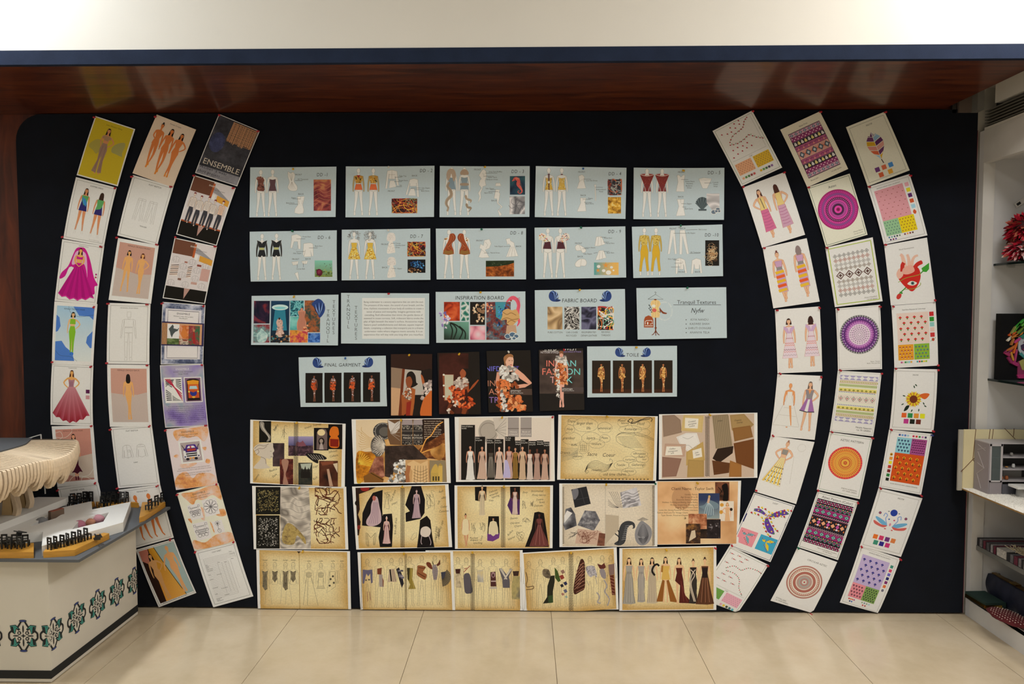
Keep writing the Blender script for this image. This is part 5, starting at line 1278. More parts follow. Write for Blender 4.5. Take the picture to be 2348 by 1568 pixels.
c.part('printed_figure');c.poly([(890,960),(970,970),(1000,1050),(870,1060)],'D09A84');c.blobp([(880,880),(920,850),(965,870),(980,920),(968,985),(935,1005),(895,975),(880,930)],'E0AE98');c.blobp([(862,880),(910,842),(962,848),(975,880),(920,880),(885,930),(880,1000),(866,940)],'9A6A44');c.strokes([[(920,922),(938,920)],[(955,922),(970,922)]],6,'3A2018');c.strokes([[(935,972),(962,972)]],8,'B0404A');c.limb([(1000,1040),(1080,1110),(1180,1195),(1110,1220),(1000,1235)],[60,70,46,44,40],'D8A08A');c.limb([(800,1060),(785,1180),(810,1320)],[40,44,40],'D09680')
c.ruffle([(830,990),(900,1010),(990,990),(1030,1150),(960,1180),(860,1150),(800,1110)],['8A8480','E0DAD6','C0B8B4','F0ECE8'],60,30);c.ruffle([(790,1140),(900,1160),(1030,1200),(1050,1340),(1130,1470),(1110,1525),(790,1530),(800,1350),(785,1240)],['8E4420','D87A44','BC5E2E','E49A68'],110,34);c.ruffle([(805,1250),(850,1300),(895,1420),(910,1530),(840,1530),(840,1400)],['6A6462','D8D2CE','F0ECE8'],34,22)
c.part('credit_box');c.rect(930,1258,1200,1330,'4A3A34');c.text('gettyimages',945,1288,26,'E8E0DC','l');c.text('Credit: Kunal Sharma',945,1312,17,'E8E0DC','l')
c=photo_sheet('P4','photo print of a runway model walking under the words INDIAN FASHION TALK','the runway photo',[(1278,790),(1808,772),(1826,1508),(1292,1524)],DB)
c.part('backdrop');c.rect(1290,800,1812,1320,'3E3230',tex('cloud',['2A2220','4A3E3A','3A302E'],2));c.part('runway_floor');c.poly([(1290,1315),(1822,1315),(1824,1506),(1294,1520)],'1A1616')
c.part('backdrop_lettering');c.text('INIFD',1420,800,60,'E8E4E4','c',.1);c.text('WEST',1660,798,60,'E8E4E4','c',.1);c.rect(1325,806,1515,811,'E8E4E4');c.text('The Cradle of Designers',1425,832,26,'D8D4E4','c',.2);c.text('London School of Trends',1668,822,23,'9A8AD8','c');c.text('PRESENTS',1546,882,28,'E8E0DC','c')
for w_,y,sz,cs in(('INDIAN',990,106,['E0786A','E0786A','D89A90','A8C8CC','8AD0D4','7ACCD0']),('FASHION',1090,112,['E07868','DC7868','C88A80','B0A8A0','9AC0C4','7AD0D0','6AC8C8']),('TALK',1188,112,['D8A0A0','A8B0B8','8AC8D0','7AD0D4'])):
    L_=c.twidth(w_,sz);x=1548-L_/2
    for ch,cl in zip(w_,cs):c.text(ch,x,y,sz,cl,'l');x+=GLYPH[ch][2]*sz
F=c.fig(1550,812,666,'DCA596','8A5A3C','turban',('down','down'),'X',face=True)
c.ruffle([F(-.09,.11),F(.08,.11),F(.09,.22),F(.02,.26),F(-.08,.24)],['8A8480','E8E2DE','C8C0BA'],44,22);c.ruffle([F(-.05,.22),F(.09,.26),F(.11,.46),F(.1,.58),F(-.13,.58),F(-.1,.4)],['8E4420','DC8250','C06A3A','E8A070'],80,24);c.ruffle([F(-.11,.3),F(-.05,.28),F(-.03,.6),F(-.05,.86),F(.03,.88),F(-.08,.8),F(-.09,.55)],['7A7470','E0DAD6','F0ECE8'],40,18)
c.part('credit_box');c.rect(1555,1238,1815,1295,'4A4040');c.text('gettyimages',1562,1266,26,'E8E0DC','l');c.text('Credit: Kunal Sharma',1562,1284,16,'E8E0DC','l')

# ------------------------------------------------------------------ centre, lower rows: printed sketchbook spreads
EA,EB,EC=(560,940,4.8917),(1030,940,4.8917),(1270,940,4.8917)
GA,GB,GC=(570,1240,4.8917),(810,1240,4.8917),(1190,1240,4.8917)
GS='sketchbook spreads in the lower rows'
def spread(key,label,short,q,fr,page=None,base='E3CEA4',edge='B89250',off=.004,curl=None):
    c=Sheet(key,'sketchbook_print',label,q,paper='E6E2DC',cat='sheet',group=GS,short=short,off=off,curl=curl or('v',.002,.002),fr=fr)
    if page:c.parchment(page,base,edge)
    return c
INK='3A3228'
def doodle(c,x,y,w,h,n=5,col=INK,lw=2.4):
    c.part('pen_doodle');L=[]
    for i in range(n):
        P=[(x+w*c.rng.random(),y+h*c.rng.random())for _ in range(4)];L.append(catmull(P,False,4))
    c.strokes(L,lw,col)
def gown(c,x,y,h,skin,hair,cols,train=0.0,name='printed_figure',style='bun',wide=.16):
    F=c.fig(x,y,h,skin,hair,style,('down','down'),None,face=False,name=name)
    pts=[(-.075,.17),(.075,.17),(.055,.33),(.085,.46),(wide*.7,.75),(wide,.98),(wide*.3+train,1.0),(-wide,.99),(-wide*.7,.75),(-.085,.46),(-.055,.33)]
    c.fpoly(F,pts,cols[0],0)
    L=[]
    for k in range(6):t=-1+k*.4;L.append([F(t*.05,.3),F(t*.075,.46),F(t*wide*.85,.97)])
    c.strokes(L,h*.008,cols[1])
    if len(cols)>2:c.strokes([[F((t+.2)*.05,.35),F((t+.2)*wide*.7,.95)]for t in(-.8,-.1,.5)],h*.008,cols[2])
    return F

# --- first row of spreads
c=spread('S1','sketchbook spread collage with a classical statue head, skyline and archways, top left of the spreads','the statue head spread',[(72,106),(1140,152),(1132,866),(72,818)],EA,[(104,118),(1104,160),(1092,858),(104,808)])
c.photo(172,122,306,360,None,'15130F',name='ornament_photo');c.blobp([(185,130),(225,140),(230,190),(260,240),(298,290),(290,340),(255,350),(275,310),(240,260),(200,220),(180,170)],'8E8880');c.strokes([catmull([(200,150),(215,200),(250,250),(285,310)],False)],5,'D8D2C8')
c.photo(325,368,455,628,tex('cloud',['1E1518','4A3A3E','2A2024'],3),name='dark_photo')
c.part('statue_photo');c.blobp([(112,420),(160,380),(230,370),(320,368),(330,410),(342,455),(325,480),(330,520),(290,545),(250,540),(262,610),(290,645),(112,650),(180,560),(190,520),(150,500),(125,460)],'C6BCB0');c.strokes([catmull([(120,430),(170,390),(230,400),(280,375)],False),catmull([(120,460),(170,430),(220,430),(260,400)],False),catmull([(140,500),(170,470),(160,440)],False),[(295,460),(312,458)],[(300,520),(325,518)],catmull([(190,520),(240,545),(250,600)],False)],5,'7A6A5A')
c.photo(500,293,780,510,None,'6A5E80',name='skyline_photo');c.grid(500,293,780,400,4,3,lambda u,v:grad('9A90B8','4A4A78')(v));c.rect(500,395,780,510,'2A1C24',tex('noise',['140E14','3A2834','8A6A74'],9));c.blobp([(590,400),(600,350),(625,360),(650,350),(660,340),(690,380),(690,400)],'7A4A58')
c.photo(785,198,950,450,None,'120E10',name='archway_photo');c.poly([(815,440),(818,250),(840,215),(880,205),(920,215),(935,260),(935,440)],'6A5A58');c.ell(868,250,44,36,'DCC89A',16);c.ell(870,350,34,44,'18100E',14);c.ell(868,345,20,24,'9A8A80',12);c.poly([(845,440),(895,440),(880,370),(858,370)],'A89A98')
c.photo(946,158,1104,436,None,'120C0C',name='sunset_window_photo');c.part('sunset_window');c.blobp([(962,230),(985,190),(1020,182),(1055,200),(1066,270),(1050,290),(1066,320),(1062,415),(965,410),(960,320),(975,295),(960,275)],'C86A1E');c.poly([(966,320),(1063,325),(1060,410),(968,405)],'7A1E12')
c.photo(405,545,555,830,tex('noise',['1A0A0C','4A1A1A','8A4A3A'],4),name='drapery_photo');c.blobp([(425,560),(500,560),(490,650),(470,720),(500,830),(440,830),(450,700)],'A07868');c.photo(612,588,768,836,tex('noise',['101412','2A2E2A','4A3A2E'],6),name='castle_photo');c.poly([(635,600),(760,595),(740,660),(650,660)],'A8B0A4');c.poly([(640,700),(655,640),(670,690),(690,620),(705,690),(725,640),(745,700),(745,760),(640,760)],'1E1A18')
c.photo(845,566,1055,856,tex('cloud',['1A0C0A','4A2418','6A4430'],3),name='books_photo');c.poly([(860,580),(1000,570),(1010,600),(880,620)],'7A4430');c.poly([(930,660),(955,655),(1000,850),(960,850)],'B0907A');c.poly([(1000,600),(1050,590),(1050,700)],'C8B8A0')
c.part('feather_photo');c.blobp([(690,490),(780,480),(860,490),(930,535),(900,555),(840,555),(830,595),(760,560)],'1C1A1A');c.strokes([[(720+30*k,490+3*k),(780+26*k,550+4*k)]for k in range(6)],4,'B8B0A8')
doodle(c,420,160,70,170,3);doodle(c,335,170,40,60,2);c.part('handwriting')
for t,x,y,r_ in(('Beauty',365,200,-1),('bound',720,200,-.3),('Scandal',820,172,-.1),('Basilica',330,680,-.3),('Shoe',350,740,-.7),('Gemini',150,760,-1),('Silhouet',1000,470,-.2),('Culture',1010,520,-.2),('Edge',805,640,-.4),('Rich',805,770,-.6)):c.scrib(t,x,y,34,INK,r_)
c.spiral(585,135,835,44,50)
c=spread('S2','full page collage of clock face, leather books, golden feathers and a gown bodice','the clock and books collage',[(1206,102),(2298,90),(2318,814),(1236,824)],EA)
c.part('collage_background');c.poly([(1254,108),(2244,100),(2274,804),(1268,810)],'8A6A4A',tex('cloud',['3A2418','8A5A2E','C89A5A','D8C0A0'],1.6))
c.part('pale_corner');c.poly([(1254,108),(1620,104),(1560,300),(1440,460),(1262,470)],'D6C2A4');c.strokes([catmull([(1260+c.rng.uniform(0,60),190+30*k),(1320,230+26*k),(1400,300+14*k),(1440,310+14*k)],False)for k in range(9)],4,'B8924A')
c.part('clock_face');c.ell(1560,235,112,96,'3A3838',30);c.ring(1560,235,84,92,'8A8682',30);c.ell(1575,240,60,52,'5E5A56',20)
for k in range(12):c.strokes([[(1560+90*math.cos(k*.52),235+76*math.sin(k*.52)),(1560+106*math.cos(k*.52),235+90*math.sin(k*.52))]],6,'9A9690')
c.part('wrapped_cloth');c.poly([(1610,105),(1765,105),(1762,390),(1640,385),(1610,300)],'6A4E38');c.poly([(1612,108),(1690,150),(1755,110),(1745,200),(1700,260),(1650,262),(1625,200)],'C8C2C0');c.strokes([[(1640,255),(1750,110+46*k)]for k in range(6)],5,'9A8E86')
for x,t1,t2 in((1770,'History of','MAGIC'),(1896,'Book of','POTIONS')):
    c.part('leather_book');w=122 if x<1800 else 108
    c.rect(x,105,x+w,388,'2E2A2A');c.poly([(x+8,105),(x+w-8,105),(x+w,165),(x,165)],'9A8E92');c.rect(x,225,x+w,240,'5A5450');c.rect(x,330,x+w,340,'5A5450');c.ruffle([(x+8,172),(x+w-8,172),(x+w-8,218),(x+8,218)],['6E6862','8A847C'],26,9,False);c.ruffle([(x+8,345),(x+w-8,345),(x+w-8,384),(x+8,384)],['6E6862','8A847C'],20,8,False)
    c.text(t1,x+w/2,288,28,'C8C0B4');c.text(t2,x+w/2,320,30,'D8D0C4')
c.part('dark_page');c.poly([(2004,100),(2244,100),(2250,330),(2004,390)],'2A1A14');c.part('printed_text');c.para(2020,2240,130,24,9,22,'C8B8A8',align='l',last=.3)
c.part('lightning_photo');c.poly([(2010,390),(2250,250),(2260,560),(2080,540),(1880,520)],'4A2A1A',tex('noise',['2A140C','6A3A1E','C88A4A'],3));c.strokes([catmull([(2230,130),(2160,180),(2100,280),(2040,330),(1980,470)],False),catmull([(2250,380),(2130,430),(2060,450),(1960,490)],False)],12,'E0A050')
c.part('feather_medallion');c.ell(1505,400,84,118,'4E4844',26,mat=tex('noise',['2A2624','6A6460','C0BAB4'],8));c.strokes([[(1590,395),(1590+150*math.cos(a),395+130*math.sin(a))]for a in[2.0+k*.17 for k in range(14)]],5,'D8D0C4')
c.part('dark_flowers');c.poly([(1580,400),(1900,390),(2060,545),(1900,600),(1700,600),(1660,760),(1580,740)],'2A201E',tex('noise',['181212','342824','4A3A36'],7))
c.part('golden_feathers');c.blobp([(1266,480),(1380,470),(1470,500),(1470,600),(1400,700),(1330,800),(1266,800)],'C8861E',tex('noise',['5A2A0A','C07A1E','F0C040'],3));c.strokes([[(1280,600),(1280+150*math.cos(a),600+130*math.sin(a))]for a in[-1.4+k*.2 for k in range(9)]],7,'E8B848')
c.part('maroon_texture');c.poly([(1470,530),(1560,520),(1580,740),(1480,800),(1400,690)],'8A5240',tex('noise',['4A241C','8A5444','C08A74'],6));c.part('old_book');c.poly([(1340,740),(1440,690),(1570,770),(1560,808),(1350,808)],'7A5226');c.strokes([[(1420,700),(1560,780)]],8,'3A2410')
c.part('white_flowers');c.ruffle([(1690,580),(1830,545),(1850,640),(1800,800),(1600,800),(1680,700)],['6A6866','D8D6D2','F0EEEA','A8A6A2'],70,26)
c.part('bodice_photo');c.poly([(1810,556),(2072,550),(2080,806),(1816,806)],'C0986A');c.poly([(1830,600),(1900,560),(1980,600),(2060,560),(2066,806),(1880,806),(1890,680)],'D2B284');c.limb([(1850,620),(1830,720),(1840,806)],[44,44,40],'A06844');c.strokes([catmull([(1900,660+34*k),(1980,690+34*k),(2060,655+34*k)],False)for k in range(5)]+[[(1920+30*k,620),(1910+34*k,806)]for k in range(5)],4,'6A4A2A')
c.part('church_photo');c.poly([(2080,560),(2260,560),(2272,804),(2085,806)],'8A7A60');c.blobp([(2100,720),(2110,650),(2150,600),(2180,650),(2190,720)],'C0A052');c.rect(2095,700,2200,804,'B89A50');c.rect(2180,620,2225,804,'C8A85A');c.poly([(2178,622),(2202,590),(2228,622)],'A88A44')
for x in(2115,2145,2175):c.rect(x,740,x+16,790,'3A3222')
c.part('horned_mask');c.blobp([(2090,450),(2180,400),(2240,370),(2254,480),(2200,560),(2120,520)],'8A5A2E',tex('cloud',['4A2A14','A8743A','D8AE6A'],3))
c=spread('S3','runway line-up collage of ten gown models before dark nameplates','the runway line-up',[(62,76),(1176,62),(1184,794),(78,802)],EB)
c.part('faded_background');c.grid(108,84,1172,780,6,4,lambda u,v:grad('D6CDC2','CFBFBA')(v));c.rect(1140,84,1172,780,'DCD6CE')
c.part('faded_clock');c.ell(440,235,112,126,'A8A098',26);c.ring(440,235,88,96,'8A827A',26);c.part('faded_cloth');c.poly([(490,85),(655,80),(640,300),(560,320),(520,230)],'C4BCB4');c.strokes([[(520,225),(640,90+44*k)]for k in range(6)],5,'9A928A')
for x,t1,t2 in((658,'History','of MAGIC'),(800,'Book of','POTIONS')):c.part('faded_book');c.rect(x,80,x+124,300,'9A9290');c.rect(x,200,x+124,212,'7A726E');c.text(t1,x+62,250,26,'D8D2CC');c.text(t2,x+62,280,26,'D8D2CC')
names=[(135,165,290,780,'Dolce & Gabbana'),(292,296,404,780,'Erdem'),(422,322,510,780,'Rodarte'),(512,322,610,780,'Rodarte'),(626,294,738,780,'Elie Saab'),(738,340,800,780,'Balmain'),(802,324,890,780,'Erdem'),(892,344,980,780,'Alexander'),(980,338,1056,780,'Givenchy'),(1056,352,1124,780,'Valentino')]
for x0,y0,x1,y1,t in names:
    c.part('dark_nameplate');c.rect(x0,y0,x1,y1,'1C1917');c.text(t,x0+5,y0+24,22,'D8D4CE','l',0,.8);c.text('Fall 2025' if x0 in(135,626)else 'Spring 2025',x0+5,y0+46,19,'D8D4CE','l',0,.8)
GW=[(238,395,385,'C89078','E0DAD8','B8B0B0',.13),(370,402,370,'C08A70','C4A898','9A7E70',.16),(468,420,340,'2A1A16','4A443E','A8A098',.12),(562,405,365,'D8A890','CDB8AC','A8928A',.13),(672,398,370,'9A5A40','C0A09A','8A6A70',.14),(742,416,350,'B88A70','8A6A34','5A431E',.1),(822,402,375,'C8987E','C8AE94','9A7A60',.11),(905,432,345,'7A4A38','CFC0B8','9A8A84',.11),(985,425,352,'5A342A','B09084','7E625A',.12),(1072,432,348,'9A6A54','C0A090','90746A',.13)]
for x,y,h,sk,a,b,w in GW:gown(c,x,y,h,sk,'1E1614',[a,b],0,wide=w)
c.part('lilac_skirt');c.blobp([(625,560),(660,580),(690,740),(640,755),(605,745),(620,650)],'B0A8D0')
c=spread('S4','parchment page of a handwritten word map with ovals and feather scribbles','the handwritten word map',[(1224,50),(2338,68),(2318,790),(1210,778)],EB,[(1258,58),(2308,76),(2284,786),(1246,770)])
c.part('word_bubble')
for x,y,rx,ry in((1385,130,62,40),(1530,165,138,80),(1350,215,55,52),(1745,195,82,60),(1375,315,112,70),(1590,310,105,64),(1745,318,60,44),(1655,375,88,52),(1505,420,60,66),(1440,515,62,36),(1950,140,62,48),(2145,160,105,60),(2030,215,130,44),(2160,245,90,46),(2130,490,95,38),(2022,550,75,34),(2165,545,70,46),(1930,615,84,48),(2105,612,96,40),(2010,690,84,40),(1850,720,170,50)):
    c.line([(x+rx*math.cos(k*.3142),y+ry*math.sin(k*.3142)*(1+.05*math.sin(k)))for k in range(20)],2.2,'5A5040',True)
c.part('handwriting')
for t,x,y,s_ in(('Daper',1375,135,40),('larger than',1515,160,46),('life',1560,215,46),('Holy',1350,225,40),('whimsical',1738,215,42),('grandeur',1340,325,42),('layers',1585,325,46),('Pleats',1740,320,36),('couture',1650,388,38),('Ruffle',1400,400,34),('Drapery',1300,485,36),('anatomy',1438,525,34),('Sacre',1600,510,56),('Coeur',1785,520,60),('Fluid',2145,165,46),('Romantic',2030,225,40),('Muted',1930,128,36),('fabrics',1965,155,34),('silhouettes',2130,495,36),('nurtured',2025,562,34),('Peek-a',2155,530,30),('boo',2185,558,30),('Textile',1920,625,40),('Gatherings',2115,622,38),('Intricate',2015,690,34),('old time charm',1850,732,46),('romantic',1650,680,36)):c.scrib(t,x,y,s_,INK)
c.part('feather_scribble');c.strokes([catmull([(1520,690),(1560,600+8*k),(1650,565+18*k),(1760,610+12*k),(1830,590)],False)for k in range(7)]+[catmull([(1530,690),(1550,670),(1560,690),(1540,705),(1520,680)],False),catmull([(1830,600),(1826,560),(1800,545),(1800,570)],False)],3,'2E2820')
c.part('wing_scribble');c.strokes([catmull([(1870,290),(1930,250+6*k),(2040,250+12*k),(2150,262+14*k),(2290,320+10*k)],False)for k in range(3)]+[[(1880+10*k,300+14*k),(2080+12*k,290+16*k)]for k in range(9)]+[catmull([(1870,290),(1880,350),(1960,400),(2080,440)],False)],2.6,'3A342A')
c.part('wave_scribble');c.strokes([catmull([(1255,420+22*k),(1330,425+16*k),(1440,430+14*k),(1380,480+12*k),(1255,500+14*k)],False)for k in range(6)],2.4,'6A6A60')
c.part('spiral_scribble');c.strokes([catmull([(2000,130),(2030,95),(2060,110),(2040,140),(2090,130),(2180,95),(2240,80),(2275,100),(2260,130)],False),catmull([(2000,120),(2060,150),(2150,115),(2250,95)],False)],7,'2A2622')
c.part('lattice_scribble');c.strokes([[(1468+22*k,370),(1474+22*k,455)]for k in range(4)]+[[(1462,395+20*k),(1535,398+20*k)]for k in range(4)],2.6,INK)
c.part('punched_holes');
for k in range(24):c.rect(1300+40*k,766,1312+40*k,778,'2A241C')
c=spread('S5','spread of pinked brown and cream fabric swatches on spiral bound pages','the fabric swatch spread',[(1178,46),(2280,28),(2278,756),(1174,776)],EC)
c.part('photographed_page');c.poly([(1212,56),(2244,38),(2240,748),(1206,766)],'C0AC9C')
SW=[([(1214,58),(1350,52),(1420,110),(1432,250),(1225,300)],'8E7868'),([(1450,55),(1678,62),(1660,250),(1425,230)],'C8B078'),([(1370,300),(1480,255),(1600,255),(1635,370),(1520,470),(1430,420)],'DCD8D6'),([(1240,372),(1480,380),(1465,520),(1225,510)],'B89A88'),([(1212,520),(1430,540),(1370,740),(1212,750)],'8A6A5C'),([(1480,470),(1670,350),(1690,560),(1480,620)],'B89A5E'),([(1500,550),(1680,560),(1680,745),(1490,750)],'A88A54'),([(1770,60),(1950,45),(2000,400),(1810,430)],'8A7A62'),([(1970,55),(2130,40),(2240,160),(2090,310),(1990,220)],'A08458'),([(2000,200),(2200,170),(2230,300),(2020,350)],'8A6238'),([(2010,370),(2240,320),(2240,660),(2040,590)],'6E4424'),([(1830,430),(2010,400),(2000,480),(1850,590),(1775,540)],'2E2018'),([(1770,560),(1970,590),(1960,700),(1790,725)],'5E3A22'),([(1970,560),(2100,610),(2100,745),(1960,745)],'9A6A38')]
for k,(q,cl)in enumerate(SW):
    c.part('fabric_swatch');c.poly(q,cl)
    xs=[p[0]for p in q];ys=[p[1]for p in q];dk=tuple(v*.72 for v in rgb(cl,1.3));lt=tuple(min(.9,v*1.3)for v in rgb(cl,1.3))
    if k==7:c.strokes([[(1775+20*j,60),(1812+20*j,428)]for j in range(10)],7,lt);c.strokes([[(1783+20*j,60),(1820+20*j,428)]for j in range(9)],4,dk)
    elif k==12:c.strokes([[(1790,580+20*j),(1955,605+17*j)]for j in range(6)],5,dk)
    else:
        m=(sum(xs)/len(xs),sum(ys)/len(ys));c.strokes([[((x-m[0])*.9+m[0],(y-m[1])*.9+m[1])for x,y in q+q[:1]]],3,dk)
for q,t in(([(1470,85),(1620,95),(1610,205),(1465,200)],3),([(1260,405),(1420,405),(1440,500),(1245,505)],3),([(1550,450),(1650,420),(1660,520),(1560,540)],2)):c.part('paper_label');c.poly(q,'DDD6CC')
c.part('handwriting')
for t,x,y,r_ in(('Crinkled',1545,135,-.15),('georgette',1550,160,-.15),('cotton',1545,185,-.15),('Chiffon',1325,440,-.1),('transparent',1330,465,-.1),('soft',1325,488,-.1),('Jute',1600,480,-.2),('linen',1610,505,-.2),('stripe',1860,125,-.1),('Organza',2060,120,-.1),('overlay',2080,145,-.1)):c.scrib(t,x,y,26,INK,r_)
c.strokes([catmull([(1420,420),(1500,390),(1560,430),(1600,400)],False),catmull([(1440,300),(1500,320),(1560,290)],False)],5,'B0ACAA')
c.spiral(1718,70,740,42,50)

# --- second row of spreads
c=spread('S6','spread with beaded black panels, crumpled grey cloth and brown burnt lace samples','the lace sample spread',[(92,848),(1146,858),(1172,1560),(112,1556)],EA,[(132,858),(1116,876),(1138,1552),(142,1546)])
for x0,y0,x1,y1,cl in((134,860,410,1166,['8A7A4A','B0A470','6A6040']),(140,1176,402,1548,['9A9690','D8D4CE','6A6864'])):
    c.part('beaded_panel');c.rect(x0,y0,x1,y1,'161512');L={k:[]for k in cl}
    for k in range(260):
        x,y,a=c.rng.uniform(x0+22,x1-22),c.rng.uniform(y0+38,y1-38),c.rng.uniform(0,6.28);L[cl[k%3]].append([(x+9*math.cos(a+q),y+9*math.sin(a+q))for q in(0,.9,1.8)])
    for k in cl:c.strokes(L[k],3.6,k)
c.part('crumpled_cloth');c.poly([(410,862),(726,866),(750,1180),(752,1550),(404,1548)],'A09890',tex('silk',['6E6862','9A928A','C8C0B6'],1.6,2));c.strokes([catmull([(420,900+70*k),(520,880+74*k),(620,940+70*k),(735,900+72*k)],False)for k in range(9)],4,'7E766E');c.blobp([(430,1400),(480,1270),(560,1290),(680,1420),(690,1500),(600,1400),(560,1500),(450,1490)],'A88E52',tex('noise',['5E4A2A','B09A5E','4A3030'],6))
for cx_,cy_,r_ in((950,1020,150),(930,1350,140)):
    c.part('burnt_lace')
    for i in range(34):
        a=c.rng.uniform(0,6.28);x,y=cx_+c.rng.uniform(-r_,r_)*.9,cy_+c.rng.uniform(-r_,r_)*.85;P=[(x,y)]
        for k in range(4):a+=c.rng.uniform(-.9,.9);x=max(cx_-r_,min(cx_+r_,x+40*math.cos(a)));y=max(cy_-r_,min(cy_+r_,y+34*math.sin(a)));P.append((x,y))
        c.strokes([catmull(P,False,3)],c.rng.uniform(5,10),c.rng.choice(['3A1E12','4E2416','5E2E1C']))
c=spread('S7','spread with ghostly lilac gown cut-outs on black and spidery handwriting','the ghostly gown spread',[(1212,856),(2292,828),(2334,1532),(1260,1560)],EA,[(1250,870),(2254,840),(2296,1528),(1290,1546)])
c.part('floral_edge');c.poly([(1250,870),(1480,862),(1400,900),(1290,940),(1300,1110),(1280,1170),(1310,1250),(1290,1400),(1275,1400)],'2A1812');c.blobp([(1310,872),(1400,868),(1390,900),(1330,905)],'8A2420');c.ell(1270,1040,26,30,'1E140E');c.ell(1290,1310,18,26,'7A2A24')
for q in([(1445,925),(1555,892),(1550,1100),(1562,1270),(1530,1310),(1325,1290),(1330,1150),(1380,1030)],[(1880,850),(1985,850),(2030,1000),(2025,1150),(1980,1215),(1815,1250),(1812,1150),(1860,1130),(1808,1060),(1840,960)],[(1510,1420),(1560,1165),(1660,1156),(1672,1290),(1660,1530),(1525,1532)],[(1975,1230),(2050,1180),(2090,1230),(2110,1400),(2135,1535),(1940,1540),(1965,1340)]):
    c.part('black_cutout');c.poly(q,'141012')
c.part('printed_figure');c.blobp([(1470,970),(1500,985),(1520,1080),(1540,1180),(1530,1260),(1440,1300),(1380,1280),(1375,1230),(1420,1150),(1430,1050)],'B8A0A8');c.ell(1460,985,20,28,'A85A50');c.strokes([catmull([(1450+12*k,1030),(1440+16*k,1140),(1400+24*k,1270)],False)for k in range(5)],5,'8A7084')
F=gown(c,1935,890,320,'C0A0A0','3A2A2A',['A8909C','7A6072','D0B8C0'],-.2);F=gown(c,1600,1195,300,'D0A89A','D8C8C0',['C8A8A8','8A2A3A','E0CCC8'],0,wide=.15);c.part('printed_figure');c.blobp([(1990,1320),(2050,1300),(2095,1340),(2080,1400),(2030,1420),(1980,1390)],'CFC4BC');c.strokes([catmull([(1995,1400),(1985,1470),(1995,1500)],False),catmull([(2070,1400),(2095,1470),(2090,1510)],False)],7,'B8A8B0')
for x,y,w,h in((1570,910,80,220),(2030,880,110,240),(2150,1300,50,150)):doodle(c,x,y,w,h,5)
c.part('pencil_wings');c.strokes([catmull([(1425,1430),(1370+8*k,1370+8*k),(1370+10*k,1480),(1385+6*k,1525)],False)for k in range(4)]+[catmull([(1425,1430),(1480-8*k,1370+8*k),(1480-10*k,1440),(1470-6*k,1510)],False)for k in range(4)]+[[(1870,1440),(1900,1380),(1940,1370),(1930,1420),(1885,1455),(1870,1440)]],2.4,INK)
c.part('handwriting')
for t,x,y,r_ in(('Lace drape',1680,960,-1.2),('pearl',1690,1050,-.3),('fluid',2210,920,-.3),('silky',2240,990,-.2),('soft',2190,1040,-1),('Collar',2240,1090,-.1),('Culottes',2240,1140,-.1),('Layered drape',2160,1390,-1.5),('Over cape',2220,1300,-1.3),('lace cuffs dress',1710,1300,-1.5)):c.scrib(t,x,y,34,INK,r_)
c.spiral(1778,870,1535,40,48)
c=spread('S8','spread with purple and maroon gown cut-outs and notes around a spiral binding','the purple gown spread',[(60,842),(1164,842),(1158,1544),(66,1552)],EB,[(92,852),(1132,856),(1126,1540),(98,1546)])
for q,cl in(([(288,860),(420,855),(415,1010),(350,1020),(292,1010)],'15120F'),([(682,856),(796,856),(790,1170),(700,1165),(652,1065),(685,980)],'4A2A5E'),([(682,856),(796,856),(790,1000),(690,980)],'15120F'),([(440,1186),(558,1186),(566,1380),(430,1380)],'15120F'),([(428,1380),(568,1375),(560,1430),(490,1468),(428,1460)],'6A3A80'),([(955,1145),(1000,1135),(1062,1150),(1100,1400),(1118,1530),(850,1530),(925,1330)],'15100F')):
    c.part('paper_cutout');c.poly(q,cl)
gown(c,370,850,330,'C8A078','2A1E16',['CFC0A4','8A7A60'],0,wide=.1);gown(c,738,866,300,'6A3A2A','1A1210',['C8B0A8','9A8284','E0D4CC'],0,wide=.11);gown(c,1010,1155,370,'4A2A22','1A1210',['6A3A38','3A1A1A','A8746A'],0,wide=.3)
F=c.fig(185,1165,360,'C08A6A','1E1512','bun',('down','down'),'walk',face=False,dress=[([(-.08,.17),(.08,.17),(.1,.5),(.06,.64),(-.1,.62),(-.1,.4)],'D8CBA8',2)]);F=c.fig(495,1200,300,'B08A6E','1E1512','turban',('down','down'),None,face=False,dress=[([(-.12,.17),(.12,.17),(.19,.6),(.1,.62),(0,.7),(-.1,.62),(-.18,.6)],'D2C6A6',2)])
c.part('handwriting')
for t,x,y,r_ in(('Delicate',495,915,-.3),('waterfall',500,950,-.3),('layering',520,975,-.3),('Yves',470,1020,-.1),('Envy',850,930,0),('Sentimental',985,915,0),('Flowy fabrics',1005,960,0),('Drama',1015,1010,-.1),('flowy',1040,1040,-.1),('Delicate',1000,1078,-.05),('Sleeves',725,1218,-.1),('Old time',735,1272,-.1),('Charm',770,1305,-.1),('Ruched',275,1440,0),('drapery',280,1462,0),('touching',320,1495,0),('Cord',370,1440,-1.2),('Bodice',690,1380,-.8),('layered',700,1440,-.4)):c.scrib(t,x,y,32,INK,r_)
for x,y,w,h in((810,1000,60,110),(905,1010,40,70),(820,1200,95,70),(750,1350,110,130),(250,1250,55,140),(340,1230,70,160)):doodle(c,x,y,w,h,4)
c.spiral(605,862,1535,42,50)
c=spread('S9','pale grey spread with monochrome collage scraps, curled feather and fingerprint','the fingerprint spread',[(1234,820),(2332,822),(2330,1524),(1236,1530)],EB,[(1268,828),(2298,832),(2296,1520),(1270,1522)],'D2C8B8','BFB29E',off=.0055)
c.part('page_fold');c.line([(1750,830),(1748,1520)],3,'8A8276')
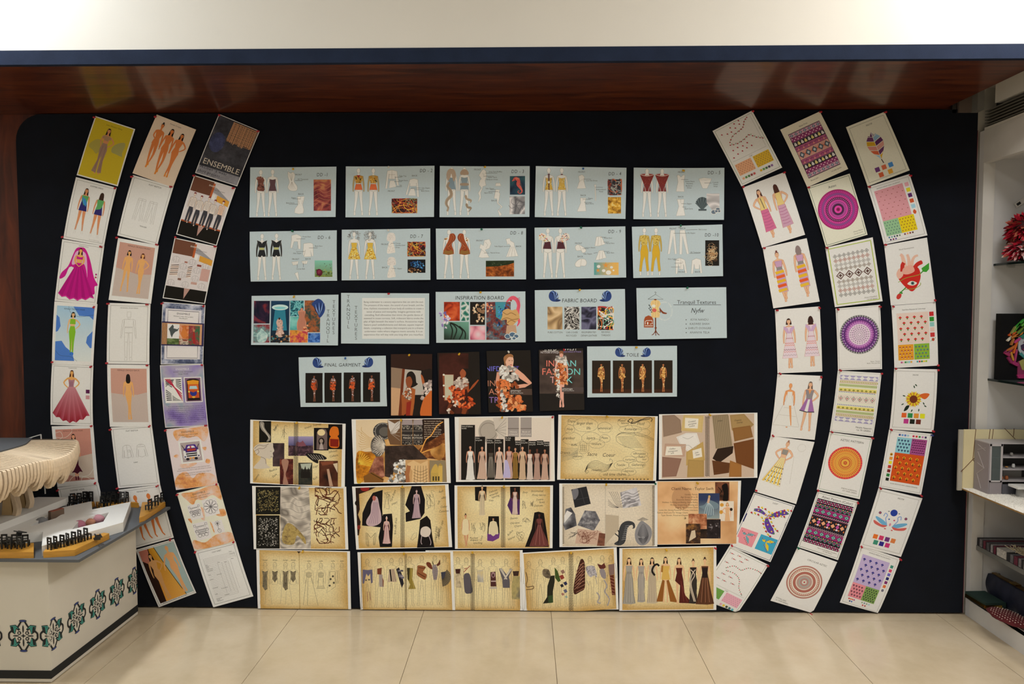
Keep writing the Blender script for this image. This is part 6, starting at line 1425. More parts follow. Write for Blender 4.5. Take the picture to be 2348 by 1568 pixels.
c.part('dark_book_scrap');c.poly([(1368,888),(1538,852),(1586,1046),(1408,1090)],'26262A');c.blobp([(1375,900),(1440,880),(1445,950),(1400,1000)],'6E6E76');c.strokes([[(1470,880),(1520,1050)],[(1430,1000),(1570,970)]],4,'45454A')
c.part('smoke_scrap');c.poly([(1305,1105),(1365,1085),(1410,1160),(1430,1290),(1300,1342),(1275,1280)],'3A3A40',tex('cloud',['2A2A30','5E5E66','A8A8AC'],4));c.poly([(1290,1180),(1320,1120),(1380,1150),(1290,1260)],'D6D4D4')
c.part('flower_scrap');c.poly([(1438,1285),(1520,1120),(1640,1130),(1690,1230),(1620,1348)],'56565C',tex('noise',['26262A','6A6A72','B0B0B4'],7))
c.part('rust_sketch_scrap');c.poly([(1440,1325),(1690,1350),(1748,1400),(1740,1510),(1410,1490)],'C0A494');doodle(c,1440,1340,220,150,12,'7A4A3A',4);doodle(c,1330,1350,140,90,4,'3A3634',3);c.part('brown_scrap');c.poly([(1680,1370),(1748,1380),(1740,1518),(1655,1516)],'7A4A3C',tex('noise',['4A2A22','8A5A48'],8))
c.part('pencil_sketch');c.strokes([catmull([(1790+22*k,910),(1820+20*k,960),(1860+14*k,1040),(1900+10*k,1090)],False)for k in range(5)]+[catmull([(1780,1000+20*k),(1830,1050+12*k),(1900,1090)],False)for k in range(4)],3.4,'3E3A3C')
c.part('marble_scrap');c.poly([(1915,920),(2100,862),(2152,1065),(1945,1098)],'A8A6AC',tex('silk',['7A787E','B4B2B8','C8C6CC'],2,2));c.strokes([catmull([(1920,960+30*k),(1990,920+34*k),(2060,940+30*k),(2130,900+34*k)],False)for k in range(4)],5,'5E5C62')
c.part('feather_curl');c.limb(catmull([(1850,1495),(1930,1470),(1940,1380),(1960,1300),(2010,1265),(2060,1270),(2070,1310),(2050,1320)],False,4),[10,30,50,62,70,78,84,88,90,90,88,86,84,80,74,66,58,50,42,36,30,28,26,24,20,16,12,8,5],'3A3C40');c.strokes([[(1930+6*k,1450-22*k),(1975+6*k,1440-22*k)]for k in range(8)],5,'8A8C90');c.strokes([catmull([(1890,1490),(1900,1420),(1860,1380),(1850,1350),(1880,1330),(1905,1370)],False)],12,'26262A')
c.part('fingerprint');c.blobp([(2145,1240),(2200,1260),(2260,1320),(2268,1400),(2230,1480),(2170,1512),(2110,1490),(2080,1420),(2090,1330)],'84848A');c.strokes([catmull([(2172-5*k-25,1420-3*k),(2172,1390-18*k+10),(2172+5*k+25,1420-3*k),(2172,1440+8*k)],True,4)for k in range(8)],4,'4A4A50');c.part('fan_scrap');c.poly([(2100,1230),(2170,1195),(2235,1225),(2170,1240)],'A8A096',tex('noise',['6E665E','B8B0A4'],9))
c.part('shadow_print');c.poly([(1752,1165),(1900,1180),(1900,1330),(1752,1500)],'B4A794')
c.part('spiral_binding');c.strokes([[(1270,865+16*k),(1288,862+16*k)]for k in range(40)]+[[(2274,850+16*k),(2304,848+16*k)]for k in range(42)],7,'3A352E')
c=spread('S10','peach client profile sheet with a twirling blue gown photo and party pictures','the client profile sheet',[(1135,796),(2098,790),(2066,1496),(1125,1506)],EC,off=.0035)
c.part('peach_background');c.poly([(1160,800),(2064,798),(2042,1494),(1160,1502)],'D0A478',tex('cloud',['B8865A','D2A87C','E0C29A'],1.4));c.part('faded_clock');c.ell(1430,985,110,130,'B88E68',26);c.part('faded_rays');c.strokes([[(1480,1210),(1480+160*math.cos(a),1210+130*math.sin(a))]for a in[2.2+k*.2 for k in range(12)]],6,'DDBE92')
c.part('printed_title');c.text('Client Name : Taylor Swift',1552,894,44,'4A2A1A','c',0,1.0)
c.part('printed_text')
for i,t in enumerate(('Gender: Female','Age Group: 30 to 35','Economic Status: Wealthy','Hobbies: Cooking and Baking, Horse Riding','Writing, Songwriting, Painting and','Stage Is Her Comfort Zone','Loves Art, Strong Powerful Women, Literature','With Fashion And Love For Vintage Charm','Type: Slender, Proud and Elegant')):c.text(t,1610 if i<7 else 1500,952+29*i,25,'5A3A28','r',0,.9)
c.photo(1806,806,1965,1012,tex('cloud',['3A1E14','7A4A34','140C0A'],3),name='stage_photo');c.blobp([(1880,850),(1930,820),(1950,860),(1950,1010),(1890,1010),(1900,930)],'140E0C');c.strokes([[(1840,860),(1890,920)],[(1850,950),(1890,890)]],8,'1A1210')
c.photo(1620,930,1855,1216,None,'3A486A',name='twirling_gown_photo');c.grid(1620,930,1855,1216,2,4,lambda u,v:grad('2E3A5E','8A9A9E')(max(0,v-.3)*1.4));c.blobp([(1720,1020),(1760,1010),(1840,1050),(1830,1100),(1770,1110),(1800,1160),(1740,1195),(1670,1180),(1690,1120),(1625,1080),(1680,1060)],'6E8290');c.strokes([catmull([(1730,1030),(1700+20*k,1090),(1680+26*k,1175)],False)for k in range(5)],5,'B4C4CC');c.limb([(1740,960),(1735,1000),(1725,1040)],[14,26,24],'C8A890');c.ell(1740,968,13,16,'C0A068')
c.photo(1853,1018,2014,1240,None,'D8CFC4',name='award_photo');c.fig(1942,1034,330,'D8A888','B08A4A','bob',('hip','down'),None,face=False,name='printed_figure',dress=[([(-.08,.18),(.08,.18),(.06,.33),(.09,.62),(-.09,.62),(-.06,.33)],'D0A880')]);c.ell(1880,1060,22,20,'C8923A');c.ell(1872,1140,20,22,'C8923A');c.ell(1985,1110,16,18,'2A2018')
c.photo(1506,1160,1712,1330,tex('noise',['5A2A1A','A86A4A','D8B08A'],6),name='glasses_photo');c.photo(1712,1220,1866,1436,tex('noise',['120E10','2A2226','D8D0D8'],8,pos=[.3,.58,.72]),name='party_photo');c.photo(1478,1270,1640,1492,tex('noise',['140E0E','3A2820','A8743A'],4),name='night_photo');c.photo(1640,1330,1712,1436,tex('noise',['140E0E','3A2820'],5),name='night_photo');c.poly([(1510,1470),(1540,1350),(1580,1340),(1590,1420)],'C8B8A0')

# --- third row of spreads
c=spread('S11','parchment spread with pencil gowns and shell dresses, bottom left of the spreads','the pencil gown spread',[(90,94),(1140,112),(1154,810),(110,784)],GA,[(124,100),(1108,122),(1122,802),(140,780)])
c.part('page_fold');c.line([(570,120),(580,788)],5,'8A6A30');c.poly([(545,112),(590,114),(566,138)],'3A2E1E')
for x,kind in((190,0),(300,1),(418,0),(505,1)):
    c.sketch(x,225,560,'7A6E5A',2.2,name='pencil_figure',legs=False);F=c.loc(x,225,560)
    c.fpoly(F,[(-.06,.18),(0,.21),(.06,.18),(.04,.28),(.05,.35 if kind else .55),(0,.42 if kind else .58),(-.05,.35 if kind else .5),(-.04,.28)],'5E5648',0,tex('noise',['3E3A30','8A7E66'],12))
    c.strokes([[F(-.05,.3),F(-.1,.85),F(.0,.85),F(.02,.6)],[F(.05,.3),F(.14,.86),F(.04,.86)]]if not kind else[[F(-.06,.35),F(-.05,.46),F(.05,.46),F(.06,.35)]],2.2,'8A7E68');c.text('design',x,218,22,INK)
for x,kind in((680,0),(815,1),(950,2),(1050,3)):
    c.sketch(x,235,520,'7A6E5A',2.2,name='pencil_figure',legs=False);F=c.loc(x,235,520)
    if kind<2:
        for r_ in(.06,.045,.03,.015):c.line([F(r_*math.cos(a*.5),.27+r_*math.sin(a*.5))for a in range(13)],3,'5A5244')
    c.strokes({0:[[F(-.05,.33),F(-.12,.92),F(.2,.93),F(.06,.33)],[F(-.02,.34),F(-.03,.92)]],1:[[F(-.05,.33),F(-.06,.5),F(-.09,.56),F(.09,.56),F(.05,.5),F(.05,.33)]]+[[F(-.06+.024*k,.5),F(-.08+.03*k,.56)]for k in range(6)],2:[[F(-.07,.2),F(-.08,.4),F(-.14,.66),F(.06,.52),F(.04,.3),F(.05,.2),F(-.07,.2)]],3:[]}[kind],3,'5A5244')
    if kind==2:
        for a,b in((-.05,.36),(.02,.44),(-.07,.5),(0,.3)):c.ell(*F(a,b),12,12,'4A4438',9)
    c.text('style',x,228,22,INK)
def coll_fig(c,x,y,h=570):c.sketch(x,y,h,'6E6250',2.4,name='pencil_figure');return c.loc(x,y,h)
c=spread('S12','parchment spread of pencil figures dressed in cut-out wood, shells and masks','the cut-out mask spread',[(1224,122),(2294,112),(2320,808),(1262,812)],GA,[(1258,130),(2264,124),(2288,804),(1288,804)],off=.0055)
F=coll_fig(c,1335,190,560);c.part('blue_jacket_cutout');c.poly([(1285,315),(1340,320),(1392,315),(1396,460),(1378,470),(1368,360),(1345,390),(1325,360),(1300,470),(1282,470)],'5E5A74');c.rect(1312,425,1332,440,'4A4444');c.rect(1345,420,1365,436,'4A4444');c.strokes([[(1335,560),(1340,670)],[(1362,560),(1374,660)]],6,'8A5A50')
F=coll_fig(c,1468,182,555);c.part('wood_cutout');c.poly([(1445,305),(1498,294),(1492,370),(1448,368)],'6E3A26');c.poly([(1465,370),(1505,370),(1518,510),(1470,505)],'9A8E8A');c.poly([(1505,400),(1520,440),(1518,508),(1508,500)],'7A4A36')
F=coll_fig(c,1606,180,560);c.part('pleated_cutout');c.poly([(1582,312),(1640,306),(1665,450),(1560,455)],'B8A48E');c.poly([(1582,312),(1598,312),(1614,446),(1598,446)],'221C1A');c.strokes([[(1615,312),(1630,450)],[(1628,312),(1650,448)]],4,'6A5248')
F=coll_fig(c,1710,178,570);c.part('feather_cutout');c.poly([(1660,310),(1690,290),(1720,360),(1745,470),(1722,520),(1690,420)],'26242A');c.ruffle([(1680,310),(1740,330),(1745,420),(1700,400)],['6A6474','9A92A0','4A4654'],18,14)
F=coll_fig(c,1810,165,555);c.part('olive_cutout');c.poly([(1780,295),(1848,300),(1840,420),(1878,530),(1795,532),(1815,480),(1785,420)],'8A7836');c.poly([(1780,295),(1812,296),(1804,440),(1788,420)],'3A3420');c.strokes([[(1830,310),(1836,420)],[(1840,430),(1860,525)]],5,'B8A45E')
F=coll_fig(c,1945,152,565);c.part('face_mask_cutout');c.blobp([(1905,268),(1990,285),(1960,340),(2000,370),(1985,425),(1940,410),(1890,370),(1895,310)],'8A5636');c.strokes([catmull([(1900,350),(1950,380),(1985,400)],False),catmull([(1910,290),(1960,300),(1985,290)],False)],7,'4A2412')
F=coll_fig(c,2092,150,560);c.part('antler_cutout');c.limb([(2085,260),(2095,330),(2095,430)],[40,66,36],'8A7E80');c.blobp([(1998,235),(2040,240),(2065,300),(2050,310),(2005,275)],'6A3422');c.limb([(2115,270),(2140,250),(2148,206)],[24,28,6],'5A2E22');c.limb([(2075,260),(2060,215)],[14,4],'4A4A30');c.strokes([[(2080,300+22*k),(2115,296+22*k)]for k in range(6)],4,'55494C')
F=coll_fig(c,2200,150,560);c.part('fan_shell_cutout');P=[(2165,400)]+[(2165+105*math.cos(a),400+105*math.sin(a))for a in[-.95+k*.22 for k in range(12)]];c.poly(P,'6E624E');c.strokes([[(2170,400),(2165+104*math.cos(a),400+104*math.sin(a))]for a in[-.9+k*.2 for k in range(12)]],4,'2A2622');c.poly([(2160,345),(2215,335),(2200,400),(2170,425)],'3A3A48')
c.part('spiral_binding');c.strokes([[(1262,152+16*k),(1274,152+16*k)]for k in range(38)]+[[(1756,152+16*k),(1778,152+16*k)]for k in range(40)],6,'3A3022');c.line([(1750,125),(1778,800)],3,'7A5E2E')
c=spread('S13','parchment spread of pencil figures in stone and striped cut-outs, overlapped on both sides','the striped bodice spread',[(812,104),(1900,100),(1902,800),(840,806)],GB,[(850,112),(1868,108),(1872,796),(880,796)],off=.0035)
for x,y in((1175,172),(1268,178),(1422,195),(1566,192),(1715,192),(1826,194)):coll_fig(c,x,y,560)
c.part('marble_cutout');c.poly([(1146,310),(1204,308),(1200,420),(1215,520),(1150,515)],'A89A80',tex('noise',['6E624E','B8A88A','D0C4AA'],8));c.poly([(1146,310),(1204,308),(1196,360),(1155,362)],'3A1E1A')
c.part('grey_dress_cutout');c.blobp([(1245,370),(1300,360),(1322,430),(1338,560),(1300,585),(1255,570),(1240,450)],'56525A');c.strokes([[(1240,345),(1310,275)],[(1245,310),(1275,300)]],7,'8A2A2A')
c.part('pale_dress_cutout');c.poly([(1392,325),(1458,318),(1462,460),(1395,455)],'A8A49C',tex('cloud',['8E8A84','B8B2A8','C8B88E'],5));c.part('cathedral_cutout');c.poly([(1540,345),(1595,340),(1605,505),(1540,505)],'4A2A2A');c.ell(1570,375,22,32,'9A7A80',14);c.ell(1570,380,10,18,'3A2020',10);c.rect(1546,440,1600,452,'B8A8A4');c.poly([(1525,530),(1618,530),(1600,510),(1540,510)],'B0A8A0')
c.part('striped_cutout');c.poly([(1634,305),(1665,302),(1718,370),(1760,305),(1785,312),(1745,400),(1755,440),(1755,520),(1680,520),(1672,430)],'5A565E');c.strokes([[(1642+8*k,306),(1715+4*k,425)]for k in range(4)]+[[(1780-8*k,312),(1700-3*k,425)]for k in range(4)],4,'D0C8BC')
c.part('smoke_cutout');c.poly([(1788,335),(1860,332),(1850,388),(1798,388)],'3A2822');c.poly([(1790,390),(1868,390),(1870,650),(1780,645),(1775,500)],'8E8660',tex('cloud',['6E6A4E','A89A68','4A4E58'],4))
c.spiral(1340,140,770,40,46)
c=spread('S14','parchment spread of pencil figures in green drapes and a large brown wing','the brown wing spread',[(20,130),(1094,66),(1115,762),(48,830)],GC,[(50,140),(1060,82),(1090,754),(92,820)],off=.005)
for x,y in((110,215),(240,196),(385,175),(490,168),(665,162),(795,158),(932,150),(1030,150)):coll_fig(c,x,y,565)
c.part('bone_cutout');c.strokes([catmull([(78,345),(95,420),(80,490),(100,510),(160,500),(155,530),(80,540)],False)],9,'6A5236')
c.part('striped_sleeve_cutout');c.blobp([(270,315),(320,310),(345,340),(350,410),(300,405),(265,370)],'5A4E3E',tex('noise',['26221C','8A7A66'],8))
c.part('green_drape_cutout');c.poly([(355,385),(400,380),(400,450),(380,560),(382,680),(330,690),(268,695),(315,620),(318,500)],'26261C');c.poly([(325,610),(380,600),(380,685),(330,690)],'34482A');c.poly([(398,290),(432,330),(468,440),(440,455),(405,410)],'3E5226')
c.part('patchwork_cutout')
for x,y,r_,cl in((490,340,26,'8A6A5E'),(480,400,30,'8A3A30'),(520,470,24,'2A2E52'),(480,495,22,'20222E'),(520,555,24,'5A5E7A'),(490,590,18,'9A6A60'),(530,620,16,'8AA098')):c.poly([(x-r_,y-r_*.4),(x+r_*.3,y-r_),(x+r_,y+r_*.3),(x-r_*.2,y+r_)],cl)
c.part('wing_cutout');c.blobp([(705,195),(735,240),(740,380),(736,520),(690,560),(618,590),(615,480),(650,330),(680,230)],'3E2018');c.strokes([[(640+6*k,570-44*k),(738,520-40*k)]for k in range(8)]+[[(620+3*k,540-34*k),(720,440-34*k)]for k in range(7)],5,'A87A66')
c.part('pleated_feather_cutout');c.blobp([(750,290),(800,270),(850,290),(875,400),(840,380),(800,400),(760,350)],'8E8A90',tex('silk',['5A565E','A09CA4','C0BCC2'],8,3));c.strokes([[(850,380),(875,480)],[(760,440),(780,490)]],5,'8A8688')
c.part('maroon_bow_cutout');c.poly([(876,250),(925,265),(955,240),(974,290),(930,320),(900,300)],'5A2A26');c.blobp([(905,320),(950,310),(975,380),(960,420),(920,390)],'8A8288');c.strokes([catmull([(950,430),(985,500),(960,560),(1010,640),(990,720)],False),catmull([(870,570),(900,620),(880,680),(915,690)],False)],14,'9A9498')
c.part('striped_skirt_cutout');c.poly([(1000,260),(1068,250),(1066,370),(1010,380)],'7A625E');c.poly([(1015,380),(1062,374),(1078,600),(1042,598)],'5A2A1E');c.strokes([[(1018,400+34*k),(1070,420+34*k)]for k in range(6)],5,'A87A66')
c.spiral(582,125,775,36,52)
c=spread('S15','parchment page of seven coloured gown drawings, bottom right of the spreads','the seven gowns page',[(1124,76),(2210,52),(2208,766),(1122,776)],GC,[(1158,84),(2178,66),(2176,756),(1156,768)],off=.006)
SK='D6B08A'
gown(c,1232,182,520,SK,'3A241C',['9A968E','6E6A66','B8B2A8'],0,style='long',wide=.14);gown(c,1368,192,490,SK,'3A241C',['9E9892','6E6A6A','C8C0B6'],0,style='long',wide=.09)
gown(c,1490,180,515,SK,'241814',['BCAE98','8A7C6A'],0,style='long',wide=.12);c.part('black_plume');c.strokes([catmull([(1520,380),(1490,330),(1510,275),(1545,255),(1568,275)],False)],22,'1C1718')
F=c.fig(1640,172,510,SK,'241612','long',('down','down'),'S',face=False);c.fpoly(F,[(-.09,.2),(.09,.2),(.07,.33),(.1,.5),(-.09,.5),(-.07,.33)],'CDA858');c.fpoly(F,[(-.07,.5),(-.02,.52),(-.06,.98),(-.2,.98)],'8A5626');c.fpoly(F,[(.07,.5),(.02,.52),(.1,.98),(.26,1)],'8A5626');c.fpoly(F,[(-.09,.2),(-.05,.18),(-.06,.34),(-.1,.33)],'9A6A2E')
F=c.fig(1792,182,515,SK,'4A2E1E','long',('down','down'),'S',face=False);c.fpoly(F,[(-.07,.22),(.07,.22),(.06,.33),(.09,.48),(.12,.8),(.27,.96),(.26,.99),(0,.98),(.02,.6),(-.09,.5),(-.05,.33)],'4E1E1A');c.strokes([[F(.04,.5),F(.1,.95)],[F(.06,.6),F(.18,.96)]],5,'7A3A32')
F=gown(c,1950,206,490,SK,'4A2E1E',['2A2422','4A4440'],0,style='bun',wide=.1);c.strokes([catmull([F(-.06,.22),F(.03,.35),F(-.05,.55),F(.05,.95)],False),catmull([F(.05,.22),F(-.04,.36),F(-.07,.6),F(.02,.95)],False)],9,'CFC0AE')
gown(c,2080,188,518,SK,'3A241C',['5A3826','2E1A14','A8765A'],0,style='bun',wide=.2);F=c.loc(2080,188,518);c.fpoly(F,[(-.065,.2),(.065,.2),(.05,.33),(.06,.42),(-.06,.42),(-.05,.33)],'261C1C')

# ------------------------------------------------------------------ right columns of pinned sheets
R1,R2,R3,R4=(1620,250,3.4844),(1860,250,3.4844),(1700,680,3.4844),(1900,680,3.4844)
R5,R6,R7=(1620,1000,3.7326),(1750,1000,3.7326),(1900,1000,3.7326)
GR='sheets in the three curved columns on the right'
def rs(*a,**k):k['group']=GR;k.setdefault('paper','ECE9E2');return col_sheet(*a,**k)
def mandala(c,cx,cy,R,bg,rings,name='mandala_motif'):
    """rings: (radius, count, petal length, petal width, colour) or (r0, r1, colour)"""
    c.part(name);c.ell(cx,cy,R,R,bg,48)
    for r in rings:
        if len(r)==3:c.ring(cx,cy,R*r[0],R*r[1],r[2],48)
        else:
            rad,n,pl,pw,col=r;V=[];T=[]
            for k in range(n):
                a=2*math.pi*k/n;ux,uy=math.cos(a),math.sin(a);i=len(V)
                for d,w in((-pl,0),(-.3*pl,pw),(pl,0),(-.3*pl,-pw)):V.append((cx+R*((rad+d)*ux-w*uy),cy+R*((rad+d)*uy+w*ux)))
                T+=[(i,i+1,i+2),(i,i+2,i+3)]
            c.add(V,T,col)
def dia(c,pts,rx,ry,col):
    V=[];T=[]
    for x,y in pts:
        i=len(V);V+=[(x-rx,y),(x,y-ry),(x+rx,y),(x,y+ry)];T+=[(i,i+1,i+2),(i,i+2,i+3)]
    c.add(V,T,col)
def zig(c,x0,x1,y,n,h,w,col):
    c.line([(x0+(x1-x0)*k/(2*n),y+(h if k%2 else-h))for k in range(2*n+1)],w,col)
def bell(c,x,y,s,col='B03040'):
    c.ell(x,y,s,s*.8,col,7);c.ell(x+s*.5,y+s*.7,s*.5,s*.5,'7A2030',6)
def sprigs(c,pts,s,a,b):
    c.add(*_quads(pts,s,s*.8),a);c.add(*_quads([(x,y+s*.8)for x,y in pts],s*.5,s*.5),b)
def _quads(pts,rx,ry):
    V=[];T=[]
    for x,y in pts:
        i=len(V);V+=[(x-rx,y),(x,y-ry),(x+rx,y),(x,y+ry)];T+=[(i,i+1,i+2),(i,i+2,i+3)]
    return V,T
def lattice(x0,y0,x1,y1,nx,ny,stag=True):return[(x0+(x1-x0)*(i+.5+(.25 if stag and j%2 else-.25 if stag else 0))/nx,y0+(y1-y0)*(j+.5)/ny)for j in range(ny)for i in range(nx)]
def repeat(c,x0,y0,x1,y1,bg,nx,ny,s,a,b,name='pattern_repeat',lab=None):
    c.part(name,lab);c.rect(x0,y0,x1,y1,bg);sprigs(c,lattice(x0+s,y0+s,x1-s,y1-s,nx,ny),s,a,b)
def row_sw(c,x,y,w,cols,dx=None,dy=0):c.swatches([(x+(dx if dx is not None else w*1.3)*i,y+dy*i,w,cl)for i,cl in enumerate(cols)])
SKN='D8925E'
def lady(c,x,y,h,hair,st,arms,legs,dress,back=False,**k):return c.fig(x,y,h,'E2B292',hair,st,arms,legs,out='B8683A',ow=.004,back=back,dress=dress,**k)

# --- column D: motif sheets and hand-drawn ladies
def vine(c,P,n,s):
    q=catmull(P,False,n)
    c.strokes([q],.5,'4E6A3A')
    for i,p in enumerate(q):
        if i%2:c.ell(p[0]+s,p[1]-s,s*.8,s*.5,'4E7A3E',6,i)
        else:bell(c,p[0],p[1],s)
c=rs('D1','motif_sheet','sheet of red buds along a vine with peach and yellow colourways, top of its column','the red bud vine sheet',[(45,178),(360,15),(600,470),(275,620)],R1,0)
frame_line(c,4,.6,'5A7A4E');c.part('vine_motif')
vine(c,[(22,42),(34,32),(52,28),(64,24),(72,14),(82,8)],4,1.6);vine(c,[(20,48),(36,52),(54,50),(68,46),(80,58),(92,66)],4,1.6)
for p in((14,18),(26,22),(38,12),(50,8),(62,6),(36,22),(48,18),(60,14),(20,62),(32,60),(44,62),(56,60),(26,74),(38,72),(50,70),(62,70),(14,78)):bell(c,p[0],p[1],1.8)
c.part('dimension_line');c.strokes([[(90,8),(90,84)],[(8,86),(90,86)]],.4,'8A8680');c.text('7.50"',50,92,4,'6A6660');c.text('8.25"',95,44,4,'6A6660',rot=1.57)
repeat(c,8,94,47,122,'E2A884',6,6,1.1,'A85A4A','6A4A3A');repeat(c,52,94,91,122,'D2AE34',6,6,1.1,'8A4A4A','4A4A5A')
row_sw(c,10,128,5,['E2A884','5E8A4E','4E7A4A','8E4A4A','C0585A'],6.6);row_sw(c,53,128,5,['D2AE34','6A9A54','4A6A4A','4A3A5A','8A6AA0'],6.6)
c=rs('D2','fashion_sheet','hand-drawn ladies in yellow halter tops and tiered pink skirts, second of its column','the tiered pink skirt drawing',[(285,630),(620,505),(783,1005),(440,1110)],R1,1)
for x,y,bk in((30,16,False),(69,18,True)):
    F=lady(c,x,y,114,'4A2A22','long',('hip','down')if not bk else('down','hip'),'walk',[([(-.05,.17),(.05,.17),(.055,.3),(.07,.42),(-.07,.42),(-.055,.3)],'E0C482'),([(-.07,.42),(.07,.42),(.12,.84),(-.1,.86)],'C86A94' if not bk else 'C49AB4')],bk)
    c.strokes([[F(-.075,.48+.06*k),F(.0,.49+.06*k),F(.08,.475+.06*k)]for k in range(6)],.8,'A04A78');c.strokes([[F(-.01,.18),F(.01,.4)]],1.6,'6A5A4A')if not bk else None
c=rs('D3','fashion_sheet','hand-drawn ladies in lilac, orange and yellow striped draped dresses','the orange and yellow striped dress drawing',[(445,1110),(797,1032),(900,1538),(530,1592)],R1,2)
for x,y,bk in((28,16,False),(76,12,True)):
    F=lady(c,x,y,118,'6A3A34' if not bk else '8A7A7A','bun' if not bk else 'bob',('down','down'),'walk',[([(-.07,.18),(.07,.18),(.05,.33),(.08,.45),(.09,.8),(-.07,.8),(-.08,.45),(-.05,.33)],'C09ABC')],bk)
    c.fpoly(F,[(-.05,.3),(.05,.3),(.055,.36),(-.055,.36)],'8A8688')
    for k,cl in enumerate(('E8B02E','E0602E','E8B02E','DC5A2A','E8B43A')):c.fpoly(F,[(-.09,.385+.09*k),(.07,.365+.09*k),(.08,.42+.09*k),(-.08,.44+.09*k)],cl)
c=rs('D4','fashion_sheet','hand-drawn ladies in lilac frilled dresses with red zigzag bands','the red zigzag dress drawing',[(265,105),(622,78),(642,598),(285,612)],R3,3)
for x,y,bk in((29,22,False),(78,20,True)):
    F=lady(c,x,y,112,'3A2420','bob',('down','down'),'X',[([(-.055,.17),(.055,.17),(.05,.33),(.15,.8),(-.15,.8),(-.05,.33)],'DCCBD8')],bk)
    c.fpoly(F,[(-.1,.15),(-.02,.2),(0,.28),(.02,.2),(.1,.15),(.11,.2),(.04,.3),(-.04,.3),(-.11,.2)],'C4A4C8')
    for v,w,cl in((.4,.065,'A83A50'),(.5,.085,'CC5A34'),(.54,.095,'D8703A'),(.63,.115,'7A2A44'),(.67,.12,'C87A7A'),(.74,.135,'A89AA8')):a,b=F(-w,v),F(w,v);zig(c,a[0],b[0],a[1],5,1.3,1.1,cl)
c=rs('D5','fashion_sheet','hand-drawn lady in a grey jacket and purple striped skirt beside an unfinished white gown','the purple skirt drawing',[(285,618),(642,632),(582,1143),(230,1112)],R3,4)
F=c.fig(32,20,102,'DE9A66','E8DED4','none',('down','down'),'walk',out='B8683A',ow=.004,face=False);c.fpoly(F,[(-.05,.19),(.05,.19),(.06,.33),(.09,.5),(.3,.98),(-.32,.98),(-.09,.5),(-.06,.33)],'E8E2DA');c.strokes([[F(-.1,.55),F(.1,.56)],[F(-.19,.72),F(.19,.74)],[F(-.3,.96),F(.28,.97)],[F(-.05,.3),F(-.3,.96)],[F(.05,.3),F(.28,.96)]],.5,'B0AAA4');c.limb([F(.03,.5),F(.06,.7),F(.1,.95)],[5,4,2],'DE9A66')
F=lady(c,76,14,112,'6A5A52','long',('down','hip'),'A',[([(-.085,.17),(.085,.17),(.06,.3),(.06,.36),(-.06,.36),(-.06,.3)],'8A868C'),([(-.055,.35),(.055,.35),(.13,.62),(-.17,.6)],'9A6AA8')]);c.fpoly(F,[(-.02,.36),(.02,.36),(.0,.61),(-.07,.61)],'E4DEDC');c.fpoly(F,[(-.03,.17),(0,.26),(.03,.17)],'D8925E');c.line([F(-.17,.59),F(-.02,.62),F(.13,.61)],2.2,'4A4A50')
c=rs('D6','fashion_sheet','hand-drawn lady in a grey crop top and long patterned yellow skirt','the yellow skirt drawing',[(232,1110),(582,1160),(434,1655),(104,1555)],R3,5)
F=lady(c,43,8,112,'9A6A54','bun',('hip','hip'),None,[([(-.06,.18),(.06,.18),(.055,.29),(-.055,.29)],'8E8A86'),([(-.05,.36),(.05,.36),(.14,.97),(-.26,.94)],'E4DCC4')],rot=.06)
for k in range(5):c.fpoly(F,[(-.045+.02*k,.37),(-.035+.02*k,.37),(-.215+.08*k,.95),(-.25+.08*k,.95)],'DDB84E');dia(c,[F((-.03+.02*k)*(1-t)+(-.2+.08*k)*t,.4+.54*t)for t in(.35,.55,.75,.95)],1.5,1.9,'3E4A5A')
c.part('pencil_drawing');c.line([(76+9*math.cos(k*.5),18+9*math.sin(k*.5))for k in range(13)],.4,'B4B0AA');c.strokes([[(64,40),(72,104)],[(14,104),(30,112)]],.4,'A8A49E')
c=rs('D7','motif_sheet','sheet with a purple paisley vine motif above pink and blue colourways','the purple paisley sheet',[(405,480),(757,590),(545,1075),(195,940)],R5,6)
frame_line(c,3,.9,'2C3060');c.part('paisley_motif')
for P,W in(([(48,44),(30,38),(16,40)],[3,9,6]),([(50,44),(66,36),(80,26),(94,24)],[3,12,14,2]),([(50,46),(56,60),(70,74),(82,80)],[3,12,15,2])):
    q=catmull(P,False,4);c.limb(q,[W[min(len(W)-1,int(i/4))]if i%4==0 else(W[i//4]*(4-i%4)+W[i//4+1]*(i%4))/4 for i in range(len(q))],'5E3C9A')
    for i,p in enumerate(q[1::2]):
        c.ell(p[0],p[1],2,2,'4A8A4A' if i%2 else 'D8A84A',7)
        for sg in(-1,1):x,y=p[0]+sg*5,p[1]-sg*9;c.ell(x,y,2.6,2.2,'B02E3E' if i%2 else 'E0BE3A',8);c.ell(x+2.4,y+2,1.6,1,'3E7A3E',6)
c.part('dimension_line');c.text('5.029"',56,12,5,'5A5650');c.text('4.581"',95,50,5,'5A5650',rot=1.57)
for x,bg,fg in((6,'DE8E9C','6AA0AE'),(54,'3E9EC4','E0BE2E')):
    c.part('pattern_repeat');c.rect(x,90,x+41,128,bg)
    for P in([(16,14),(8,12)],[(18,14),(34,8)],[(18,16),(30,32)]):c.limb([(x+P[0][0],90+P[0][1]),(x+(P[0][0]+P[1][0])/2,90+(P[0][1]+P[1][1])/2-1),(x+P[1][0],90+P[1][1])],[2,7,2],fg)
    sprigs(c,[(x+6+5*k,90+8+(k%3)*2)for k in range(7)]+[(x+16+3*k,90+22+3*k)for k in range(5)],1.5,'A84A5A','3E6A4A')
c.part('navy_tab');c.rect(3,54,5.5,76,'24285A')
c=rs('D8','motif_sheet','sheet of tiny red flower dots with green and pink colourways, foot of its column','the red dot flower sheet',[(197,935),(530,1100),(245,1540),(-88,1375)],R5,7)
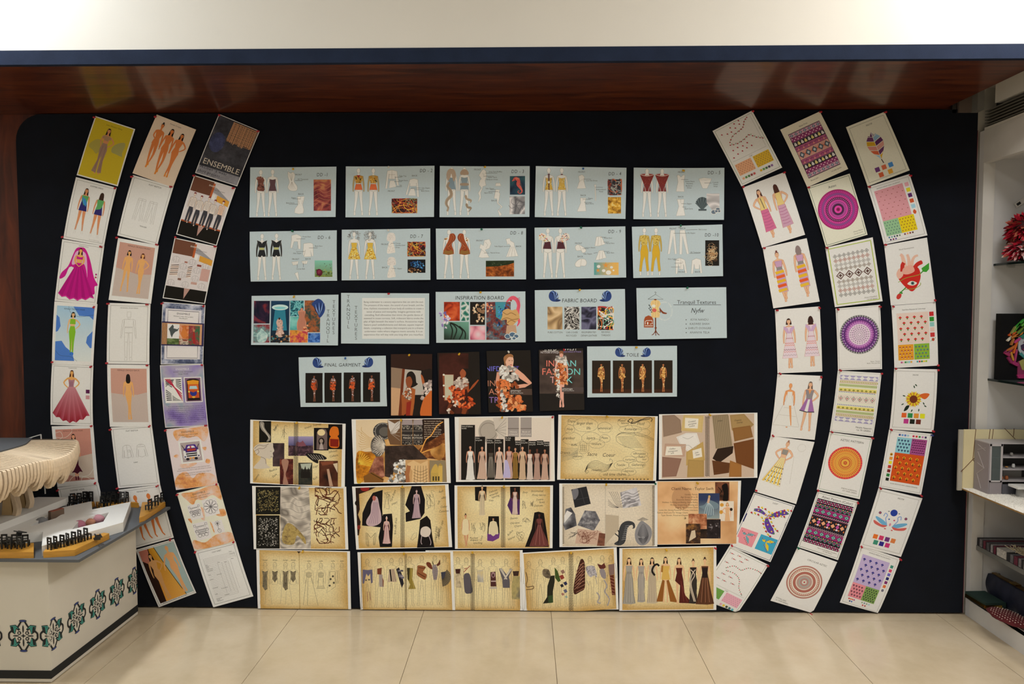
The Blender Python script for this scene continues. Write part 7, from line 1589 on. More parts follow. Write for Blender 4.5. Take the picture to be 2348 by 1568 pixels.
frame_line(c,4,.6,'6A7A5E');c.part('dot_motif')
for P in([(20,50),(34,38),(52,40),(64,28),(84,24),(96,26)],[(24,56),(44,54),(60,62),(70,80),(84,92)]):
    for i,p in enumerate(catmull(P,False,4)):c.ell(p[0],p[1],1.3,1.3,'B02A34' if i%2 else '4A6A4A',6)
for x,y in((12,14),(30,12),(48,12),(22,24),(40,22),(12,38),(20,66),(38,66),(14,80),(30,80),(50,78)):c.strokes([[(x,y),(x+5,y)]],1.6,'B02A34');c.strokes([[(x-2,y-2),(x-2,y+2)],[(x+5,y),(x+8,y)]],.8,'4A4A4A')
c.part('dimension_line');c.strokes([[(8,96),(92,96)]],.4,'8A8680');c.text('7.50"',50,101,4,'6A6660')
repeat(c,8,102,46,126,'62A04E',7,5,.9,'C05A3A','B03A3A');repeat(c,52,102,92,126,'DDA4B8',7,5,.9,'8A8A7A','7A4A5A')
row_sw(c,10,131,5,['B02A34','C8502E','62A04E','D8702E'],6.6);row_sw(c,53,131,5,['DDA4B8','E0BE3A','3E4A2A','3A6A74','5EB0BE'],7.4)

# --- column E: geometric patterns and mandalas
c=rs('E1','pattern_sheet','pink and purple geometric stripe pattern sheet, top of the fifth column','the pink stripe pattern sheet',[(585,168),(900,22),(1126,481),(800,628)],R1,0,paper='E2D6C6')
title(c,'Aztec Print',52,13,4.6);c.part('pattern_panel');c.rect(11,18,89,128,'3A2A40');H=[('C8A0B4',9),('8E3A6E',10),('2A2632',11),('A85A80',11),('D0A098',20),('A85A80',11),('2A2632',11),('8E3A6E',10),('C8A0B4',9)]
y=19.5
for i,(cl,h)in enumerate(H):
    c.rect(12,y,88,y+h,cl);m=y+h/2
    if i in(0,8):dia(c,[(17+11*k,m)for k in range(7)],4.2,3.8,'4A5A74');dia(c,[(17+11*k,m)for k in range(7)],2,1.8,'C8D4DC')
    elif i in(1,7):dia(c,[(14+4.5*k,m+(2 if k%2 else-2))for k in range(17)],2,2,'D8B4C4');zig(c,12,88,y+.8,16,.6,.6,'4A1A3A')
    elif i in(2,6):
        for k in range(9):c.blobp([(13.5+8.4*k,m+3.4),(15+8.4*k,m-3),(18+8.4*k,m-3.4),(20+8.4*k,m+3.4)],'E0CE86' if k%2 else 'D8D4D4',n=2)
        c.strokes([[(13+3*k,y+.8),(14+3*k,y+.8)]for k in range(25)],.8,'D8D4D4')
    elif i in(3,5):zig(c,12,88,m,6,2.4,1.6,'7A3460');dia(c,[(18+12.6*k,m+2)for k in range(6)],3,2.6,'D08A86')
    else:dia(c,[(20+15.4*k,m)for k in range(5)],6.6,8,'4A5260');dia(c,[(20+15.4*k,m)for k in range(5)],3.4,4.2,'B8C0C8');c.strokes([[(12.4+15.4*k-4,m-6),(12.4+15.4*k+4,m+6)]for k in range(1,5)]+[[(12.4+15.4*k-4,m+6),(12.4+15.4*k+4,m-6)]for k in range(1,5)],1,'C8603A')
    y+=h+.6
c.part('printed_credit');c.text('Bhumi Jain',13,136,4.4,'6A6258','l');c.text('1st year green',88,136,4.4,'6A6258','r')
c=rs('E2','pattern_sheet','cream sheet with a magenta and purple circular mandala titled Aztec','the magenta mandala sheet',[(800,628),(1139,517),(1281,1005),(948,1105)],R1,1,paper='E8E2CC')
frame_line(c,3.5,.9,'3A5A42');title(c,'Aztec',54,18,8,'2A3A34');mandala(c,51,70,46,'A02A6A',[(.84,.93,'C03A94'),(.72,.82,'8A4A8C'),(.63,.7,'D84AA8'),(.5,.6,'4A3050'),(.4,.48,'C84AA4'),(.3,.38,'8A4A90'),(.2,.28,'3E2A48'),(.1,.18,'D84AA8'),(.66,48,.03,.022,'5A1E50'),(.89,60,.03,.018,'6A1A50'),(.55,40,.03,.026,'E070B8'),(.35,28,.03,.025,'E060B0'),(0,.06,'7A1A4A')])
c.part('printed_credit');c.text('Dhwani Bajani',92,131,3.8,'6A665A','r');c.text('1st year green',92,136,3.8,'6A665A','r')
c=rs('E3','pattern_sheet','lime-bordered sheet with a grey and brown diamond lace pattern','the lime bordered pattern sheet',[(108,1108),(487,1025),(565,1535),(185,1583)],R2,2,paper='E9E8DE')
frame_line(c,5.5,1.8,'A4B83E');c.part('diamond_pattern');y=21
for cl,n,r in(('6A6A68',8,5),('9A5A4A',8,5),('8E8A86',8,5),('6E5A48',8,4.6),('5A3A34',4,9.6),('6E5A48',8,4.6),('8E8A86',8,5),('9A5A4A',8,5),('6A6A68',8,5)):
    P=[(12+76*(k+.5)/n,y+r)for k in range(n)];dia(c,P,36/n,r,cl);dia(c,P,26/n,r*.7,'E4E2DA');dia(c,P,14/n,r*.38,cl)
    if n==4:dia(c,[(p[0]+dx,p[1]+dy)for p in P for dx,dy in((-4,0),(4,0),(0,-4),(0,4),(0,0))],1.2,1.2,'3A3230')
    y+=2*r+.6
c.part('printed_credit');c.text('Prisca Chaudhari',90,133,3.8,'6A665A','r');c.text('1st year green',90,137.5,3.8,'6A665A','r')
c=rs('E4','pattern_sheet','white sheet with a large purple and white circular mandala','the purple mandala sheet',[(52,95),(407,65),(422,578),(70,588)],R4,3)
frame_line(c,3,.5,'8A8A86');mandala(c,51,64,45,'A8A8A8',[(.94,48,.05,.05,'4A4A4E'),(0,.9,'6A3A80'),(.83,36,.06,.03,'C8B0D4'),(.76,36,.06,.05,'3E1E5A'),(0,.68,'A05AA4'),(.68,36,.08,.05,'A05AA4'),(.6,36,.07,.045,'C08AC8'),(0,.54,'DCC8DC'),(.46,24,.04,.035,'6A4A6E'),(.46,24,.02,.018,'E8DCE8'),(.36,20,.04,.03,'7A5A80'),(.27,18,.04,.03,'8A7A8E'),(.18,14,.04,.026,'9A8A9A'),(.08,.1,'8A8088')])
c.part('printed_credit');c.text('Name : Tisa Jain',96,128,3.4,'6A665A','r');c.text('Batch : First year blue',96,132,3.4,'6A665A','r')
c=rs('E5','pattern_sheet','cream sheet with lilac, yellow and green horizontal band pattern','the lilac and yellow band sheet',[(70,590),(420,610),(352,1115),(5,1075)],R4,4)
frame_line(c,3,.4,'8AA08A');c.part('band_pattern');c.rect(7,10,93,118,'EAE0CC')
for y,kind in((15,'n'),(25,'r'),(33,'g'),(43,'t'),(49,'s'),(64,'d'),(79,'s'),(85,'t'),(95,'g'),(103,'r'),(113,'n')):
    if kind=='n':c.rect(7,y-5,93,y+5,'9A94BC');dia(c,[(14.2+14.3*k,y)for k in range(6)],6.6,5,'EAE4DA');dia(c,[(7+14.3*k,y)for k in range(7)],3,2.6,'C8C4D4')
    elif kind=='r':c.rect(7,y-3,93,y-2.2,'A85A48');dia(c,[(9+4*k,y)for k in range(22)],1.7,1.7,'A89A3E');c.rect(7,y+2.2,93,y+3,'A85A48')
    elif kind=='g':c.rect(7,y-3,93,y+3,'B8C088');zig(c,7,93,y,22,2,.8,'6A8A7A')
    elif kind=='t':c.rect(7,y-3.4,93,y+3.4,'E4D07A');dia(c,[(12+9.6*k,y+1)for k in range(9)],3.6,2.4,'8A8A3A');c.rect(7,y+3.4,93,y+4.2,'A85A48')
    elif kind=='s':c.strokes([[(8+4*k,y),(10+4*k,y)]for k in range(21)],2,'6A6AA8')
    else:c.rect(7,y-8,93,y+8,'DCD2CA');dia(c,[(14+14.4*k,y)for k in range(6)],5,6,'7A8A7A');dia(c,[(14+14.4*k,y)for k in range(6)],3.4,4.2,'DCD2CA');dia(c,[(14+14.4*k,y)for k in range(6)],1.8,2.2,'A84A5A');zig(c,7,93,y,6,4,.7,'C08A8A')
c.part('printed_credit');c.text('Natalia Nazareth',94,130,5.4,'3A3A36','r');c.text('1st YR GREEN',92,136,5.4,'3A3A36','r')
c=rs('E6','pattern_sheet','cream sheet with an orange and red circular mandala','the orange mandala sheet',[(5,1080),(350,1128),(245,1616),(-98,1540)],R4,5)
frame_line(c,4,.7,'7A9A7A');title(c,'AZTEC PATTERN',55,17,7,'4A4A44');mandala(c,50,68,39,'D8583E',[(.95,40,.05,.045,'C02E5A'),(0,.88,'E8A04A'),(.8,48,.07,.026,'B8382E'),(.7,.73,'D86A2E'),(.6,40,.05,.035,'C84A2E'),(.6,40,.025,.018,'F0C85A'),(.47,30,.05,.04,'F0B84A'),(.47,30,.03,.02,'C04A2E'),(.36,.39,'C0502E'),(.28,24,.06,.028,'B8322E'),(.18,16,.04,.03,'F0C050'),(.08,10,.05,.025,'B8322E')])
c.part('printed_credit');c.text('PARTH AGRAWAL',90,130,4.4,'6A665A','r');c.text('1ST YEAR GREEN',90,135,4.4,'6A665A','r')
c=rs('E7','pattern_sheet','sheet titled Aztec Pattern (Color) with a dark magenta and teal woven pattern','the dark woven pattern sheet',[(462,468),(812,555),(637,1058),(290,945)],R6,6)
frame_line(c,3.5,.7,'3A5A3A');title(c,'Aztec Pattern (Color)',52,13,8.4,'3A3A36');c.part('woven_pattern');c.rect(6,16,94,127,'24202A');y=17
for h,kind in((10,'p'),(10,'d'),(13,'t'),(6,'w'),(24,'f'),(6,'w'),(13,'t'),(10,'d'),(10,'p')):
    m=y+h/2
    if kind=='p':dia(c,[(9+4.4*k,m-2.2+4.4*(k%2))for k in range(20)],2.2,2.2,'B84A7A');dia(c,[(9+4.4*k,m+2.2-4.4*(k%2))for k in range(20)],1.8,1.8,'D8B8C8')
    elif kind=='d':P=[(12+11*k,m)for k in range(8)];dia(c,P,5,4.8,'8AB0A8');dia(c,P,3.8,3.6,'24202A');dia(c,P,2.2,2.2,'B02E74');dia(c,[(6.5+11*k,y+1.5)for k in range(9)],2.4,1.5,'D89A7A')
    elif kind=='t':c.rect(6,y,94,y+h,'9A2A6E');P=[(14+14.4*k,m)for k in range(6)];dia(c,P,6.6,5.8,'2E3A40');dia(c,P,5.2,4.6,'7AB4AC');dia(c,P,1.6,1.5,'24202A');c.rect(6,y-.6,94,y,'8A8A90')
    elif kind=='w':zig(c,6,94,m,18,1.8,1.1,'D0C0CC');zig(c,6,94,m+2,18,1.2,.8,'B84A7A')
    else:P=[(15+23*k,m)for k in range(4)];dia(c,P,5.4,5.4,'E0A07A');c.add(*_quads([(p[0]+a*6,p[1]+b*7)for p in P for a in(-1,1)for b in(-1,1)],2,3),'C0703E');dia(c,[(26.5+23*k,m)for k in range(3)],4.4,6,'B84A94');dia(c,[(26.5+23*k,m+s_*7)for k in range(3)for s_ in(-1,1)],4,2.4,'D8D0D8')
    y+=h+1
c.part('printed_credit');c.text('Name: Krunal Rajesh Chaudhary',92,133,3.6,'6A665A','r');c.text('1st Year Green',70,137,3.6,'6A665A','c')
c=rs('E8','pattern_sheet','white sheet titled CIRCULAR AZTEC with a dusty rose mandala, foot of the fifth column','the dusty rose mandala sheet',[(288,955),(632,1075),(400,1545),(60,1405)],R6,7,paper='E6E4E0')
title(c,'CIRCULAR AZTEC',58,20,6,'6A6A66');mandala(c,50,72,41,'A8746A',[(.86,.92,'E0D6CC'),(0,.82,'B88A7C'),(.76,44,.04,.035,'E0D4CA'),(.64,.7,'E4DCD2'),(.5,.62,'A05A50'),(.56,40,.03,.025,'C08A7E'),(.44,.48,'E0D8CE'),(0,.42,'B4ACA4'),(.36,30,.04,.025,'A84A4A'),(.24,.3,'9A9A96'),(.2,18,.05,.03,'A84A4A'),(0,.1,'E0D8D0'),(.04,8,.04,.02,'A84A4A')])
c.part('printed_credit');c.text('KOMAL JAIN',8,133,4.4,'7A7A76','l');c.text('1st YEAR GREEN',8,138,4.4,'7A7A76','l')

# --- column F: motifs and colourways
c=rs('F1','motif_sheet','motif sheet with a multicoloured segmented leaf and five swatches, top of the rightmost column','the segmented leaf sheet',[(273,148),(580,25),(780,492),(445,620)],R2,0,paper='E4DACC')
frame_line(c,6,.6,'6A665E');title(c,'MOTIF',54,16,5.4,'3A3630');c.part('leaf_motif');LC=['6A3A6A','C86A48','D0A428','8AB0CC','CE8A80','5E2E62','C8603E','D09890','9AC0D8']
for s_ in(-1,1):
    for k in range(5):
        y0,y1=40+11*k,40+11*(k+1);w=lambda y:20*math.sin(math.pi*min(1,max(0,(y-34)/66))**.8)*(1 if y<96 else .6);c.poly([(50,y0+5),(50+s_*w(y0),y0-2),(50+s_*w(y1),y1-3),(50,y1+4)],LC[(k*2+(s_+1)//2*3)%9])
c.poly([(50,32),(44,41),(50,46)],'5E2E62');c.poly([(50,32),(56,41),(50,46)],'A8A0B4');c.strokes([[(50,34),(50,100)]]+[[(50,44+11*k),(50+s_*18,38+11*k)]for k in range(5)for s_ in(-1,1)],1,'E4DACC');c.line([(50,98),(52,108)],2,'3A2A2A')
c.swatches([(28,112,10.5,'6A3A7A'),(44,112,10.5,'CC6A4A'),(60,112,10.5,'4A8AD0'),(32,126,10.5,'CC6240'),(54,126,10.5,'E0A23A')])
c=rs('F2','motif_sheet','sheet of dusty pink repeat with green and yellow colourways, second of the rightmost column','the dusty pink repeat sheet',[(445,625),(780,520),(922,1010),(575,1085)],R2,1)
frame_line(c,5,.5,'6A665E');title(c,'SEAMLESS REPEAT AND COLORWAY',46,12,3.4);repeat(c,11,15,78,90,'D0949E',5,7,1.6,'9A4A4A','D8B0A0');repeat(c,11,90,46,127,'8EB890',5,5,1.5,'4A6A6A','3A5A5A');repeat(c,46,90,82,127,'E8C41E',5,5,1.5,'7A3A2E','9A4A3A')
row_sw(c,82,16,9,['DDA4B0','EAD02E','5A2A6A','C8562E','9AC8DC'],0,13);c.part('leaf_motif');c.blobp([(86,80),(90,86),(86,91),(82,86)],'C8562E');row_sw(c,14,129,3.6,['4A7AA0','6AA0A0','3A5A6A','2E4A3E','6A8A6A'],6);row_sw(c,50,129,3.6,['6A2A3A','D8923E','7A2A2A','5A3A3A'],6);row_sw(c,16,135,3.6,['4A2A5A','7A2A5A','6A5AA0'],6)
c=rs('F3','motif_sheet','white sheet with a red anatomical heart pierced by a green arrow','the anatomical heart sheet',[(578,1090),(920,1027),(987,1544),(631,1568)],R2,2)
title(c,'Motif Development',50,18,4.4,'7A7670');c.part('arrow_motif');c.line([(18,122),(90,66)],2.4,'3E8A34');c.poly([(80,74),(78,66),(86,62),(97,56),(95,70),(88,76)],'3E9A34');c.blobp([(14,128),(18,120),(26,120),(24,128),(18,132)],'C03A34');c.ell(26,117,4,2.4,'3E8A34',8,.6)
c.part('heart_motif');c.blobp([(26,66),(40,60),(60,58),(72,66),(74,84),(66,102),(52,116),(40,108),(28,92),(22,78)],'C02A24');c.blobp([(20,72),(28,60),(36,66),(34,78),(24,84)],'E8B0A0')
for P,w in(([(42,64),(40,46),(38,32),(34,28)],8),([(50,64),(52,44),(50,30)],7),([(56,62),(60,46),(66,38),(74,36)],6)):q=catmull(P,False,4);c.limb(q,[w*(1.3-.6*i/len(q))for i in range(len(q))],'E8B4A2')
c.limb(catmull([(34,68),(36,54),(40,48)],False),[9]*11,'BE3028');c.limb(catmull([(60,66),(70,56),(82,52)],False),[9]*10+[5],'BE3028');c.blobp([(38,60),(56,56),(62,70),(46,76),(34,72)],'E4A494');c.strokes([catmull([(22,92),(40,84),(70,80),(74,76)],False),catmull([(34,110),(56,110),(70,104),(72,98)],False)],1.4,'8A9A3E')
c.blobp([(42,98),(52,92),(64,98),(54,103)],'E8DCD2');c.ell(54,97.5,4,4,'5A7A7A',12);c.ell(54,97.5,1.8,1.8,'1A1A1A',8)
c=rs('F4','motif_sheet','sheet of small red heart repeats on pink with orange and green colourways','the small hearts repeat sheet',[(497,72),(850,48),(870,550),(520,570)],R4,3)
title(c,'Seamless Repeats & Colorways',50,13,4.2);repeat(c,10,19,82,91,'EAC8C0',4,5,4,'C0302C','3E8A34');repeat(c,10,92,45,128,'E0982A',4,4,2.6,'A84A3A','E8C8A0');repeat(c,46,92,81,128,'86B03A',4,4,2.6,'3A7A8A','B04A3A')
row_sw(c,84,20,10,['C02E30','2E8A2E','8AC0BE','EAC0B8','C03A3A'],0,12);c.part('heart_motif');c.ell(90,84,3.4,3.8,'B83A34',9);c.line([(84,88),(96,80)],.8,'3E8A34');row_sw(c,15,131,4,['B84A8A','EAC0C0','3E8A4A','9ACAA8','8AC0CE','E0A23A'],4.4);row_sw(c,51,131,4,['4AA0A8','C02E30','3E8A3A','E8C020','9AC030'],5)
c=rs('F5','motif_sheet','motif sheet with a yellow sunflower and seven swatches','the sunflower sheet',[(520,573),(867,580),(832,1080),(482,1058)],R4,4)
frame_line(c,6,.6,'8A867E');title(c,'MOTIF',50,16,4.4,'4A4640');c.part('leaf_motif');c.blobp([(60,62),(72,56),(84,58),(74,70)],'D0642E');c.blobp([(40,86),(36,96),(28,100),(32,88)],'1E2A1E')
for x,y,r_ in((48,42,1.2),(52,38,.8),(26,64,.3),(24,84,2.6),(72,80,1),(76,86,.6),(62,96,1.6),(46,98,2)):c.ell(x,y,3.4,1.4,'2E4A34',8,r_)
c.part('sunflower_motif')
for k in range(24):a=k*2*math.pi/24;c.poly([(48+8*math.cos(a-.12),71+8*math.sin(a-.12)),(48+15*math.cos(a-.13),71+15*math.sin(a-.13)),(48+(20 if k%2 else 18)*math.cos(a),71+(20 if k%2 else 18)*math.sin(a)),(48+15*math.cos(a+.13),71+15*math.sin(a+.13)),(48+8*math.cos(a+.12),71+8*math.sin(a+.12))],'EAC62A' if k%2 else 'C8862A')
c.ell(48,71,9,9,'6E3420',20)
c.swatches([(24,104,11,'D8622E'),(38,104,11,'2E8A4E'),(52,104,11,'D8923A'),(66,104,11,'F0E02A'),(30,118,11,'B83A8A'),(44,118,11,'20241E'),(58,118,11,'6A2E24')])
c=rs('F6','motif_sheet','orange sunflower repeat sheet hung upside down with pale blue and plum colourways','the orange sunflower repeat sheet',[(480,1060),(825,1095),(735,1582),(397,1521)],R4,5)
frame_line(c,4,.5,'8A867E');repeat(c,22,16,56,54,'8AC0CE',4,4,2.8,'26385E','2E5A6A');repeat(c,56,16,91,54,'9A4A84',6,6,2.4,'5A1E4A','B86AA0');repeat(c,22,54,91,124,'C8501E',4,5,4.2,'E0B02E','3A2A1A')
for p in lattice(26,58,87,120,4,5):c.ell(p[0],p[1],1.6,1.6,'7A2E1A',7)
row_sw(c,24,8,4.6,['3A4A84','6A9AD0','5A7AC0','9AC0CE'],6.4);row_sw(c,56,8,4.6,['C02E4E','C8403A','3E8A4A','B87AB0','3A2A5A'],7);row_sw(c,12,66,7.4,['D8923E','EAD62E','B83A34','7A2E2E','2E7A3E','22241E'],0,10.4);c.part('sunflower_motif');c.ell(15,60,3.6,3.8,'D0A030',10);c.ell(15,60,1.7,1.7,'4A2A1A',7);c.part('printed_credit');c.text('SEAMLESS REPEAT AND COLOUR WAYS',56,129,3.6,'4A463E',rot=math.pi)
c=rs('F7','motif_sheet','motif sheet with a folk flower of two blue leaves around a navy ball','the folk flower sheet',[(425,440),(800,530),(615,1030),(262,938)],R7,6)
frame_line(c,6,.6,'8A867E');title(c,'MOTIF',55,15,5,'4A463E');c.part('folk_motif');c.ell(50,49,8,8,'28409A',22)
for s_ in(-1,1):
    P=lambda x,y:(50+s_*x,y)
    c.blobp([P(6,80),P(16,72),P(34,66),P(36,70),P(22,80),P(8,84)],'6AA8D0');c.blobp([P(6,82),P(20,82),P(38,76),P(34,84),P(14,88)],'C8605A');c.strokes([catmull([P(8,78),P(14,66),P(12,58),P(18,54),P(20,62)],False)],1.8,'7A9AD0');c.ell(*P(30,56),3.4,3.4,'6A4A6E',8);c.ell(*P(30,56),1.4,1.4,'C85A5A',6);c.ell(*P(12,48),2,1,'26304A',6);c.ell(*P(8,90),2.4,1.4,'C04A4A',7);c.ell(*P(6,66),2,2,'C04A6A' if s_>0 else '4A6AB0',7)
c.ell(50,78,2.4,4,'D08AA0',8);c.swatches([(22,108,10.5,'D8702E'),(36,108,10.5,'C83A6A'),(50,108,10.5,'6A3478'),(64,108,10.5,'D07A44'),(27,121.5,10.5,'3E8A74'),(41,121.5,10.5,'2E2A86'),(55,121.5,10.5,'C03474')])
c=rs('F8','motif_sheet','lavender floral repeat sheet with pink and olive colourways, foot of the rightmost column','the lavender repeat sheet',[(270,930),(612,1045),(417,1523),(93,1420)],R7,7)
frame_line(c,5,.5,'8A867E');title(c,'SEAMLESS REPEAT & COLORWAY',52,11,3.6);repeat(c,12,18,80,88,'B8A8D0',4,5,4,'3E3A8A','6A6A8A');repeat(c,12,88,46,124,'D88A96',4,4,2.8,'6A3A4A','8A4A5A');repeat(c,46,88,80,124,'7A9A54',5,6,2.2,'2E3A34','4A5A3A')
row_sw(c,84,22,7,['3E8A7A','D04A6E','6A62C0','26286A','7A2A6A','D8703E'],0,10);c.part('flower_motif');c.ell(87,86,3.2,3.6,'6A6A7A',9);row_sw(c,16,127,3.4,['C03A3A','D8703A','D0603A','A83A8A'],4.4);row_sw(c,20,132.5,3.4,['22306A','3A6AB8'],5);row_sw(c,50,127,3.4,['8AA88A','6A8A9A','8A9A8A','9AC0CE'],6);row_sw(c,54,133,3.4,['B83A3A','A8343A'],6)

for s_ in list(SHEETS.values()):s_.build()

# ------------------------------------------------------------------ push pins
PINM={k:plain(k+'_pin_plastic',h,.3,var=.03)for k,h in dict(red='B5182A',yellow='D8A818',green='0E6A4E',blue='2A62A8',white='D8D8D4',navy='20307A').items()}
M_steel=plain('pin_steel','A8A8A8',.3,1.0)
pin_me={}
def pin_meshes():
    Mx=Matrix.Rotation(math.pi/2,4,'X')            # local z points out of the board (-y)
    h=lathe(B(),[(0,.0),(.0042,0),(.0044,.0012),(.0026,.0022),(.0024,.0075),(.0046,.0095),(.0050,.0112),(.0042,.0126),(0,.0130)],Mx,10)
    n=tube(B(),[(0,.0105,0),(0,-.001,0)],.0006,6)
    for b in(h,n):bmesh.ops.recalc_face_normals(b,faces=b.faces)
    a,c_=bpy.data.meshes.new('pin_head'),bpy.data.meshes.new('pin_needle')
    h.to_mesh(a);n.to_mesh(c_);h.free();n.free()
    for p in a.polygons:p.use_smooth=True
    c_.materials.append(M_steel)
    for k,m in PINM.items():
        d=a.copy();d.materials.append(m);pin_me[k]=(d,c_)
pin_meshes()
rp=random.Random(5)
def pin(col,px,py,where,key):
    s=SHEETS[key];X,Z=wall(px,py)
    u,v=s.inv(px,py)
    o=bpy.data.objects.new('push_pin',pin_me[col][0]);COL.objects.link(o)
    o.location=(X,-(s.off+s.bulge(u,v)+.0022),Z);o.rotation_euler=(rp.uniform(-.1,.45),0,rp.uniform(-.35,.35))
    n=bpy.data.objects.new('needle',pin_me[col][1]);COL.objects.link(n);n.parent=o
    tag(o,'%s push pin at the %s of %s'%(col,where,s.short),'push pin',col+' push pins')
TLc,TRc,BLc,BRc,TM='upper left corner','upper right corner','lower left corner','lower right corner','top middle'
def pins(fr,L):
    for col,x,y,w,k in L:pin(col,fr[0]+x/fr[2],fr[1]+y/fr[2],w,k)
pins(F1,[('red',418,70,TLc,'A1'),('red',580,632,TRc,'A2'),('red',163,1021,BLc,'A2'),('red',471,1103,TRc,'A3'),('red',904,64,TLc,'B1'),('red',720,540,TLc,'B2'),('red',1030,623,TRc,'B2'),('red',597,1027,TLc,'B3'),('red',917,1086,TRc,'B3')])
pins(F2,[('red',575,56,TLc,'C1'),('red',888,180,TRc,'C1'),('red',378,532,TLc,'C2'),('red',691,633,TRc,'C2'),('red',226,1028,TLc,'C3'),('red',545,1100,TRc,'C3')])
pins(F3,[('red',411,80,TRc,'A4'),('red',80,521,BLc,'A4'),('red',388,557,TRc,'A5'),('red',389,1031,TRc,'A6'),('red',420,1483,BRc,'A6'),('red',124,1540,TLc,'A7'),('red',529,56,TLc,'B4'),('red',840,64,TRc,'B4'),('red',517,529,BLc,'B4'),('red',836,549,TRc,'B5'),('red',545,1059,TLc,'B6'),('red',855,1029,TRc,'B6'),('red',600,1527,BLc,'B6'),('red',919,1506,TRc,'B7')])
pins(F4,[('red',124,50,TLc,'C4'),('red',448,73,TRc,'C4'),('red',436,546,TRc,'C5'),('red',146,1065,TLc,'C6'),('red',471,1028,TRc,'C6'),('red',549,1495,TRc,'C7')])
pins(F5,[('red',160,225,TLc,'B7'),('red',699,712,TRc,'B8'),('red',780,243,TLc,'C7'),('red',965,847,TLc,'C8'),('red',1369,744,TRc,'C8')])
pins(CA,[('yellow',592,92,TM,'DD1'),('white',1728,78,TM,'DD2'),('green',588,838,TM,'DD6'),('white',1724,822,TM,'DD7')])
pins(CB,[('yellow',633,72,TM,'DD3'),('blue',1812,90,TM,'DD4'),('green',602,815,TM,'DD8'),('green',1788,796,TM,'DD9')])
pins(CC,[('yellow',1798,112,TM,'DD5'),('green',1778,772,TM,'DD10')])
pins(DA,[('yellow',604,152,TM,'R1'),('red',1738,120,TM,'R2'),('blue',1214,888,TM,'FG'),('yellow',1980,850,TM,'P1')])
pins(DB,[('yellow',580,108,TM,'R3'),('yellow',1768,79,TM,'R4'),('yellow',335,836,TM,'P2'),('white',915,810,TM,'P3'),('red',1578,786,TM,'P4')])
pins(DC,[('green',1852,53,TM,'R5'),('yellow',1240,762,TM,'TO')])
pins(EA,[('yellow',598,138,TM,'S1'),('yellow',1760,104,TM,'S2'),('yellow',627,862,TM,'S6'),('yellow',1776,852,TM,'S7')])
pins(EB,[('yellow',596,78,TM,'S3'),('red',1162,74,TRc,'S3'),('yellow',1764,68,TM,'S4'),('yellow',614,850,TM,'S8'),('yellow',1760,826,TM,'S9'),('green',2310,820,TRc,'S9')])
pins(EC,[('yellow',1740,46,TM,'S5'),('yellow',1600,812,TM,'S10')])
pins(GA,[('yellow',614,108,TM,'S11'),('yellow',1745,130,TM,'S12')]);pins(GB,[('yellow',1337,118,TM,'S13')]);pins(GC,[('yellow',582,124,TM,'S14'),('yellow',1645,86,TM,'S15'),('red',2190,72,TRc,'S15')])
pins(R1,[('red',362,22,TRc,'D1'),('red',286,628,TLc,'D2'),('red',612,511,TRc,'D2'),('red',452,1111,TLc,'D3'),('red',899,27,TRc,'E1'),('red',806,629,TLc,'E2')])
pins(R2,[('red',115,1108,TLc,'E3'),('red',578,31,TRc,'F1'),('red',453,622,TLc,'F2'),('red',778,531,TRc,'F2'),('red',583,1084,TLc,'F3')])
pins(R3,[('red',276,110,TLc,'D4'),('red',615,86,TRc,'D4'),('red',301,611,TLc,'D5'),('red',632,638,TRc,'D5'),('red',246,1106,TLc,'D6')])
pins(R4,[('red',67,99,TLc,'E4'),('red',398,78,TRc,'E4'),('red',84,585,TLc,'E5'),('red',417,615,TRc,'E5'),('red',17,1077,TLc,'E6'),('red',341,1128,TRc,'E6'),('red',840,27,BRc,'F3'),('red',508,78,TLc,'F4'),('red',865,548,BRc,'F4'),('red',529,573,TLc,'F5'),('red',868,586,TRc,'F5'),('red',492,1059,TLc,'F6'),('red',824,1070,BRc,'F5'),('navy',814,1105,TRc,'F6')])
pins(R5,[('red',420,462,TLc,'D7'),('red',213,930,TLc,'D8'),('red',516,1103,TRc,'D8')])
pins(R6,[('red',466,460,TLc,'E7'),('red',805,563,TRc,'E7'),('green',295,950,TLc,'E8'),('red',400,1514,BRc,'E8')])
pins(R7,[('red',436,438,TLc,'F7'),('red',780,500,BRc,'F6'),('red',277,940,TLc,'F8'),('red',606,1046,TRc,'F8')])

# ------------------------------------------------------------------ model table on the left
YF=at(118,1566,Z=0).y;XP=at(118,1566,Z=0).x;ZT=at(107.6,1281,Y=YF).z
M_cloth=plain('white_stretched_cloth','D2CCC0',.9,var=.04,scale=3,bump=.25,bscale=14)
M_black=plain('black_print','17191A',.8);M_teal=plain('teal_print','3E8C82',.8);M_blue=plain('blue_print','3A4A8C',.8)
pl=empty('display_plinth',(XP,YF,0));tag(pl,'cloth covered white plinth printed with a band of teal and black knot motifs','plinth')
PW,PD=1.25,-YF-.075                    # width to the left, depth towards the board
obj('cloth_cover',box(B(),-PW,0,0,PD,.004,ZT),M_cloth,pl,bevel=.004)
obj('black_stripe',box(B(),-PW,.0016,-.0016,PD,.018,.05),M_black,pl)
def face(side):return(lambda s_,t,o:Vector((-s_,-o,t)))if side==0 else(lambda s_,t,o:Vector((o,min(s_,PD-.001),t)))
def fan(bm,G,pts,o,cx,cz,k,th):
    lo=[bm.verts.new(G(cx+p[0]*k,cz-p[1]*k,o))for p in pts]
    for t in geometry.tessellate_polygon([[Vector((p[0],p[1],0))for p in pts]]):bm.faces.new([lo[i]for i in t])
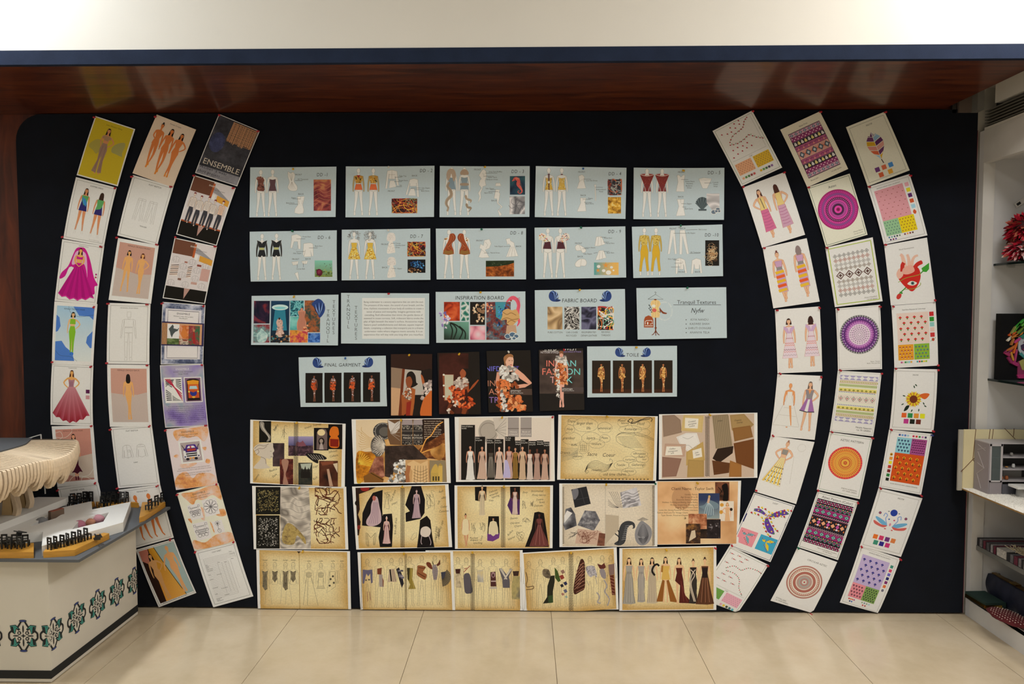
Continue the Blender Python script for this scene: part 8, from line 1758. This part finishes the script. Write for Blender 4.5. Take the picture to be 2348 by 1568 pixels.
def strip(pts,w):
    q=catmull(pts,False,4);L=[];R=[]
    for i,p in enumerate(q):
        a,b=q[max(0,i-1)],q[min(len(q)-1,i+1)];dx,dy=b[0]-a[0],b[1]-a[1];l=math.hypot(dx,dy)or 1
        L.append((p[0]-dy/l*w/2,p[1]+dx/l*w/2));R.append((p[0]+dy/l*w/2,p[1]-dx/l*w/2))
    return L+R[::-1]
def ov(x,y,rx,ry):return[(x+rx*math.cos(k*.5236),y+ry*math.sin(k*.5236))for k in range(12)]
def knot(G,cx,cz,k,lo_=-9):
    root=bpy.data.objects.new('knot_motif',None);COL.objects.link(root);root.parent=pl
    b=B()
    for s_ in(-1,1):
        for t in(-1,1):
            fan(b,G,strip([(s_*.13,t*1.1),(s_*.36,t*.72),(s_*.5,t*.6)],.13),.0012,cx,cz,k,0);fan(b,G,ov(s_*.3,t*.22,.15,.14),.0012,cx,cz,k,0)
            fan(b,G,[(s_*.22,t*.5),(s_*.34,t*.38),(s_*.5,t*.5),(s_*.62,t*.1),(s_*.9,t*.3),(s_*1,t*.78),(s_*.55,t*.84)],.0011,cx,cz,k,0)
        fan(b,G,strip([(s_*.72,-.5),(s_*1.04,-.22),(s_*1.08,0),(s_*1.04,.22),(s_*.72,.5)],.14),.0013,cx,cz,k,0)
        fan(b,G,ov(s_*.55,0,.24,.05),.0012,cx,cz,k,0);fan(b,G,ov(0,s_*.52,.06,.3),.0012,cx,cz,k,0)
        fan(b,G,ov(0,s_*1.14,.3,.09),.0014,cx,cz,k,0)
    fan(b,G,[(.24,0),(.05,.05),(0,.2),(-.05,.05),(-.24,0),(-.05,-.05),(0,-.2),(.05,-.05)],.0012,cx,cz,k,0)
    obj('black_outline',b,M_black,root);b=B()
    for s_ in(-1,1):
        for t in(-1,1):fan(b,G,[(s_*.3,t*.5),(s_*.5,t*.6),(s_*.64,t*.22),(s_*.68,t*.6),(s_*.56,t*.66),(s_*.92,t*.72),(s_*.86,t*.36),(s_*.96,t*.74),(s_*.56,t*.79)],.0016,cx,cz,k,0);fan(b,G,strip([(s_*.62,t*.2),(s_*.7,t*.74)],.1),.0017,cx,cz,k,0)
    obj('teal_knot',b,M_teal,root);b=B()
    for t in(-1,1):fan(b,G,ov(0,t*1.14,.25,.055),.0019,cx,cz,k,0)
    obj('blue_bar',b,M_blue,root)
    b=B()
    for s_ in(-1,1):
        for t in(-1,1):fan(b,G,ov(s_*.3,t*.22,.07,.06),.0015,cx,cz,k,0)
    if b.faces:obj('eye_ring',b,M_cloth,root)
KZ=at(120,1458,Y=YF).z;KR=.052
G0,G1=face(0),face(1)
for i in range(8):knot(G0,.104+i*.142,KZ,KR)
knot(lambda s_,t,o:G1(s_,t,o)if s_>=0 else G0(-s_,t,o)+Vector((o,0,0)),.019,KZ,KR)      # bent round the corner
for i in range(4):knot(G1,.161+i*.141,KZ-.004*i,KR)
def PX(L,z):return[(p.x,p.y)for p in(at(x,y,Z=z)for x,y in L)]
M_grey=plain('grey_mount_board','55585C',.75,var=.06);M_foam=plain('white_foam_board','DCDAD6',.6,var=.02);M_ply=plain('pale_plywood','D9C3A6',.6,var=.12,scale=30,stretch=(1,8,1))
M_pine=plain('ochre_wood','C08A34',.5,var=.15,scale=14,stretch=(1,1,8));M_jet=plain('black_painted_wood','191A1A',.35)
c0,c1=at(181,1283,Z=ZT+.012),at(401,1156,Z=ZT+.012)
tb=obj('table_board',prism(B(),[(-3.2,c0.y),(c0.x,c0.y),(c1.x,-.013),(-3.2,-.013)],ZT+.001,ZT+.012),M_grey,bevel=.001)
tag(tb,'dark grey board lying on the cloth covered plinth','board')
ZB=ZT+.0122;ZC=ZB+.04
hL=PX([(67.8,1207),(92,1191),(107.8,1185),(150.8,1173),(128.4,1187.5)],ZC);hR=PX([(165.4,1213.3),(183.6,1190.9),(249.6,1174.5),(236.9,1195.7)],ZC)
cr=obj('star_platform',prism(B(),PX([(95.7,1251.7),(282.4,1197),(299.7,1150.3),(211.5,1167.8),(210,1149),(136.3,1164.5),(60,1184),(-40,1207),(-60,1236),(0,1229),(99,1218.4)],ZC),ZB,ZC,[hL,hR]),M_foam)
tag(cr,'white cross-shaped foam platform with two cut-out wells on the grey board','model base')
ZS=ZC+.03
ps=PX([(-110,1244),(69,1175),(151,1142.7),(156,1139.5),(88,1139.5),(-110,1168)],ZS)
st=obj('stage_block',prism(B(),[(x,min(y,-.02))for x,y in ps],ZC+.0003,ZS),M_foam);tag(st,'raised white foam stage block under the wooden canopy model','model base')
# little felt seats in the wells
for px,py,r,col,lab in((183,1203,(.024,.02,.022),'B06E80','small pink ribbed felt pouf in the left end of the diamond well'),(206,1197,(.024,.018,.018),'B07A62','small tan felt pouf in the middle of the diamond well'),(224,1190,(.032,.02,.022),'B4808A','small dusty rose felt pouf in the right end of the diamond well'),(197,1199,(.012,.014,.008),'D0B24A','tiny yellow felt cushion between the pink poufs'),(95,1198,(.028,.02,.026),'7A7A7C','small grey knitted pouf in the long well')):
    p=at(px,py,Z=ZB+r[2]);o=obj('felt_pouf',blob(B(),(0,0,0),r,px,.12,2),plain('felt_'+col,col,.95,bump=.6,bscale=300),smooth=True)
    o.location=(p.x,p.y,ZB+r[2]*.97);tag(o,lab,'pouf','felt poufs in the platform wells')
q_=[Vector(v)for v in hL];p=(q_[2]+q_[3]+q_[4])/3;e=empty('felt_bench',(p.x,p.y,ZB),math.atan2(*(q_[3]-q_[2]).yx));tag(e,'rust and grey padded felt bench in the long well','bench')
obj('pad',box(B(),-.03,.03,-.009,.009,.0003,.066),plain('taupe_felt','6E5A4C',.95,var=.2),e,bevel=.004);obj('red_piping',tube(B(),[(-.026,-.0078,.0655),(.026,-.0078,.0655),(.029,0,.0655),(.026,.0078,.0655),(-.026,.0078,.0655),(-.029,0,.0655),(-.026,-.0078,.0655)],.0016),plain('red_cord','A0402E',.8),e)
# ochre blocks with tiny chairs
BLK={'front left':[(-40,1266),(77,1265.5),(77.5,1244.5),(-40,1248)],'front right':[(99,1265),(171,1260.5),(250.5,1222.5),(243,1221.5),(104,1258)],'rear left':[(158,1163)],'rear middle':[(229,1164),(300,1152),(318,1153),(316,1146.5),(226,1147)],'right':[(319,1187),(332,1182),(388,1146),(352,1146),(326,1151)]}
ZK=ZB+.024
for n,q in BLK.items():
    P=[(x,min(y,-.016))for x,y in PX(q,ZK)]
    if n=='rear left':P=[(-2.122,-.145),(-2.074,-.068),(-2.07,-.018),(-2.122,-.018)]
    if n=='front right':P=PX([(99,1265),(171,1260.5),(250.5,1222.5),(238,1221),(150,1246),(104,1259)],ZK)
    o=obj('wooden_block',prism(B(),P,ZB+.0002,ZK),M_pine,bevel=.001);tag(o,'ochre wooden block at the %s of the model, carrying tiny black chairs'%n,'block','ochre wooden blocks')
def chair():
    t=empty('miniature_chair');w,d,h=.011,.010,.022
    obj('seat',box(B(),-w,w,-d,d,h-.003,h),M_jet,t);bk=B();box(bk,-w,-w+.0045,d-.004,d,h,h+.026);box(bk,w-.0045,w,d-.004,d,h,h+.026);box(bk,-w,w,d-.004,d,h+.02,h+.0265);box(bk,-w,w,d-.004,d,h+.009,h+.012)
    obj('backrest',bk,M_jet,t)
    for sx in(-1,1):
        for sy in(-1,1):obj('leg',box(B(),sx*w-(.004 if sx>0 else 0),sx*w+(.004 if sx<0 else 0),sy*d-(.004 if sy>0 else 0),sy*d+(.004 if sy<0 else 0),0,h-.003),M_jet,t)
    return t
ch0=chair();rc=random.Random(9);used=[0];ORD=['first','second','third','fourth','fifth','sixth','seventh','eighth','ninth','tenth','eleventh']
def put(px,py,z,rz,lab,rot=(0,0),Y=None):
    p=at(px,py,Z=z);o=ch0 if not used[0]else copy_tree(ch0);used[0]=1
    o.location=(p.x,min(p.y,-.02),z);o.rotation_euler=(rot[0],rot[1],rz);tag(o,lab,'chair','tiny black chairs on the model')
SEATS={'front left':[(-14,1252,3.3),(4,1257,3.0),(13,1251,3.3),(26,1257,2.9),(36,1251,3.4),(48,1257,3.1),(60,1252,3.5)],'front right':[(118,1259,2.8),(132,1256,2.7),(147,1252.5,2.9),(160,1249,2.6),(173,1245,2.9),(187,1241,2.7),(201,1236,2.8)],'rear left':[(162,1161,.2),(176,1160,-.2),(166,1155,.4),(180,1154,.1),(192,1157,-.3),(194,1150,.1),(207,1150,-.1)],'rear middle':[(234,1162,.1),(246,1161.5,-.1),(236,1152,.3),(249,1151,0),(260,1155,.2),(270,1154,-.2),(262,1149,.1),(275,1149,.1),(288,1151,-.5)],'right':[(341,1168,-1.9),(356,1159,-1.9),(372,1149,-1.6)]}
for n,L in SEATS.items():
    for i,(x,y,r)in enumerate(L):put(x,y,ZK,r,'tiny black chair on the %s ochre block, %s from the left'%(n,ORD[i]))
for k,w_ in enumerate(('second','third','fourth')):
    put(341,1168,ZK+.009*(k+1),-1.9,'tiny black chair %s from the bottom of the nearer stack on the right block'%w_);put(356,1159,ZK+.009*(k+1),-1.9,'tiny black chair %s from the bottom of the farther stack on the right block'%w_)
put(36,1222,ZC+.011,1.2,'tiny black chair toppled on the left arm of the white platform',(1.57,.3));put(280,1152,ZC,.4,'tiny black chair standing on the far corner of the white platform');put(222,1229,ZK+.011,.7,'tiny toppled black chair at the right tip of the front block',(1.57,.2))
# canopy of plywood ribs
ZR=ZS+.27
oc=catmull([(at(x,y,Z=ZR).x,at(x,y,Z=ZR).y)for x,y in((-60,1098),(11,1080),(60,1066),(102.7,1055),(135,1050),(165.7,1037),(182,1013),(177,1007))],False,8);ic=catmull([(at(x,y,Z=ZR).x,at(x,y,Z=ZR).y)for x,y in((-150,1082),(-100,1066),(-50,1050),(0,1037),(30,1029),(58,1020),(70,1010),(74,1006.5))],False,8)
cp=empty('canopy_model',(oc[0][0]-.2,(oc[0][1]+oc[-1][1])/2,ZS));tag(cp,'pavilion model roofed with a fan of pale plywood ribs on curved legs','model')
o0=cp.location;NR=40
for i in range(NR):
    f=i/(NR-1)*(len(oc)-1.001);k=int(f);t=f-k
    a=Vector((ic[k][0]+(ic[k+1][0]-ic[k][0])*t,ic[k][1]+(ic[k+1][1]-ic[k][1])*t,ZR));b=Vector((oc[k][0]+(oc[k+1][0]-oc[k][0])*t,oc[k][1]+(oc[k+1][1]-oc[k][1])*t,ZR))
    a.y=min(a.y,-.03);b.y=min(b.y,-.03);d=(b-a);L=d.length;d.normalize();lb=.018*math.sin(i*1.25)
    pr=catmull([(L-.004,-.004),(L,-.02),(L+.002,-.05),(L-.012,-.085-lb*.4),(L-.04,-.11-lb),(L-.075,-.105-lb),(L-.1,-.075),(L-.125,-.1-lb),(L-.15,-.115+lb),(L-.18,-.09)],False,2)
    obj('rib',plate(B(),[(-.03,0),(L-.01,0)]+pr+[(-.03,-.05)],a-o0,d,(0,0,1),d.cross(Vector((0,0,1))),.0105),M_ply,cp)
obj('roof_disc',prism(B(),[(x-o0.x,min(y,-.03)-o0.y)for x,y in ic[::-1]]+[(-.5,ic[0][1]-o0.y),(-.5,min(ic[-1][1],-.03)-o0.y)],ZR-.0-o0.z,ZR+.006-o0.z),M_grey,cp)
for px,py in((22,1181),(52,1164),(-70,1208),(-60,1180)):
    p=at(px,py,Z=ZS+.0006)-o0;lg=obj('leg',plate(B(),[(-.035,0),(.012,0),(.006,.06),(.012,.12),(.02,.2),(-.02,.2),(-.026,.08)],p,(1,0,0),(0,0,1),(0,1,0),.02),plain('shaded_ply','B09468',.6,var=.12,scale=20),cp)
    for j in range(3):obj('curved_layer',plate(B(),strip([(.016+.009*j,0),(.022+.009*j,.03),(.013+.009*j,.08),(.012+.008*j,.14),(.03+.008*j,.2)],.005),p-Vector((0,.004*(j+1),0)),(1,0,0),(0,0,1),(0,1,0),.028),M_ply,lg)
# slim white stand behind the canopy
p0,p1=at(104,1137,Y=-.05),at(100.5,1100,Y=-.05);sd=empty('wire_stand',(p0.x,-.05,ZS));tag(sd,'slim white wire stand behind the wooden canopy model','stand');M_wire=plain('white_wire','D8D8D6',.4)
zt_=at(96,996,Y=-.05).z-ZS;dx=at(62,1000,Y=-.05).x-p0.x
obj('post',bar(B(),(0,0,0),(-.012,0,zt_),.004),M_wire,sd);obj('post',bar(B(),(dx,0,.0),(dx,0,zt_-.02),.004),M_wire,sd);obj('top_rail',bar(B(),(-.012,0,zt_),(dx,0,zt_-.02),.004),M_wire,sd)

# ------------------------------------------------------------------ display cabinet on the right
XC=XB1+.012;XE=XR-.01;YC=-1.45
zpx=lambda y:wall(2238,y)[1]
cb=empty('display_cabinet',(XC,-.03,0));tag(cb,'tall white open display cabinet with glass shelves standing at right angles to the board','cabinet')
def cbox(n,x0,x1,y0,y1,z0,z1,m,bev=.0):return obj(n,box(B(),x0,x1,y0,y1,z0,z1),m,cb,bevel=bev)
DX=XE-XC;ZH0,ZH1,ZD=zpx(377),zpx(303),zpx(1361)
cbox('end_panel',.0,DX,.0,.03,0,ZH1,M_whitep);cbox('stile',0,.052,-.004,0,ZD,ZH0,M_whited,.001);cbox('back_panel',DX-.015,DX,YC,0,ZD,ZH0,M_whitep);cbox('header',0,.03,YC,0,ZH0,ZH1,M_whited,.002);cbox('top_panel',.03,DX,YC,0,ZH0+.02,ZH0+.04,M_whitep)
cbox('plinth',0,.02,YC,0,0,ZD-.002,M_whited,.001);cbox('deck',.0,DX,YC,0,ZD-.02,ZD,M_whited);cbox('far_panel',0,DX,YC-.02,YC,0,ZH1,M_whitep)
gm=bpy.data.materials.new('smoked_glass');nt,p=nodes_of(gm);p.inputs['Base Color'].default_value=(.25,.3,.3,1);p.inputs['Transmission Weight'].default_value=.7;p.inputs['Roughness'].default_value=.03;p.inputs['IOR'].default_value=1.45
M_gedge=plain('dark_glass_edge','14201E',.15)
Z1,Z2,Z3,ZM=wall(2271,606)[1],wall(2264,866)[1],zpx(1240),at(2205,1122,Y=-.06).z
for z,x0 in((Z1,.062),(Z2,.05)):
    s_=cbox('glass_shelf',x0,DX-.016,YC,-.0005,z-.009,z,gm);e_=obj('shelf_edge',box(B(),x0-.002,x0,YC,-.0005,z-.0095,z+.0004),M_gedge,s_)
    obj('shelf_clip',box(B(),.12,.15,-.014,-.0005,z-.018,z-.0095),plain('clear_clip','A8A8A6',.3),s_)
cbox('shelf',.02,DX-.016,YC,-.0005,Z3-.03,Z3-.008,plain('grey_shelf_edge','6A6A66',.4));cbox('shelf',.004,DX-.016,YC,-.0005,ZM-.022,ZM-.0005,M_whited)
# air grille above the cabinet
ag=empty('air_grille',(XC,-.03,ZH1));tag(ag,'long air conditioning grille with thin metal slats above the cabinet header','vent');HG=BZ+.002-ZH1
M_al=plain('dull_aluminium','8A8780',.45,.5)
obj('dark_duct',box(B(),.05,.3,YC,.0,.004,HG+.08),M_dark,ag);obj('lower_rail',box(B(),-.0,.05,YC,0,.0005,.012),M_upper,ag);obj('bulkhead',box(B(),-.002,.3,YC,-.07,HG-.006,HG+.098),M_upper,ag)
for i in range(6):obj('slat',box(B(),.0,.03,YC,0,.017+i*(HG-.03)/6,.0215+i*(HG-.03)/6),M_al,ag)
# red shredded-paper bird on the upper shelf
fb=empty('feathered_sculpture',(at(2347,600,Y=-.17).x,-.17,Z1));tag(fb,'shaggy red and pink shredded paper sculpture on the upper glass shelf','sculpture')
rf=random.Random(3);bm=B();cl=bm.loops.layers.float_color.new('Col');bm.loops.layers.uv.new('UVMap')
for cz,rr,n in((.055,.062,420),(.145,.07,420)):
    for k in range(n):
        d=Vector((rf.gauss(0,1),rf.gauss(0,1),rf.gauss(0,.8))).normalized();c_=Vector((.01 if cz>.1 else .004,0,cz))+d*rr*rf.uniform(.55,.8);tip=d*.034*rf.uniform(.6,1.3)+Vector((0,0,-.018+(.01 if d.z>.4 else 0)));sd_=d.cross(Vector((rf.random(),rf.random(),rf.random()))).normalized()*.0085
        vs=[bm.verts.new(c_-sd_*.5),bm.verts.new(c_+tip*.5+sd_),bm.verts.new(c_+tip),bm.verts.new(c_+tip*.5-sd_)]
        if min(v.co.z for v in vs)<.001:bmesh.ops.delete(bm,geom=vs,context='VERTS');continue
        f=bm.faces.new(vs);q=rgb(rf.choice(['A81830','C02440','7A1224','D04A5A','E0A8A8','5A0E1A','B0604A','E8D8D4']if cz<.1 else['A81830','B82038','6A1020','C83A44','A85A48','3A1210']))
        for l in f.loops:l[cl]=(*q,1)
pt=obj('shredded_petals',bm,MATS['ink'],fb);pt['kind']='stuff'
obj('core',blob(blob(B(),(0,0,.058),(.045,.045,.056),1,.1),(.008,0,.145),(.05,.05,.05),2,.1),plain('dark_core','3A1418',.8),fb,smooth=True)
ct=at(2335,460,Y=-.031);o=obj('price_tag',plate(B(),[(-.045,-.012),(.04,-.012),(.045,.012),(-.045,.012)],(0,0,0),(.8,0,.55),(-.55,0,.8),(0,-1,0),.001),plain('white_tag','CFCBC6',.6),smooth=False);o.location=(ct.x+.02,-.0345,ct.z);tag(o,'white barcode tag stuck on the cabinet end panel','tag')
obj('barcode',plate(B(),[(-.036,-.006),(-.016,-.006),(-.016,.006),(-.036,.006)],(0,-.001,0),(.8,0,.55),(-.55,0,.8),(0,-1,0),.0004),M_black,o)
# black canvas with a colourful paper relief
YQ=-.10;qa,qb=at(2291,868,Y=YQ),at(2291,719,Y=YQ)
cv=empty('relief_canvas',(qa.x,YQ,Z2));tag(cv,'black canvas with a colourful layered paper face leaning on the middle glass shelf','artwork');HQ=qb.z-Z2
obj('canvas',box(B(),0,.3,0,.035,0.0005,HQ),plain('black_canvas','101012',.85,bump=.3,bscale=200,spec=.15),cv,bevel=.002)
def QP(x,y):p=at(2258+x/7.844,700+y/7.844,Y=YQ);return(p.x-qa.x,p.z-Z2)
def relief(n,pts,col,d=.006,base=0.0):
    for P_ in([pts,[(1530-x,y)for x,y in pts]]if n=='paper_strip' else[pts]):obj(n,plate(B(),[QP(*p)for p in P_],(0,-base,0),(1,0,0),(0,0,1),(0,-1,0),d),plain('paper_'+col,col,.6),cv)
for x,y,L,a,col in((490,460,170,-1.0,'8A8A4A'),(560,400,200,-.95,'4A9A2E'),(610,330,190,-.75,'3EA83A'),(640,440,190,-.7,'6A8A34'),(470,520,120,-.35,'C8561E'),(520,560,180,-.4,'B06A2A'),(420,610,90,-.75,'D8D0C0'),(480,660,120,-1.2,'A86A34'),(440,790,170,-.5,'B0622A'),(560,640,120,-.55,'B83A7A'),(530,760,220,-1.25,'D0601E'),(400,830,120,-.2,'8A2A5E'),(380,880,110,.6,'9A2A5A'),(470,920,160,1.3,'C08A34'),(430,990,130,1.0,'8A2458'),(540,900,220,-1.4,'A83A6A'),(520,1060,120,.5,'A02A66'),(640,470,160,-.8,'2E5A3A'),(600,530,120,-.45,'C87A2E'),(700,320,160,-.7,'5AA83A'),(720,420,160,-.7,'3E7A4A')):
    for j in range(3):ox,oy=j*14*math.sin(a+1.57),j*-14*math.cos(a);ca,sa=math.cos(a),math.sin(a);relief('paper_strip',[(x+ox+u*ca-v*sa,y+oy+u*sa+v*ca)for u,v in((-L*.5,-14),(L*.45,-16),(L*.5,0),(L*.4,12),(-L*.48,13))],col,.010-.002*j,.001*j)
relief('face',[(600,570),(760,560),(930,570),(940,800),(880,900),(800,950),(720,950),(650,900),(590,800)],'B8BCC4',.005);relief('cheek',[(610,880),(700,960),(720,930),(640,840)],'3E8A8A',.007);relief('hat_brim',[(600,560),(720,500),(780,560),(660,600)],'2E7A6A',.009);relief('lip',[(630,720),(680,690),(760,700),(760,800),(680,820),(640,790)],'3A2A4E',.008);relief('lower_lip',[(650,780),(740,790),(700,820)],'A82A5A',.0095);relief('nostril',[(670,660),(760,620),(760,690)],'7A2A3E',.008)
relief('jacket',[(585,1010),(640,990),(800,960),(800,1310),(580,1310)],'8E2E5A',.004);relief('collar',[(600,1010),(680,970),(800,950),(800,1180),(660,1160)],'A8A05A',.007);relief('hem',[(560,1250),(800,1230),(800,1310),(590,1310)],'B02A6A',.008)
# room maquette jutting from the cabinet
YM=-.06;m0=at(2205,1118,Y=YM);mq=empty('room_maquette',(m0.x,YM,ZM));tag(mq,'cardboard room maquette with white fluffy carpet jutting out of the cabinet','maquette');HM=at(2205,984,Y=YM).z-ZM;WM=XE-.02-m0.x;M_card=plain('cream_card','D8CCA4',.8,var=.05)
obj('base',box(B(),0,WM,-.75,.0,0,.006),plain('card_edge','8A6A3A',.8),mq);obj('rear_wall',box(B(),0,WM,-.006,0,.006,HM),M_card,mq);obj('side_edge',box(B(),-.02,0,-.002,.006,-.004,HM-.002),plain('grey_card','A8A49A',.8),mq);M_rust=plain('bronze_line','5E3418',.5)
MP=lambda x,y:at(2190+x/6.53,960+y/6.53,Y=YM-.006)-Vector((m0.x,YM,ZM))
for a,b in(((310,152),(265,600)),((525,152),(500,345)),((572,152),(548,345)),((742,145),(930,335)),((882,145),(872,265)),((90,790),(262,610)),((262,610),(322,560)),((262,610),(320,670))):obj('wall_line',bar(B(),MP(*a),MP(*b),.0022,.0022),M_rust,mq)
obj('carpet',box(B(),.001,WM-.001,-.748,-.007,.006,.0075),plain('white_pile','E0DCD4',.9),mq);rf=random.Random(8);bm=B()
for k in range(9000):
    x,y=rf.uniform(.0,WM),rf.uniform(-.72,-.006);a=rf.uniform(0,6.28);v=Vector((math.cos(a),math.sin(a),0))*.002;c_=Vector((x,y,.006));h=rf.uniform(.003,.0065)
    bm.faces.new([bm.verts.new(c_-v),bm.verts.new(c_+v),bm.verts.new(c_+Vector((rf.uniform(-.004,.004),rf.uniform(-.004,.004),h)))])
o=obj('carpet_pile',bm,plain('white_pile','E0DCD4',.9),mq);o['kind']='stuff'
# miniature wall unit, chair and table in the maquette
wu=empty('miniature_wall_unit',(0,0,ZM+.0062));a0=at(2268,1100,Y=-.17);wu.location=(a0.x,-.17,ZM+.0062);HW=at(2261,1018,Y=-.17).z-ZM-.006;tag(wu,'miniature grey wall unit with glass door and dark shelves in the maquette','cabinet');M_un=plain('grey_unit_card','8E868A',.6);M_lg=plain('pale_unit_line','B4AEB0',.5)
obj('side_panel',box(B(),-.004,0,0,.1,0,HW),M_un,wu);obj('carcass',box(B(),0,.3,.085,.1,0,HW),plain('unit_black','1C1A1A',.5),wu);obj('top',box(B(),-.004,.3,0,.1,HW,HW+.004),M_lg,wu);obj('drawer_front',box(B(),.001,.054,0,.006,0,HW*.24),M_un,wu);obj('drawer_front',box(B(),.056,.3,.0,.006,0,HW*.2),plain('unit_slate','4E4E56',.5),wu);obj('divider',box(B(),.054,.058,0,.09,0,HW),M_un,wu)
dr=B()
for b_ in((0,.006,HW*.25,HW),(.047,.054,HW*.25,HW),(0,.054,HW*.25,HW*.28),(0,.054,HW*.96,HW)):box(dr,b_[0],b_[1],-.003,.002,b_[2],b_[3])
d_=obj('door',dr,M_lg,wu);obj('door_glass',box(B(),.006,.047,-.001,0,HW*.28,HW*.96),gm,d_)
for z in(.25,.48,.72):obj('shelf',box(B(),.0,.3,.004,.085,HW*z,HW*z+.003),M_lg,wu)
for x,z,w,h,col in((.064,.5,.014,.006,'CFCBC6'),(.09,.5,.012,.004,'B8843E'),(.12,.5,.012,.016,'C8C8C8'),(.11,.74,.012,.012,'8A8682'),(.07,.26,.012,.014,'9A5426'),(.09,.26,.014,.016,'9A5426'),(.008,.5,.016,.01,'D0CCC6')):obj('ornament',lathe(B(),[(0,0),(w/2,0),(w*.55,h*.5),(w*.4,h),(0,h)],Matrix.Translation((x+w/2,.03,HW*z+.003)),8),plain('ornament_'+col,col,.5),wu)
for a,b in(((340,380),(455,480)),((335,460),(460,435)),((340,490),(432,740)),((335,655),(432,740)),((432,740),(325,815)),((325,815),(385,1040))):
    pa,pb=[at(2190+x/6.53,960+y/6.53,X=a0.x-.0045)-wu.location for x,y in(a,b)];obj('inlay_line',bar(B(),pa,pb,.0016),M_lg,wu)
s0=at(2322,1128,Z=ZM+.01);sc_=empty('miniature_armchair',(s0.x+.022,s0.y+.03,ZM+.0078));tag(sc_,'miniature grey tub armchair on the white carpet of the maquette','chair');M_gv=plain('grey_velvet','9A9894',.9)
obj('seat',box(B(),-.032,.05,-.03,.03,0,.035),M_gv,sc_,bevel=.006);obj('backrest',box(B(),-.034,.05,.02,.038,.0,.095),M_gv,sc_,bevel=.008)
t0=at(2318,1130,Y=s0.y-.05);ta=empty('miniature_table',(t0.x+.05,s0.y-.06,ZM+.0078));tag(ta,'miniature white table in front of the grey armchair','table');obj('table_top',box(B(),-.055,.1,-.04,.022,.04,.05),M_foam,ta,bevel=.003);obj('pedestal',lathe(B(),[(0,0),(.03,0),(.028,.04),(0,.04)],Matrix.Identity(4),16),M_gv,ta)
# folded textiles, clutches and pouch on the lower shelves
xs=XC+.03;tx=empty('folded_textile',(xs,-.24,Z3));tag(tx,'striped black, white and maroon folded textile with tassels on the lower shelf','textile');obj('fold',box(B(),-.01,.2,-.5,.2,-.0075,.03),plain('black_weave','1C1A1E',.9),tx,bevel=.018)
for i,(y,w,col)in enumerate(((.17,.016,'6A6668'),(.145,.014,'5A1E30'),(.12,.016,'4A484C'),(.095,.012,'8A8688'),(.075,.012,'5A1E30'),(.03,.06,'A8A49E'),(-.035,.016,'5A5A5E'),(-.06,.02,'5A1E30'),(-.085,.014,'6A6668'),(-.15,.08,'C8BEB4'))):obj('woven_band',box(B(),-.0125,.19,y-w/2,y+w/2,-.004,.0315),plain('band_'+col,col,.9,var=.3,scale=120),tx,bevel=.012)
bm=B();rf=random.Random(4)
for k in range(160):a=Vector((rf.uniform(.03,.09),rf.uniform(-.12,.03),.032));tube(bm,[a,a+Vector((rf.uniform(-.03,.03),rf.uniform(-.03,.03),rf.uniform(.004,.02)))],.0018,4)
o=obj('tassel',bm,plain('cream_wool','B8AA8C',.95),tx);o['kind']='stuff'
nb=empty('navy_clutch',(XC+.105,-.152,ZD));tag(nb,'navy gathered clutch bag with gold clasp standing on the bottom deck','bag');HB=at(2240,1296,X=XC+.09).z-ZD
bb=box(B(),-.02,.02,-.2,.115,.0005,HB);bmesh.ops.subdivide_edges(bb,edges=bb.edges,cuts=9,use_grid_fill=True)
for v in bb.verts:v.co.x+=.008*math.sin(v.co.y*130+v.co.z*25)*(1 if v.co.x<0 else-1)+(.012*math.sin(math.pi*v.co.z/HB)*(-1 if v.co.x<0 else 1))
obj('body',bb,plain('navy_satin','15182A',.55,var=.3,scale=25),nb,smooth=True);obj('frame',box(B(),-.01,.01,-.2,.115,HB,HB+.004),plain('antique_gold','8A6A34',.3,.9),nb);obj('clasp',box(B(),-.014,.012,-.05,-.01,HB+.004,HB+.01),plain('gold','B08A40',.25,1.0),nb)
g0=at(2245,1371,Z=ZD+.02);gb=empty('green_clutch',(XC+.018,-.106,ZD),.05);tag(gb,'dark green clutch with gold metal rim lying on the bottom deck','bag');obj('body',box(B(),-.045,.05,-.07,.065,.0045,.03),plain('green_suede','16302A',.8,var=.2,scale=20),gb,bevel=.008);obj('gold_rim',box(B(),-.048,.03,-.073,-.066,.006,.02),plain('gold','B08A40',.25),gb);obj('gold_rim',box(B(),-.049,-.044,-.07,.06,.006,.02),MATS['gold'],gb);obj('base',box(B(),-.045,.05,-.07,.065,.0005,.005),M_black,gb)
pc=empty('embroidered_pouch',(XC+.004,-.29,ZD),.05);tag(pc,'maroon embroidered pouch with white stitched flowers lying on the bottom deck','pouch');q=blob(B(),(0,0,.0155),(.062,.1,.015),6,.18,3,2.0);obj('body',q,plain('maroon_cotton','561218',.9,var=.2),pc,smooth=True)
bm=B();rf=random.Random(2)
for i in range(-4,5):
    for j in range(-6,7):
        x,y=i*.013,j*.014
        if(x/.055)**2+(y/.09)**2<1:z=.0165+.015*math.sqrt(1-(x/.062)**2-(y/.1)**2);lathe(bm,[(0,.0012),(.0024 if(i+j)%2 else .0014,.0006),(.0024,-.002)],Matrix.Translation((x,y,z)),6)
o=obj('stitching',bm,plain('white_thread','CDBBAE',.8),pc);o['kind']='stuff'
